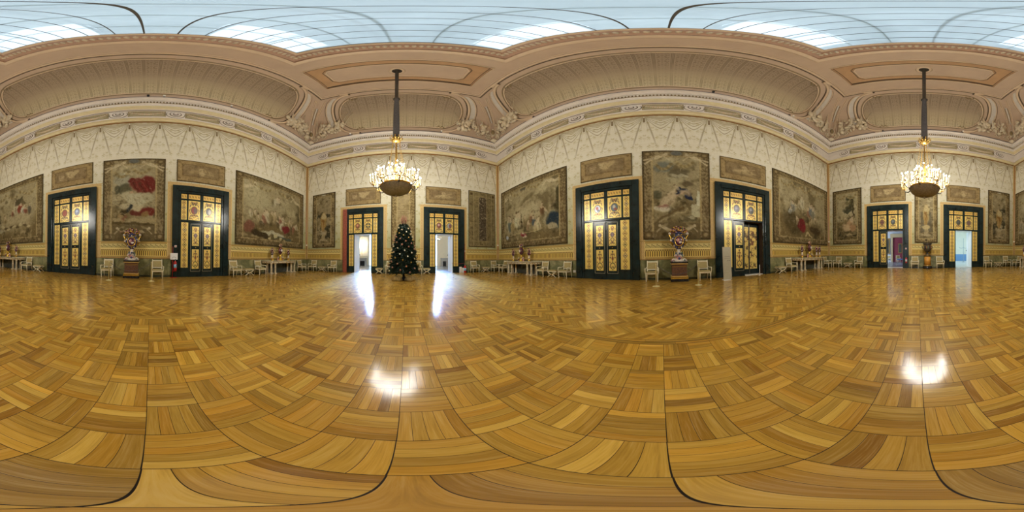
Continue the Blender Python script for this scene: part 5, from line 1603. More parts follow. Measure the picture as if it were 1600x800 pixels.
# ---------------------------------------------------------------- chandeliers
def chandelier(loc, label, twist):
    root = empty('chandelier', loc, twist, label, 'chandelier', 'pair of great chandeliers')
    x_, y_, z_ = 0, 0, 0       # local z = world z (root at floor level under the lamp is avoided: root at bowl bottom)
    zb = loc[2]
    L = lambda z: (z - 4.10) if z < 17.0 else (z - zb)      # the heights below are for the one by the tree
    mb = MB()
    mb.lathe([(0.0, L(4.06)), (0.035, L(4.08)), (0.05, L(4.12)), (0.02, L(4.16)), (0.08, L(4.19)), (0.28, L(4.22)), (0.48, L(4.30)), (0.62, L(4.42)), (0.69, L(4.54)), (0.715, L(4.58)), (0.70, L(4.62)), (0.66, L(4.60)), (0.0, L(4.50))], 'bowl_metal', 48, None, lobes=24, la=0.012)
    for k in range(24):
        a = 2 * PI * k / 24
        mb.tube([(r * math.cos(a), r * math.sin(a), L(z)) for r, z in ((0.10, 4.19), (0.28, 4.215), (0.48, 4.295), (0.625, 4.415), (0.70, 4.55))], 0.010, 'bowl_metal', 4)
    bowl = mb.build('bowl', parent=root)
    mb = MB(); mb.lathe([(0.70, L(4.57)), (0.74, L(4.59)), (0.74, L(4.64)), (0.70, L(4.66)), (0.70, L(4.57))], 'bronze_gilt', 48); mb.build('rim', parent=bowl)
    mb = MB()
    mb.lathe([(0.05, L(4.5)), (0.06, L(5.0)), (0.11, L(5.2)), (0.05, L(5.35)), (0.09, L(5.6)), (0.04, L(5.8)), (0.03, L(7.5))], 'bronze_gilt', 14)
    mb.build('stem', parent=root)
    cr = MB()
    cr.lathe([(0.04, L(7.45)), (0.12, L(7.50)), (0.20, L(7.58)), (0.16, L(7.66)), (0.22, L(7.74)), (0.14, L(7.78)), (0.10, L(7.90))], 'bronze_gilt', 20)
    for k in range(10):
        a = 2 * PI * k / 10
        cr.tube([(0.18 * math.cos(a), 0.18 * math.sin(a), L(7.62)), (0.27 * math.cos(a), 0.27 * math.sin(a), L(7.68)), (0.28 * math.cos(a), 0.28 * math.sin(a), L(7.80))], 0.02, 'bronze_gilt', 5)
        cr.ball((0.28 * math.cos(a), 0.28 * math.sin(a), L(7.82)), 0.035, 'bronze_gilt', 6, 4)
    cr.build('crown', parent=root)
    for k in range(6):
        a = 2 * PI * (k + 0.5) / 6; c = MB()
        n = 26
        for q in range(n):
            t = q / (n - 1); r = 0.18 + (0.60 - 0.18) * t ** 1.5; z = 7.55 - (7.55 - 4.66) * t
            c.ball((r * math.cos(a), r * math.sin(a), L(z)), 0.026, 'bronze_gilt', 6, 4, None, (0.6, 0.6, 2.1))
        c.build('chain', parent=root)
    sl = MB()
    sl.lathe([(0.135, L(7.80)), (0.145, L(8.2)), (0.14, L(9.6)), (0.125, L(10.9)), (0.10, L(11.80)), (0.12, L(11.85)), (0.12, L(11.93)), (0.075, L(12.0))], 'grey_cloth', 18, lobes=9, la=0.06)
    sl.build('velvet_sleeve', parent=root)
    rp = MB(); rp.lathe([(0.15, L(11.88)), (0.17, L(11.95)), (0.15, L(12.02)), (0.085, L(12.05)), (0.085, L(17.10)), (0.14, L(17.12)), (0.16, L(17.36))], 'bronze', 14)
    rp.build('suspension_rod', parent=root)
    co = MB(); co.lathe([(0.16, L(17.38)), (0.30, L(17.36)), (0.42, L(17.40))], 'plaster_light', 20); co.lathe([(0.0, L(17.355)), (0.24, L(17.35)), (0.24, L(17.40))], 'bronze', 20); co.build('ceiling_rose', parent=root)
    def candle(x, y, z, h, par):
        c = MB(); c.lathe([(0.0, -0.035), (0.035, -0.03), (0.045, -0.005), (0.024, 0.0), (0.017, 0.01), (0.017, h)], 'candle', 8)
        o = c.build('candle', parent=par); o.location = (x, y, z)
        f = MB(); f.ball((0, 0, h + 0.045), 0.026, 'flame', 8, 6, None, (1, 1, 1.7)); f.build('bulb', parent=o)
    # lower ring: eight branches with a cluster of five lights
    for k in range(8):
        a = 2 * PI * k / 8
        arm = MB(); R_ = lambda r, z, da=0.0: (r * math.cos(a + da), r * math.sin(a + da), L(z))
        arm.tube([R_(0.66, 4.62), R_(0.80, 4.50), R_(0.95, 4.55), R_(1.02, 4.70)], [0.03, 0.028, 0.024, 0.02], 'bronze', 6)
        arm.ball(R_(1.0, 4.70), 0.05, 'bronze_gilt', 8, 5)
        for da, rr, zz in ((-0.15, 1.05, 4.80), (0.15, 1.05, 4.80), (0.0, 1.15, 4.84), (-0.10, 0.92, 4.92), (0.10, 0.92, 4.92)):
            arm.tube([R_(1.0, 4.70), R_((1.0 + rr) / 2, 4.66, da * 0.6), R_(rr, zz - 0.05, da)], 0.014, 'bronze_gilt', 5)
        arm.tube([R_(0.70, 4.64), R_(0.78, 4.76, 0.1), R_(0.86, 4.66, 0.2)], 0.015, 'bronze_gilt', 5)
        ao = arm.build('branch', parent=root)
        for da, rr, zz in ((-0.15, 1.05, 4.80), (0.15, 1.05, 4.80), (0.0, 1.15, 4.84), (-0.10, 0.92, 4.92), (0.10, 0.92, 4.92)):
            p = R_(rr, zz, da); candle(p[0], p[1], p[2], 0.34, ao)
    # upper ring: wheel with twenty-four lights at two heights
    wh = MB()
    wh.tube([(0.62 * math.cos(2 * PI * q / 40), 0.62 * math.sin(2 * PI * q / 40), L(4.96)) for q in range(40)], 0.022, 'bronze', 6, closed=True)
    for k in range(12):
        a = 2 * PI * k / 12
        wh.tube([(0.09 * math.cos(a), 0.09 * math.sin(a), L(5.1)), (0.4 * math.cos(a), 0.4 * math.sin(a), L(4.84)), (0.62 * math.cos(a), 0.62 * math.sin(a), L(4.96))], 0.014, 'bronze_gilt', 5)
    who = wh.build('upper_wheel', parent=root)
    for k in range(16):
        a = 2 * PI * k / 16; candle(0.62 * math.cos(a), 0.62 * math.sin(a), L(5.00), 0.32 + 0.16 * (k % 2), who)
    for k in range(10):
        a = 2 * PI * (k + 0.5) / 10; candle(0.36 * math.cos(a), 0.36 * math.sin(a), L(5.38), 0.36 + 0.14 * (k % 2), who)
        t = MB(); t.tube([(0.08 * math.cos(a), 0.08 * math.sin(a), L(5.2)), (0.25 * math.cos(a), 0.25 * math.sin(a), L(5.16)), (0.36 * math.cos(a), 0.36 * math.sin(a), L(5.36))], 0.012, 'bronze_gilt', 5)
        t.build('branch', parent=who)
    for k in range(1):
        a = 0.0
        l = bpy.data.lights.new('chandelier_light', 'POINT'); l.energy = CH_POWER; l.color = CH_COL; l.shadow_soft_size = 1.05
        lo = bpy.data.objects.new('candle_glow', l); COL.objects.link(lo); lo.parent = root
        lo.location = (0, 0, L(5.35))
    return root
chandelier((-0.45, 7.25, 4.10), 'lit chandelier hanging in front of the Christmas tree', 0.2)
chandelier((-0.32, -7.67, 3.92), 'lit chandelier hanging in front of the bronze urn', 0.5)

# ---------------------------------------------------------------- seats
def seat_chair():
    r = empty('armchair')
    w2, d2, sh = 0.30, 0.27, 0.40
    mb = MB()
    mb.box(-w2, w2, -d2, d2, sh - 0.05, sh + 0.02, 'chair_wood', bev=0.012)
    mb.box(-w2 + 0.03, w2 - 0.03, -d2 - 0.004, -d2, sh - 0.025, sh - 0.01, 'chair_gilt')
    mb.build('seat_frame', parent=r)
    mb = MB(); mb.box(-w2 + 0.025, w2 - 0.025, -d2 + 0.015, d2 - 0.06, sh + 0.015, sh + 0.085, 'silk', bev=0.03); mb.build('seat_cushion', parent=r)
    for sx in (-1, 1):
        l = MB(); Tm = Matrix.Translation((sx * (w2 - 0.03), -d2 + 0.03, 0))
        l.lathe([(0.014, 0.0), (0.018, 0.02), (0.016, 0.04), (0.027, 0.28), (0.032, 0.30), (0.022, 0.315), (0.034, 0.33), (0.034, 0.36)], 'chair_wood', 10, Tm)
        l.box(-0.03 + sx * (w2 - 0.03), 0.03 + sx * (w2 - 0.03), -d2, -d2 + 0.06, 0.345, sh, 'chair_wood')
        l.build('leg', parent=r)
        l = MB(); l.tube([(sx * (w2 - 0.04), d2 + 0.07, 0.0), (sx * (w2 - 0.035), d2 + 0.015, 0.20), (sx * (w2 - 0.03), d2 - 0.03, sh)], [0.018, 0.024, 0.03], 'chair_wood', 4); l.build('leg', parent=r)
        a = MB()
        a.tube([(sx * (w2 - 0.0), -d2 + 0.06, sh), (sx * (w2 + 0.015), -d2 + 0.02, sh + 0.10), (sx * (w2 + 0.015), -d2 + 0.06, sh + 0.20), (sx * (w2 + 0.01), -d2 + 0.12, sh + 0.235), (sx * w2, 0.06, sh + 0.22), (sx * (w2 - 0.03), d2 - 0.01, sh + 0.26)], [0.022, 0.020, 0.024, 0.026, 0.022, 0.02], 'chair_wood', 8)
        a.ball((sx * (w2 + 0.015), -d2 + 0.055, sh + 0.215), 0.034, 'chair_wood', 8, 6)
        a.build('arm', parent=r)
    b = MB(); th = math.radians(9); T = Matrix.Translation((0, d2 - 0.03, sh)) @ Matrix.Rotation(-th, 4, 'X')
    hh = 0.55
    for sx in (-1, 1): b.box(sx * 0.255 - 0.025, sx * 0.255 + 0.025, -0.02, 0.025, -0.02, hh, 'chair_wood', T, 0.008)
    b.box(-0.28, 0.28, -0.022, 0.028, hh - 0.05, hh + 0.012, 'chair_wood', T, 0.012)
    b.box(-0.25, 0.25, -0.018, 0.022, 0.13, 0.175, 'chair_wood', T)
    for sx in (-1, 1): b.ball((sx * 0.255, 0.0, hh + 0.02), 0.026, 'chair_wood', 8, 5, T)
    b.build('backrest_frame', parent=r)
    c = MB(); c.box(-0.232, 0.232, -0.035, 0.03, 0.17, hh - 0.045, 'silk', T, 0.02); c.build('back_cushion', parent=r)
    return r
def seat_stool(w2=0.36, d2=0.22):
    r = empty('crossed_stool')
    mb = MB(); mb.box(-w2, w2, -d2, d2, 0.345, 0.385, 'chair_wood', bev=0.012); mb.build('seat_frame', parent=r)
    mb = MB(); mb.box(-w2 + 0.015, w2 - 0.015, -d2 + 0.015, d2 - 0.015, 0.38, 0.455, 'silk', bev=0.03); mb.build('seat_cushion', parent=r)
    for y in (-d2 + 0.03, d2 - 0.03):
        for s in (-1, 1):
            l = MB()
            l.tube([(s * (w2 - 0.05), y, 0.35), (s * (w2 * 0.45), y, 0.24), (0, y, 0.185), (-s * (w2 * 0.45), y, 0.13), (-s * (w2 * 0.80), y, 0.035), (-s * (w2 * 0.92), y, 0.018)], [0.022, 0.024, 0.026, 0.022, 0.017, 0.018], 'chair_wood', 7)
            l.build('leg', parent=r)
    s = MB(); s.tube([(0, -d2 + 0.02, 0.185), (0, d2 - 0.02, 0.185)], 0.018, 'chair_wood', 7); s.ball((0, -d2 + 0.0, 0.185), 0.04, 'chair_gilt', 8, 5); s.build('stretcher', parent=r)
    return r
proto_c, proto_s, proto_s2 = seat_chair(), seat_stool(), seat_stool(0.27, 0.2)
used = {}
def place(proto, w, u, off, label, cat, group, rz=0.0):
    o = copy_tree(proto) if used.get(proto.name) else proto
    used[proto.name] = True
    o.location = wp(w, u, off, 0.0005); o.rotation_euler = (0, 0, wrot(w) + rz)
    return tag(o, label, cat, group)
CH = [('L', -12.56, 'behind the far end of the console under the red-robed figures'), ('L', -8.20, 'beside the near end of the console under the red-robed figures'),
      ('L', -2.31, 'on the left of the pedestal under the crimson drape tapestry'), ('L', 0.41, 'on the right of the pedestal under the crimson drape tapestry'),
      ('L', 5.05, 'just right of the doorway with the white notice'), ('L', 7.02, 'touching the left end of the console under the feast tapestry'),
      ('L', 11.75, 'in the corner past the console under the feast tapestry'),
      ('T', -8.14, 'nearest the corner under the narrow statue tapestry left of the tree'), ('T', -6.11, 'against the wall beside the red marble door edge'),
      ('T', -1.25, 'half hidden behind the left of the Christmas tree'), ('T', 0.93, 'half hidden behind the right of the Christmas tree'),
      ('T', 5.68, 'just right of the cluster of extinguishers'), ('T', 7.70, 'nearest the corner under the plain banded tapestry'),
      ('R', -11.60, 'in the corner before the console under the strolling figures'), ('R', -7.08, 'touching the right end of the console under the strolling figures'),
      ('R', -5.33, 'just left of the tall closed doorway near a white wall socket'), ('R', -0.48, 'on the left of the pedestal under the blue scarf tapestry'),
      ('R', 2.07, 'on the right of the pedestal under the blue scarf tapestry'), ('R', 8.02, 'touching the left end of the console under the crimson robe tapestry'),
      ('R', 12.72, 'in the corner past the console under the crimson robe tapestry'),
      ('E', -7.10, 'nearest the corner under the leaning tree tapestry'), ('E', -5.00, 'just left of the doorway to the crimson room'),
      ('E', -0.24, 'on the left of the honey marble column'), ('E', 1.80, 'on the right of the honey marble column'),
      ('E', 6.01, 'just right of the doorway to the blue-lit room'), ('E', 8.02, 'nearest the corner by the golden statue tapestry')]
for w, u, l in CH: place(proto_c, w, u, 0.46, 'cream armchair ' + l, 'armchair', 'cream armchairs along the walls')
ST = [('L', -7.10, 'between an armchair and the doorway left of the crimson drape tapestry'), ('L', 6.02, 'between two armchairs left of the feast tapestry console'),
      ('T', -7.10, 'between two armchairs under the narrow statue tapestry'), ('T', 6.68, 'between two armchairs under the plain banded tapestry'),
      ('R', -6.20, 'between two armchairs left of the tall closed doorway'), ('R', 7.05, 'just right of the half open doorway with the frosted panel'),
      ('E', -6.05, 'between two armchairs under the leaning tree tapestry'), ('E', 7.08, 'between two armchairs under the golden statue tapestry')]
for w, u, l in ST: place(proto_s, w, u, 0.42, 'cream crossed-leg stool ' + l, 'stool', 'long crossed-leg stools')
place(proto_s2, 'T', -2.05, 0.62, 'small curved stool in front of the doorway left of the tree', 'stool', 'small stools by the tree')
place(proto_s2, 'T', 1.60, 0.62, 'small curved stool in front of the doorway right of the tree', 'stool', 'small stools by the tree')

# ---------------------------------------------------------------- consoles with porcelain
def console():
    r = empty('console_table')
    W, Dp, H = 1.80, 0.80, 0.955
    def plan(k, e=0.0):
        P = [(-W - e, 0.0)]
        n = 10
        for q in range(n + 1):
            t = q / n * PI / 2; P.append((-W - e + (0.55) * (1 - math.cos(t)), -(0.62 + e) * math.sin(t)))
        for q in range(1, 12): 
            x = -W + 0.55 + (2 * W - 1.10) * q / 12; P.append((x, -(0.62 + e) - 0.16 * math.sin(PI * q / 12)))
        P += [(-x, y) for x, y in P[:n + 2][::-1]]
        return P
    mb = MB(); mb.prism(plan(0, 0.03), H - 0.035, H, 'marble_top'); mb.prism(plan(0, 0.0), H - 0.055, H - 0.035, 'marble_top'); mb.build('table_top', parent=r)
    mb = MB(); mb.prism(plan(0, -0.05), H - 0.19, H - 0.055, 'column_marble')
    P = plan(0, -0.045)
    for i in range(1, len(P) - 2):
        a, b = Vector((*P[i], 0)), Vector((*P[i + 1], 0)); m_ = (a + b) / 2
        if i % 2: mb.ball((m_.x, m_.y, H - 0.12), 0.035, 'capital_gilt', 8, 5, None, (1.2, 0.7, 1))
        else: mb.ball((m_.x, m_.y, H - 0.12), 0.028, 'marble_top', 8, 5, None, (1.6, 0.7, 1))
    mb.tube([(x, y, H - 0.185) for x, y in P], 0.012, 'capital_gilt', 5); mb.tube([(x, y, H - 0.07) for x, y in P], 0.010, 'capital_gilt', 5)
    mb.build('apron', parent=r)
    for x in (-1.30, -0.90, 0.90, 1.30):
        for y in (-0.52, -0.10):
            c = MB(); T = Matrix.Translation((x, y, 0))
            c.box(x - 0.10, x + 0.10, y - 0.10, y + 0.10, 0.0, 0.06, 'column_marble', bev=0.008)
            c.lathe([(0.095, 0.06), (0.10, 0.08), (0.07, 0.10), (0.075, 0.12), (0.07, 0.40), (0.078, 0.41), (0.07, 0.42), (0.066, 0.66), (0.085, 0.68), (0.075, 0.70), (0.095, 0.765)], 'column_marble', 14, T)
            c.lathe([(0.082, 0.405), (0.084, 0.415)], 'capital_gilt', 14, T); c.lathe([(0.088, 0.68), (0.09, 0.70)], 'capital_gilt', 14, T)
            c.build('leg', parent=r)
    mb = MB(); mb.box(-1.5, 1.5, -0.035, -0.005, 0.05, 0.80, 'picture_dark'); mb.build('back_board', parent=r)
    return r
def flowers(mb, c, r, n, seed, mats=('por_pink', 'por_white', 'por_plum', 'por_gold', 'por_green')):
    rs = random.Random(seed)
    for k in range(n):
        a = rs.random() * 2 * PI; b = rs.uniform(-0.3, 1.0); q = r * (0.6 + 0.4 * rs.random())
        p = Vector(c) + Vector((q * math.cos(a), q * math.sin(a) * 0.8, q * b))
        mb.ball(p, 0.018 + 0.022 * rs.random() * r / 0.1 * 0.5 + 0.008, mats[k % len(mats)], 6, 4)
def side_vase():
    r = empty('porcelain_vase')
    mb = MB()
    mb.lathe([(0.10, 0.0), (0.11, 0.03), (0.075, 0.06), (0.07, 0.14), (0.09, 0.17), (0.055, 0.20)], 'por_gold', 14)
    mb.lathe([(0.05, 0.20), (0.075, 0.26), (0.05, 0.33), (0.03, 0.37), (0.06, 0.42)], 'por_white', 14)
    mb.build('foot', parent=r)
    mb = MB(); mb.lathe([(0.03, 0.40), (0.09, 0.46), (0.125, 0.55), (0.11, 0.63), (0.06, 0.69), (0.055, 0.74), (0.085, 0.79)], 'por_plum', 16); mb.ball((0, -0.09, 0.56), 0.05, 'por_white', 8, 6, None, (1, 0.5, 1.3)); flowers(mb, (0, 0, 0.56), 0.13, 20, 6, ('por_white', 'por_pink', 'por_gold')); mb.build('vase_body', parent=r)
    for s in (-1, 1):
        h = MB(); h.tube([(s * 0.10, 0, 0.50), (s * 0.17, 0, 0.60), (s * 0.155, 0, 0.72), (s * 0.09, 0, 0.70)], 0.014, 'por_gold', 6); h.ball((s * 0.16, 0, 0.73), 0.035, 'por_pink', 7, 5); h.build('handle', parent=r)
    mb = MB().ball((0, 0, 0.82), 0.085, 'por_pink', 8, 6); flowers(mb, (0, 0, 0.83), 0.10, 16, 3); mb.build('porcelain_flowers', parent=r)
    mb = MB().lathe([(0.10, 0.03), (0.10, 0.14)], 'por_gold', 10); flowers(mb, (0, 0, 0.10), 0.10, 10, 5, ('por_pink', 'por_green', 'por_white')); mb.build('flowered_base', parent=r)
    return r
def centre_vase():
    r = empty('porcelain_centrepiece')
    mb = MB()
    mb.lathe([(0.22, 0.0), (0.23, 0.05), (0.16, 0.09), (0.09, 0.13), (0.07, 0.3), (0.10, 0.34), (0.05, 0.42), (0.045, 0.5)], 'por_gold', 16)
    mb.build('foot', parent=r)
    for s in (-1, 1):
        f = MB(); f.lathe([(0.06, 0.0), (0.055, 0.16), (0.035, 0.22)], 'por_pink', 10, Matrix.Translation((s * 0.27, -0.03, 0))); f.ball((s * 0.27, -0.03, 0.26), 0.038, 'por_white', 8, 6); f.ball((s * 0.24, -0.06, 0.14), 0.05, 'por_plum', 8, 5); f.build('figurine', parent=r)
    mb = MB(); mb.lathe([(0.04, 0.48), (0.12, 0.56), (0.19, 0.68), (0.20, 0.80), (0.14, 0.92), (0.09, 0.98), (0.12, 1.04)], 'por_plum', 18)
    mb.ball((0, -0.17, 0.76), 0.09, 'por_white', 10, 6, None, (1, 0.4, 1.2)); flowers(mb, (0, 0, 0.76), 0.21, 24, 7, ('por_gold', 'por_pink', 'por_blue')); mb.build('vase_body', parent=r)
    for s in (-1, 1):
        h = MB(); h.tube([(s * 0.17, 0, 0.66), (s * 0.27, 0, 0.78), (s * 0.25, 0, 0.98), (s * 0.13, 0, 0.98)], 0.02, 'por_gold', 6); h.build('handle', parent=r)
    mb = MB(); mb.lathe([(0.12, 1.04), (0.10, 1.12), (0.05, 1.18), (0.03, 1.24)], 'por_gold', 12); mb.ball((0, 0, 1.27), 0.035, 'por_pink', 8, 5)
    mb.ball((0, 0, 1.13), 0.13, 'por_plum', 10, 7); flowers(mb, (0, 0, 1.14), 0.17, 26, 9); mb.build('porcelain_flowers', parent=r)
    mb = MB().lathe([(0.19, 0.05), (0.15, 0.22)], 'por_gold', 12); flowers(mb, (0, 0, 0.14), 0.18, 20, 11, ('por_pink', 'por_white', 'por_green')); mb.build('flowered_base', parent=r)
    return r
pc, pv, pz = console(), side_vase(), centre_vase()
for w, u, l, vs_, cz in (('L', -10.45, 'under the tapestry with red-robed figures', (-11.55, -9.42), -10.42), ('L', 9.22, 'under the crowded feast tapestry', (8.20, 10.0), 9.05),
                     ('R', -9.28, 'under the tapestry of strolling figures', (-10.25, -8.42), -9.27), ('R', 10.20, 'under the tapestry with the crimson robe', (9.25, 11.10, 11.55), 10.15)):
    o = place(pc, w, u, 0.06, 'pale marble console on paired columns ' + l, 'console table', 'marble consoles')
    o = place(pz, w, cz, 0.36, 'tall plum porcelain centrepiece on the console ' + l, 'centrepiece', 'porcelain centrepieces'); o.location.z = 0.9552
    for q, vu in enumerate(vs_):
        o = place(pv, w, vu, 0.36, 'flowered porcelain vase, %s on the console %s' % (('left', 'right', 'outermost')[q] if len(vs_) == 2 or q != 1 else 'middle', l), 'vase', 'flowered porcelain side vases'); o.location.z = 0.9552

# ---------------------------------------------------------------- pedestals with the great vases
def pedestal():
    r = empty('stone_pedestal')
    mb = MB(); mb.box(-0.42, 0.42, -0.34, 0.34, 0, 0.13, 'black_marble', bev=0.01); mb.build('plinth', parent=r)
    mb = MB(); mb.box(-0.41, 0.41, -0.33, 0.33, 0.13, 0.20, 'por_gold'); mb.box(-0.40, 0.40, -0.32, 0.32, 0.20, 0.27, 'honey_mould', bev=0.02); mb.build('base_moulding', parent=r)
    mb = MB(); mb.box(-0.35, 0.35, -0.27, 0.27, 0.27, 0.80, 'brocade', bev=0.01); mb.box(-0.36, 0.36, -0.28, 0.28, 0.70, 0.72, 'por_gold'); mb.box(-0.26, 0.26, -0.285, -0.27, 0.33, 0.66, 'brocade', bev=0.01); mb.build('die', parent=r)
    mb = MB(); mb.box(-0.40, 0.40, -0.32, 0.32, 0.80, 0.87, 'honey_mould', bev=0.02); mb.box(-0.41, 0.41, -0.33, 0.33, 0.87, 0.93, 'black_marble', bev=0.008); mb.build('cap', parent=r)
    return r
def great_vase():
    r = empty('porcelain_urn')
    mb = MB()
    mb.lathe([(0.24, 0.0), (0.25, 0.05), (0.20, 0.12), (0.15, 0.22), (0.13, 0.34), (0.10, 0.46), (0.07, 0.54), (0.10, 0.60)], 'por_white', 18)
    for k, (x, z, r_) in enumerate(((-0.26, 0.08, 0.09), (0.26, 0.08, 0.09), (0.0, 0.16, 0.14), (-0.15, 0.28, 0.09), (0.15, 0.28, 0.09), (-0.34, 0.05, 0.06), (0.34, 0.05, 0.06), (0.0, 0.38, 0.09))):
        mb.ball((x, -0.10, z), r_, ('por_white', 'por_white', 'por_pink')[k % 3], 12, 8, None, (1, 0.8, 1)); mb.ball((x, -0.10 - r_ * 0.75, z), r_ * 0.45, ('por_pink', 'por_green', 'por_blue')[k % 3], 8, 6, None, (1, 0.5, 1))
    flowers(mb, (0, -0.05, 0.30), 0.20, 30, 2, ('por_pink', 'por_green', 'por_blue', 'por_white'))
    mb.build('rocaille_foot', parent=r)
    mb = MB(); mb.lathe([(0.06, 0.58), (0.18, 0.68), (0.28, 0.84), (0.31, 1.02), (0.27, 1.18), (0.18, 1.28), (0.14, 1.34)], 'por_blue', 24, ex=1.0, ey=0.72)
    b = mb.build('vase_body', parent=r)
    mb = MB(); mb.ball((0, -0.19, 0.99), 0.19, 'por_plum', 16, 10, None, (1, 0.35, 1.15)); mb.ball((-0.04, -0.245, 1.02), 0.07, 'por_pink', 10, 6, None, (1, 0.3, 1.4)); mb.ball((0.05, -0.24, 0.93), 0.07, 'por_white', 10, 6, None, (1.2, 0.3, 0.8)); mb.build('painted_medallion', parent=b)
    mb = MB()
    mb.tube([(0.20 * math.cos(t), -0.21, 0.99 + 0.235 * math.sin(t)) for t in [2 * PI * q / 28 for q in range(28)]], 0.026, 'por_gold', 7, closed=True)
    for q in range(16):
        t = 2 * PI * q / 16; mb.ball((0.30 * math.cos(t), -0.10, 0.99 + 0.32 * math.sin(t)), 0.045, ('por_gold', 'por_white', 'por_blue')[q % 3], 8, 5)
    mb.build('gilt_frame', parent=b)
    for s in (-1, 1):
        h = MB(); h.tube([(s * 0.27, 0, 0.80), (s * 0.40, 0, 0.95), (s * 0.37, 0, 1.15), (s * 0.47, 0, 1.32), (s * 0.40, 0, 1.42)], [0.03, 0.04, 0.035, 0.03, 0.02], 'por_gold', 7)
        h.ball((s * 0.43, -0.02, 1.36), 0.07, 'por_white', 8, 6); h.ball((s * 0.37, -0.03, 1.03), 0.06, 'por_white', 8, 6); h.build('handle', parent=r)
    mb = MB(); mb.lathe([(0.14, 1.34), (0.20, 1.38), (0.13, 1.46), (0.05, 1.50)], 'por_blue', 14)
    for q in range(11):
        t = PI * (q + 0.5) / 11
        mb.tube([(0.10 * math.cos(t), -0.02, 1.40 + 0.05 * math.sin(t)), (0.36 * math.cos(t), -0.02, 1.42 + 0.26 * math.sin(t))], [0.02, 0.035], ('por_gold', 'por_plum', 'por_pink')[q % 3], 6)
        mb.ball((0.40 * math.cos(t), -0.02, 1.42 + 0.29 * math.sin(t)), 0.045, ('por_pink', 'por_gold', 'por_plum')[q % 3], 7, 5)
    flowers(mb, (0, -0.05, 1.47), 0.22, 44, 8, ('por_pink', 'por_gold', 'por_plum', 'por_gold', 'por_green'))
    mb.build('flower_crest', parent=r)
    return r
pp, gv = pedestal(), great_vase()
for w, u, l in (('R', 0.82, 'blue scarf tapestry'), ('L', -0.97, 'crimson drape tapestry')):
    place(pp, w, u, 0.45, 'red-brown stone pedestal with honey mouldings under the ' + l, 'pedestal', 'stone pedestals')
    o = place(gv, w, u, 0.45, 'ornate porcelain urn with medallion on the pedestal under the ' + l, 'urn', 'great porcelain urns'); o.location.z = 0.9305
# honey marble column with bronze urn
col_ = empty('marble_column', wp('E', 0.77, 0.52, 0), wrot('E'), 'honey marble column on a black base between two armchairs', 'column')
mb = MB(); mb.lathe([(0.40, 0), (0.40, 0.12), (0.36, 0.14), (0.36, 0.22)], 'black_marble', 28); mb.build('plinth', parent=col_)
mb = MB(); mb.lathe([(0.34, 0.22), (0.35, 0.26), (0.28, 0.30)], 'bronze_gilt', 28); mb.lathe([(0.265, 0.30), (0.265, 0.98)], 'yellow_marble', 28); mb.lathe([(0.28, 0.98), (0.32, 1.02), (0.33, 1.06)], 'bronze', 28); mb.lathe([(0.24, 1.06), (0.25, 1.12)], 'bronze_gilt', 28); mb.build('shaft', parent=col_)
urn = empty('bronze_urn', wp('E', 0.77, 0.52, 1.1205), wrot('E'), 'dark bronze urn with relief figures on the honey marble column', 'urn')
mb = MB(); mb.lathe([(0.17, 0), (0.17, 0.05), (0.07, 0.09), (0.055, 0.17), (0.11, 0.22)], 'bronze', 20); mb.build('foot', parent=urn)
mb = MB(); mb.lathe([(0.10, 0.20), (0.22, 0.27), (0.30, 0.40), (0.325, 0.55), (0.31, 0.75), (0.33, 0.83), (0.37, 0.89), (0.35, 0.92), (0.29, 0.90), (0.25, 0.6)], 'bronze', 28)
for q in range(14):
    t = 2 * PI * q / 14; mb.ball((0.315 * math.cos(t), 0.315 * math.sin(t), 0.56), 0.055, ('por_plum', 'bronze_gilt', 'por_green')[q % 3], 8, 6, None, (0.7, 0.7, 2.0)); mb.ball((0.33 * math.cos(t), 0.33 * math.sin(t), 0.70), 0.03, 'bronze_gilt', 7, 5)
mb.build('urn_body', parent=urn)
for s in (-1, 1):
    h = MB(); h.tube([(s * 0.30, 0, 0.45), (s * 0.40, 0, 0.50), (s * 0.40, 0, 0.66), (s * 0.33, 0, 0.70)], 0.025, 'bronze', 7); h.build('handle', parent=urn)

# ---------------------------------------------------------------- rope barriers
def post(x, y, lab):
    r = empty('rope_post', (x, y, 0.0004), 0, lab, 'post', 'cream rope posts')
    mb = MB(); mb.lathe([(0.15, 0), (0.15, 0.012), (0.06, 0.03), (0.03, 0.05)], 'cream_enamel', 18); mb.build('base', parent=r)
    mb = MB(); mb.lathe([(0.026, 0.04), (0.026, 0.86), (0.036, 0.87), (0.036, 0.90), (0.0, 0.92)], 'cream_enamel', 12); mb.build('pole', parent=r)
for (xa, ya, xb, yb, l) in ((6.45, 0.24, 6.45, -1.46, 'blue scarf tapestry'), (-7.45, -1.90, -7.52, 0.08, 'crimson drape tapestry')):
    a1, a2 = ('left', 'right')
    post(xa, ya, 'slim cream rope post before the armchair %s of the pedestal under the %s' % (a1, l))
    post(xb, yb, 'slim cream rope post before the armchair %s of the pedestal under the %s' % (a2, l))
    P = [(xa + (xb - xa) * (0.03 + 0.94 * q / 16), ya + (yb - ya) * (0.03 + 0.94 * q / 16), 0.84 - 0.36 * (1 - (q / 8 - 1) ** 2)) for q in range(17)]
    tag(MB().tube(P, 0.010, 'grey_cloth', 6).build('barrier_cord'), 'thin sagging cord in front of the pedestal under the ' + l, 'cord')
r = empty('rope_post', (7.95, -5.42, 0.0004), 0, 'short slim white post at the right side of the half open gilded doorway', 'post')
MB().lathe([(0.07, 0), (0.07, 0.01), (0.02, 0.03)], 'white_plastic', 12).build('base', parent=r)
MB().lathe([(0.02, 0.02), (0.02, 0.62), (0.0, 0.63)], 'white_plastic', 8).build('pole', parent=r)

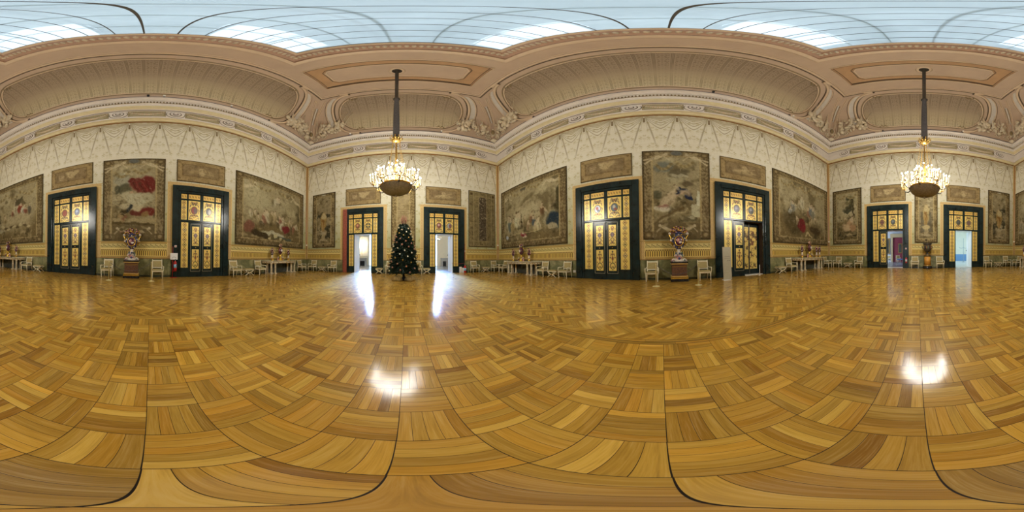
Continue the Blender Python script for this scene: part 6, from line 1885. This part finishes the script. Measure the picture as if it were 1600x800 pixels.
# frosted information panel
r = empty('information_panel', (7.28, -3.10, 0.0004), -PI / 2, 'tall leaning frosted panel in front of the half open gilded doorway', 'sign')
mb = MB(); mb.box(-0.24, 0.12, -0.14, 0.16, 0, 0.02, 'white_plastic', bev=0.004); mb.build('base', parent=r)
T = Matrix.Rotation(math.radians(-4), 4, 'X')
mb = MB(); mb.box(-0.22, 0.22, -0.008, 0.008, 0.02, 1.62, 'acrylic', T); mb.build('acrylic_sheet', parent=r)
mb = MB()
mb.box(0.02, 0.07, -0.012, -0.008, 0.93, 0.96, 'bronze', T); mb.box(0.11, 0.16, -0.012, -0.008, 0.93, 0.96, 'bronze', T)
for k in range(4): mb.box(-0.12, 0.16, -0.010, -0.008, 1.20 - 0.045 * k, 1.21 - 0.045 * k, 'grey_cloth' if k % 2 else 'acrylic', T)
mb.build('printed_marks', parent=r)

# ---------------------------------------------------------------- Christmas tree
TX_, TY_ = -0.12, 9.05
tree = empty('christmas_tree', (TX_, TY_, 0), 0, 'dark blunt-topped Christmas tree hung with pale and coppery baubles', 'Christmas tree')
def tr_r(z):   # radius profile
    return float(np.interp(z, [0.25, 0.45, 0.75, 1.2, 1.7, 2.2, 2.7, 2.98, 3.08], [0.50, 0.86, 0.84, 0.74, 0.66, 0.52, 0.40, 0.34, 0.26]))
rs = random.Random(4)
fo = MB()
for k in range(2300):
    z = 0.40 + 2.67 * (k / 2300) ** 0.95; R_ = tr_r(z) * rs.uniform(0.72, 1.10); a = rs.random() * 2 * PI
    r0 = R_ * rs.uniform(0.5, 0.78)
    droop = rs.uniform(-0.16, 0.06)
    p0 = Vector((r0 * math.cos(a), r0 * math.sin(a), z - droop * 0.3)); p1 = Vector((R_ * math.cos(a), R_ * math.sin(a), z + droop))
    d = (p1 - p0); sd = Vector((-math.sin(a), math.cos(a), 0)) * 0.045; up = Vector((0, 0, 0.045))
    m_ = p0 + d * 0.6
    # spray: two crossed fronds, each with ragged tips
    for s_ in (sd, up):
        fo.add([p0, m_ + s_, m_ + s_ * 0.3 + d * 0.12, p1 + s_ * 0.25, p1, m_ - s_ * 0.3 + d * 0.15, m_ - s_], [(0, 1, 2, 5, 6), (2, 3, 4, 5)], 'needles')
    for q in range(2):
        t = rs.uniform(0.4, 0.9); b = p0 + d * t; e = b + Vector((rs.uniform(-1, 1), rs.uniform(-1, 1), rs.uniform(-0.6, 0.8))) * 0.09
        fo.add([b - up * 0.3, e, b + up * 0.3], [(0, 1, 2)], 'needles'); fo.add([b - sd * 0.3, e, b + sd * 0.3], [(0, 1, 2)], 'needles')
fol = fo.build('foliage', parent=tree)
MB().lathe([(0.07, 0.0), (0.06, 0.5), (0.05, 1.6), (0.02, 2.9)], 'trunk', 10).build('trunk', parent=tree)
mb = MB()
mb.lathe([(0.30, 0.35), (0.50, 0.6), (0.46, 1.2), (0.38, 1.8), (0.26, 2.5), (0.20, 2.95), (0.1, 3.0)], 'needles', 18, lobes=7, la=0.12)
mb.build('inner_foliage', parent=tree)
mb = MB()
for k in range(16):
    a = rs.random() * 2 * PI; mb.tube([(0.05 * math.cos(a), 0.05 * math.sin(a), 2.95), (0.16 * math.cos(a), 0.16 * math.sin(a), 3.25 + 0.2 * rs.random()), (0.20 * math.cos(a) * rs.random(), 0.22 * math.sin(a), 3.4 + 0.25 * rs.random())], [0.015, 0.010, 0.006], 'twig_red', 5)
    mb.ball((0.2 * math.cos(a) * rs.random(), 0.2 * math.sin(a) * rs.random(), 3.15 + 0.3 * rs.random()), 0.03, 'twig_red', 6, 4)
mb.build('topper_spray', parent=tree)
MB().lathe([(0.26, 0.0), (0.26, 0.03), (0.10, 0.06), (0.09, 0.16), (0.075, 0.18)], 'black_rubber', 16).build('stand', parent=tree)
M['bauble_pearl'] = plain('pearl_bauble', 'D8D2B8', 0.15, 0.3); M['bauble_copper'] = plain('copper_bauble', 'A87C6C', 0.25, 0.3); M['bauble_gold'] = plain('gold_bauble', 'C8A860', 0.2, 0.6)
protos = []
for k, m in enumerate(('bauble_pearl', 'bauble_copper', 'bauble_gold')):
    b = MB().ball((0, 0, 0), 0.042 if k != 1 else 0.05, m, 12, 8).build('bauble')
    MB().lathe([(0.012, 0.038), (0.012, 0.055), (0.0, 0.058)], 'por_gold', 6).build('cap', parent=b)
    protos.append(b)
nb = [0, 0, 0]
for k in range(104):
    z = 0.42 + 2.5 * (k + 0.5) / 104; a = k * 2.399963 + 0.3; R_ = tr_r(z) * 1.0 + 0.01
    q = (1, 0, 1, 2, 0)[k % 5]
    b = protos[q] if nb[q] == 0 else copy_tree(protos[q])
    nb[q] += 1
    b.location = (TX_ + R_ * math.cos(a), TY_ + R_ * math.sin(a), z)
    tag(b, ('round pearl white bauble', 'round coppery pink bauble', 'round shiny gold bauble')[q] + ' hanging on the dark Christmas tree', 'bauble', ('pearl', 'copper', 'gold')[q] + ' baubles on the tree')
for s, l in ((-1, 'left'), (1, 'right')):
    rs2 = random.Random(5 + s)
    mb = MB()
    vs = []; n = 16
    prof = [(0.25, 0.0), (0.27, 0.04), (0.24, 0.12), (0.17, 0.20), (0.07, 0.25), (0.0, 0.26)]
    mb.lathe(prof, 'parcel', 18, None, lobes=6, la=0.10, ex=1.0, ey=0.75)
    for q in range(9): mb.tube([(0.24 * math.cos(q * .7), 0.18 * math.sin(q * .7), 0.04), (0.16 * math.cos(q * .7 + .3), 0.12 * math.sin(q * .7 + .3), 0.2), (0, 0, 0.27)], 0.014, 'parcel', 5)
    o = mb.build('wrapped_bundle'); o.location = (TX_ + s * 0.34, TY_ - 0.34, 0.0004)
    tag(o, 'crumpled cream and gold wrapped bundle at the %s foot of the Christmas tree' % l, 'bundle')

# ---------------------------------------------------------------- fire safety things
def extinguisher(loc, rz, label, s=1.0, blue=False, group=None):
    r = empty('fire_extinguisher', loc, rz, label, 'fire extinguisher', group); r.scale = (s, s, s)
    mb = MB(); mb.lathe([(0.0, 0.0), (0.075, 0.01), (0.085, 0.03), (0.085, 0.38), (0.07, 0.44), (0.03, 0.48), (0.03, 0.50)], 'ext_red', 18); b = mb.build('cylinder_body', parent=r)
    MB().lathe([(0.086, 0.14), (0.086, 0.32)], 'label_blue' if blue else 'paper', 18).build('label_band', parent=b)
    mb = MB(); mb.box(-0.02, 0.02, -0.03, 0.03, 0.50, 0.54, 'steel'); mb.box(-0.012, 0.012, -0.13, 0.02, 0.54, 0.555, 'black_rubber'); mb.box(-0.012, 0.012, -0.12, 0.0, 0.575, 0.59, 'black_rubber'); mb.build('valve', parent=r)
    mb = MB(); mb.tube([(0.02, 0, 0.52), (0.11, 0, 0.50), (0.12, 0, 0.30), (0.10, -0.02, 0.12)], 0.012, 'black_rubber', 6); mb.build('hose', parent=r)
    return r
extinguisher(wp('L', 1.40, 0.26, 0.40), wrot('L'), 'red fire extinguisher with pale blue label under the white notice', 1.05, True)
st = empty('extinguisher_stand', wp('L', 1.30, 0.33, 0.0004), wrot('L'), 'thin red stand holding the extinguisher with the pale blue label', 'stand')
MB().tube([(0.20 * math.cos(2 * PI * q / 24), 0.10 * math.sin(2 * PI * q / 24), 0.012) for q in range(24)], 0.010, 'ext_red', 6, closed=True).build('base_ring', parent=st)
MB().tube([(-0.04, 0.10, 0.01), (-0.04, 0.10, 0.98)], 0.012, 'ext_red', 6).build('pole', parent=st)
MB().box(-0.02, 0.16, 0.0, 0.10, 0.36, 0.385, 'ext_red').build('bracket', parent=st)
_c = MB().tube([wp('L', 1.27, 0.17, 1.0), wp('L', 1.27, 0.17, 1.72)], 0.012, 'ext_red', 6).build('red_conduit'); tag(_c, 'thin red conduit on the dark door frame above the white notice', 'conduit')
nt = MB(); nt.box(-0.21, 0.21, -0.01, 0.0, 0.0, 0.36, 'paper'); nt.tube([(-0.12, -0.014, 0.06), (0, -0.014, 0.16), (0.12, -0.014, 0.08)], 0.008, 'grey_cloth', 4)
o = nt.build('notice'); o.location = wp('L', 1.33, 0.215, 1.0); o.rotation_euler = (0, 0, wrot('L')); tag(o, 'white paper notice above the extinguisher with the pale blue label', 'notice')
def alarm(w, u, n, z, lab, m='white_plastic'):
    mb = MB(); mb.box(-0.06, 0.06, -0.05, 0.0, -0.06, 0.06, m, bev=0.01); mb.box(-0.03, 0.03, -0.056, -0.05, -0.03, 0.03, 'ext_red')
    o = mb.build('alarm_button'); o.location = wp(w, u, n, z); o.rotation_euler = (0, 0, wrot(w)); tag(o, lab, 'alarm button')
alarm('L', 1.42, 0.162, 1.74, 'small pale pink alarm button on the dark door frame above the white notice')
alarm('E', -0.98, 0.162, 1.62, 'small white alarm button on the dark frame of the crimson room doorway')
alarm('T', 4.92, 0.02, 1.80, 'small white alarm box on the gold border above the extinguisher cluster')
extinguisher(wp('E', -0.96, 0.26, 0.42), wrot('E'), 'red fire extinguisher hung on the frame of the crimson room doorway', 0.95)
extinguisher(wp('T', 4.80, 0.42, 0.0004), wrot('T'), 'red extinguisher with blue label on the floor right of the tree', 1.25, True)
MB_ = MB().box(-0.09, 0.09, -0.07, 0.07, 0, 0.50, 'white_plastic', bev=0.01); o = MB_.build('storage_box'); o.location = wp('T', 4.42, 0.36, 0.0004); tag(o, 'narrow upright cream box at the right edge of the doorway right of the tree', 'box')
mb = MB().box(-0.07, 0.07, -0.06, 0.06, 0, 0.42, 'paper', bev=0.01); o = mb.build('storage_box'); o.location = wp('T', 4.63, 0.36, 0.0004); tag(o, 'narrow upright white box touching the red extinguisher right of the tree', 'box')
mb = MB(); mb.lathe([(0.07, 0), (0.075, 0.02), (0.06, 0.30), (0.03, 0.38), (0.0, 0.39)], 'por_green', 12); o = mb.build('canister'); o.location = wp('T', 5.12, 0.30, 0.0004); tag(o, 'small pale green canister between the red extinguisher and an armchair', 'canister')
o = MB().tube([wp('T', 4.90, 0.04, 0.9), wp('T', 4.90, 0.04, 2.45)], 0.018, 'ext_red', 6).build('red_conduit'); tag(o, 'thin red vertical conduit beside the doorway right of the tree', 'conduit')
r = empty('rope_post', wp('T', 3.72, 0.30, 0.0004), 0, 'thin pale post at the right edge of the doorway right of the tree', 'post')
MB().lathe([(0.08, 0), (0.08, 0.012), (0.015, 0.03), (0.015, 0.85), (0.0, 0.86)], 'cream_enamel', 10).build('pole', parent=r)
MB().tube([wp('T', 3.72, 0.30, 0.82) - wp('T', 3.72, 0.30, 0), wp('T', 4.3, 0.30, 0.74) - wp('T', 3.72, 0.30, 0), wp('T', 4.78, 0.34, 0.80) - wp('T', 3.72, 0.30, 0)], 0.008, 'ext_red', 5).build('rope', parent=r)
so = MB().box(-0.09, 0.09, -0.015, 0.0, -0.06, 0.06, 'white_plastic', bev=0.005).box(-0.05, -0.01, -0.018, -0.015, -0.02, 0.02, 'grey_cloth').box(0.02, 0.06, -0.018, -0.015, -0.02, 0.02, 'grey_cloth').build('wall_socket')
so.location = wp('R', -4.93, 0.03, 0.38); so.rotation_euler = (0, 0, wrot('R')); tag(so, 'white wall socket in the green dado beside the tall closed doorway', 'socket')
# spotlights on the cornice
for n_, (w, u) in enumerate((('L', -0.26), ('L', 4.3), ('L', 0.55), ('R', 2.6), ('R', 7.9), ('T', -0.95), ('T', 2.7), ('T', -4.4), ('E', 3.6))):
    mb = MB(); mb.box(-0.06, 0.06, -0.07, 0.07, 0, 0.05, 'bronze', bev=0.01); mb.lathe([(0.05, 0.0), (0.07, 0.05), (0.07, 0.16), (0.0, 0.17)], 'black_rubber' if n_ in (0, 3) else 'white_plastic', 12, Matrix.Translation((0, 0, 0.10)) @ Matrix.Rotation(0.9, 4, 'X'))
    o = mb.build('cornice_spotlight'); o.location = wp(w, u, 0.875, 13.37); o.rotation_euler = (0, 0, wrot(w))
    tag(o, 'tiny spotlight on the cornice ledge above ' + ('the crimson drape tapestry, black', 'the feast tapestry', 'the crimson drape tapestry, white', 'the half open gilded doorway, black', 'the crimson robe tapestry', 'the tree, left of the chandelier rod', 'the doorway right of the tree', 'the marble-edged doorway', 'the blue-lit doorway')[n_], 'spotlight', 'cornice spotlights')

# ---------------------------------------------------------------- rooms next door
M['day_blue'] = emit('daylit_pane_blue', (0.62, 0.80, 1.0), WIN_T)
M['day_white'] = emit('daylit_pane_white', (0.46, 0.72, 1.0), WIN_E)
M['day_side'] = emit('daylit_pane_side', (0.75, 0.85, 1.0), WIN_E * 5)
def shell(name, x0, x1, y0, y1, h, wallm, floorm, open_side, ceilm='white_wall'):
    """simple room: walls face inwards, the side towards the hall is closed round the doorways by its own wall"""
    mb = MB()
    mb.add([(x0, y0, 0), (x1, y0, 0), (x1, y1, 0), (x0, y1, 0)], [(0, 1, 2, 3)], floorm)
    mb.add([(x0, y0, h), (x1, y0, h), (x1, y1, h), (x0, y1, h)], [(3, 2, 1, 0)], ceilm)
    P = [(x0, y0), (x1, y0), (x1, y1), (x0, y1)]
    for i, nm in enumerate(('S', 'E', 'N', 'W')):
        if nm == open_side: continue
        a, b = P[i], P[(i + 1) % 4]
        mb.add([(a[0], a[1], 0), (b[0], b[1], 0), (b[0], b[1], h), (a[0], a[1], h)], [(3, 2, 1, 0)], wallm)
    return struct(mb.build(name))
dT = 0.75
# room behind the tree wall
YT = A + dT
r1 = shell('wall_antechamber', -9.5, 9.5, YT, 25.0, 8.6, 'white_wall', 'pale_floor', 'S')
def near_wall(parent, y, sgn, x0, x1, h, holes, mat):
    mb = MB(); xs_ = x0
    for a, b in sorted(holes) + [(x1, x1)]:
        if a > xs_: mb.add([(xs_, y, 0), (a, y, 0), (a, y, h), (xs_, y, h)], [(0, 1, 2, 3)], mat)
        if b > a: mb.add([(a, y, OPEN_H), (b, y, OPEN_H), (b, y, h), (a, y, h)], [(0, 1, 2, 3)], mat)
        xs_ = b
    mb.build('near_wall', parent=parent)
hT = [(door_geo('T', i)[2] - OPEN_W / 2, door_geo('T', i)[2] + OPEN_W / 2) for i in range(2)]
near_wall(r1, YT, 1, -9.5, 9.5, 8.6, hT, 'white_wall')
wn = 2
def french_window(x0, x1, y, z0, z1, sgn, mat, n_):
    """glazed door with pane facing -sgn*y"""
    mb = MB()
    mb.box(x0, x1, y - 0.02, y, z0, z1, mat); o = mb.build('window_%d' % n_); struct(o)
    f = MB()
    for xx in (x0, (x0 + x1) / 2, x1): f.box(xx - 0.04, xx + 0.04, y - 0.06, y - 0.02, z0, z1, 'white_paint')
    k = z0
    while k <= z1 + 0.01: f.box(x0, x1, y - 0.05, y - 0.02, k - 0.02, k + 0.02, 'white_paint'); k += (z1 - z0) / 4
    f.build('frame', parent=o)
    return o
french_window(-5.72, -3.70, 24.97, 0.05, 8.0, 1, 'day_blue', 2)  # height above the door sightline added to carry daylight to the hall floor
french_window(2.90, 4.85, 24.97, 0.05, 8.0, 1, 'day_blue', 3)
for xx in (-7.9, 7.6):
    mb = MB()
    for q in range(3): mb.box(xx - 1.0 + q * 1.05, xx - 0.1 + q * 1.05, 24.90, 24.97, 1.5, 4.6, 'white_paint', bev=0.02)
    mb.build('wall_panel', parent=r1)
def sideboard(x, y, w_, lab):
    r = empty('marble_fireplace', (x, y, 0.0004), 0, lab, 'fireplace')
    MB().box(-w_, w_, -0.35, 0, 1.15, 1.25, 'grey_marble', bev=0.01).build('mantel_shelf', parent=r)
    mb = MB(); mb.box(-w_ + 0.05, -w_ + 0.35, -0.3, 0, 0, 1.15, 'grey_marble'); mb.box(w_ - 0.35, w_ - 0.05, -0.3, 0, 0, 1.15, 'grey_marble'); mb.box(-w_ + 0.35, w_ - 0.35, -0.28, 0, 0.75, 1.15, 'grey_marble'); mb.build('surround', parent=r)
    MB().box(-w_ + 0.35, w_ - 0.35, -0.10, 0, 0, 0.75, 'black_marble').build('hearth_opening', parent=r)
sideboard(-6.75, 24.85, 0.75, 'grey marble fireplace seen through the doorway left of the tree')
sideboard(5.95, 24.85, 0.62, 'grey marble fireplace seen through the doorway right of the tree')
sc_ = empty('wall_sconce', (-6.85, 24.85, 3.0), 0, 'lit gilt wall lamp seen through the doorway left of the tree', 'wall lamp')
mb = MB()
for s in (-1, 0, 1): mb.tube([(0, 0, -0.2), (s * 0.2, -0.12, -0.18), (s * 0.28, -0.16, 0.05)], 0.02, 'bronze_gilt', 6)
mb.build('bracket', parent=sc_)
for s in (-1, 0, 1): MB().ball((s * 0.28, -0.16, 0.13), 0.07, 'flame', 8, 6, None, (1, 1, 1.4)).build('bulb', parent=sc_)
l = bpy.data.lights.new('sconce_light', 'POINT'); l.energy = 200; l.color = (1.0, 0.80, 0.5); l.shadow_soft_size = 0.15
lo = bpy.data.objects.new('sconce_glow', l); COL.objects.link(lo); lo.parent = sc_; lo.location = (0, -0.35, 0.2)
l = bpy.data.lights.new('warm_room_light', 'POINT'); l.energy = 320; l.color = (1.0, 0.82, 0.55); l.shadow_soft_size = 0.3
ch2 = empty('small_chandelier', (4.1, 20.5, 3.7), 0, 'small glass chandelier seen through the doorway right of the tree', 'chandelier')
lo = bpy.data.objects.new('chandelier_glow', l); COL.objects.link(lo); lo.parent = ch2; lo.location = (0, 0, -0.1)
mb = MB()
for q in range(8):
    a = q / 8 * 2 * PI; mb.tube([(0, 0, 0.2), (0.25 * math.cos(a), 0.25 * math.sin(a), -0.1), (0.45 * math.cos(a), 0.45 * math.sin(a), 0.1)], 0.015, 'steel', 5); mb.ball((0.45 * math.cos(a), 0.45 * math.sin(a), 0.16), 0.03, 'por_white', 6, 4)
mb.lathe([(0.0, -0.25), (0.12, -0.15), (0.05, 0.1), (0.08, 0.3), (0.02, 0.5), (0.015, 2.3)], 'steel', 10); mb.build('glass_arms', parent=ch2)

# rooms behind the urn wall
YE = -B - dT
hE = [(-door_geo('E', i)[2] - (1.285 if i == 0 else OPEN_W / 2), -door_geo('E', i)[2] + OPEN_W / 2) for i in (1, 0)]
M['blue_wall'] = plain('pale_blue_grey_wall', 'B4BCC8', 0.7)
ra = shell('wall_gallery', 0.2, 9.0, -24.0, YE, 5.5, 'blue_wall', 'pale_floor', 'N')
near_wall(ra, YE, -1, 0.2, 9.0, 5.5, [hE[1]], 'blue_wall')
# doorway with beige case to the crimson room
dc = empty('door_9', (2.95, -23.9, 0), PI); struct(dc)
mb = MB(); mb.box(-1.0, -0.72, -0.2, 0.05, 0, 4.1, 'beige_frame', bev=0.02); mb.box(0.72, 1.0, -0.2, 0.05, 0, 4.1, 'beige_frame', bev=0.02); mb.box(-1.1, 1.1, -0.22, 0.05, 3.6, 4.15, 'beige_frame', bev=0.02); mb.build('beige_doorcase', parent=dc)
mb = MB(); mb.box(-0.72, 0.72, -0.03, 0.0, 0, 3.6, 'red_wall'); mb.build('crimson_hanging', parent=dc)
mb = MB(); mb.box(0.05, 0.62, -0.06, -0.03, 1.3, 2.7, 'capital_gilt'); mb.box(0.13, 0.54, -0.07, -0.06, 1.4, 2.6, 'picture_dark'); mb.build('dark_picture', parent=dc)
pf = empty('landscape_painting', (4.95, -23.9, 1.2), PI, 'dark landscape painting seen through the crimson room doorway', 'painting')
MB().box(-0.8, 0.8, -0.06, 0, 0, 2.3, 'capital_gilt', bev=0.02).build('frame', parent=pf)
MB().box(-0.66, 0.66, -0.07, -0.06, 0.14, 2.16, 'picture_dark').build('canvas', parent=pf)
def side_chair(loc, rz, label, seat='silk'):
    r = copy_tree(proto_c); r.location = loc; r.rotation_euler = (0, 0, rz); tag(r, label, 'armchair'); return r
side_chair((4.05, -21.6, 0.0004), 2.8, 'pale upholstered armchair seen through the crimson room doorway')
c2 = side_chair((2.75, -22.6, 0.0004), 3.4, 'white chair before the crimson hanging past the half open leaf')
bn = empty('blue_bench', (2.35, -21.3, 0.0004), 0, 'bright blue upholstered bench seen through the crimson room doorway', 'bench')
MB().box(-0.6, 0.35, -0.25, 0.25, 0.40, 0.52, 'blue_seat', bev=0.03).build('seat', parent=bn)
for sx in (-0.5, 0.27):
    for sy in (-0.2, 0.2): MB().lathe([(0.02, 0), (0.03, 0.4)], 'chair_wood', 8, Matrix.Translation((sx, sy, 0))).build('leg', parent=bn)
# daylight window on the side of that room
mb = MB(); mb.box(8.95, 8.98, -22.0, -19.5, 0.8, 4.2, 'day_side'); o = mb.build('window_4'); struct(o)
mb = MB()
for yy in (-22.0, -20.75, -19.5): mb.box(8.88, 8.95, yy - 0.05, yy + 0.05, 0.8, 4.2, 'white_paint')
for zz in (0.8, 2.5, 4.2): mb.box(8.88, 8.95, -22.0, -19.5, zz - 0.04, zz + 0.04, 'white_paint')
mb.build('frame', parent=o)
# bright blue-lit room
rb = shell('wall_anteroom', -9.5, -0.2, -26.0, YE, 5.0, 'white_wall', 'white_marble', 'N')
near_wall(rb, YE, -1, -9.5, -0.2, 5.0, [hE[0]], 'white_wall')
MB().box(-9.5, -0.2, -26.0, -25.95, 0, 1.1, 'blue_dado').build('blue_dado', parent=rb)
o = MB().box(-0.25, -0.22, -24.5, -16.0, 0.5, 4.4, 'day_white').build('window_5'); struct(o)
mb = MB()
for q in range(8): mb.box(-0.32, -0.25, -24.5 + q * 8.5 / 7 - 0.05, -24.5 + q * 8.5 / 7 + 0.05, 0.5, 4.4, 'white_paint')
mb.build('frame', parent=o)
o = MB().box(-9.47, -9.44, -24.5, -18.0, 0.9, 4.4, 'day_white').build('window_6'); struct(o)
mb = MB()
for q in range(5): mb.box(-9.44, -9.38, -24.5 + q * 6.5 / 4 - 0.05, -24.5 + q * 6.5 / 4 + 0.05, 0.9, 4.4, 'white_paint')
mb.build('frame', parent=o)
ls = empty('standing_lamp', (-6.45, -22.5, 0.0004), 0, 'thin dark standing lamp with curled arms in the blue-lit room', 'lamp')
mb = MB(); mb.lathe([(0.2, 0), (0.2, 0.03), (0.03, 0.06), (0.025, 3.4)], 'steel', 10); mb.build('pole', parent=ls)
for s in (-1, 1):
    mb = MB(); mb.tube([(0, 0, 2.1), (s * 0.25, 0, 1.95), (s * 0.55, 0, 2.0), (s * 0.62, 0, 2.15)], 0.025, 'steel', 6); mb.build('curled_arm', parent=ls)
# space behind the second gilded door
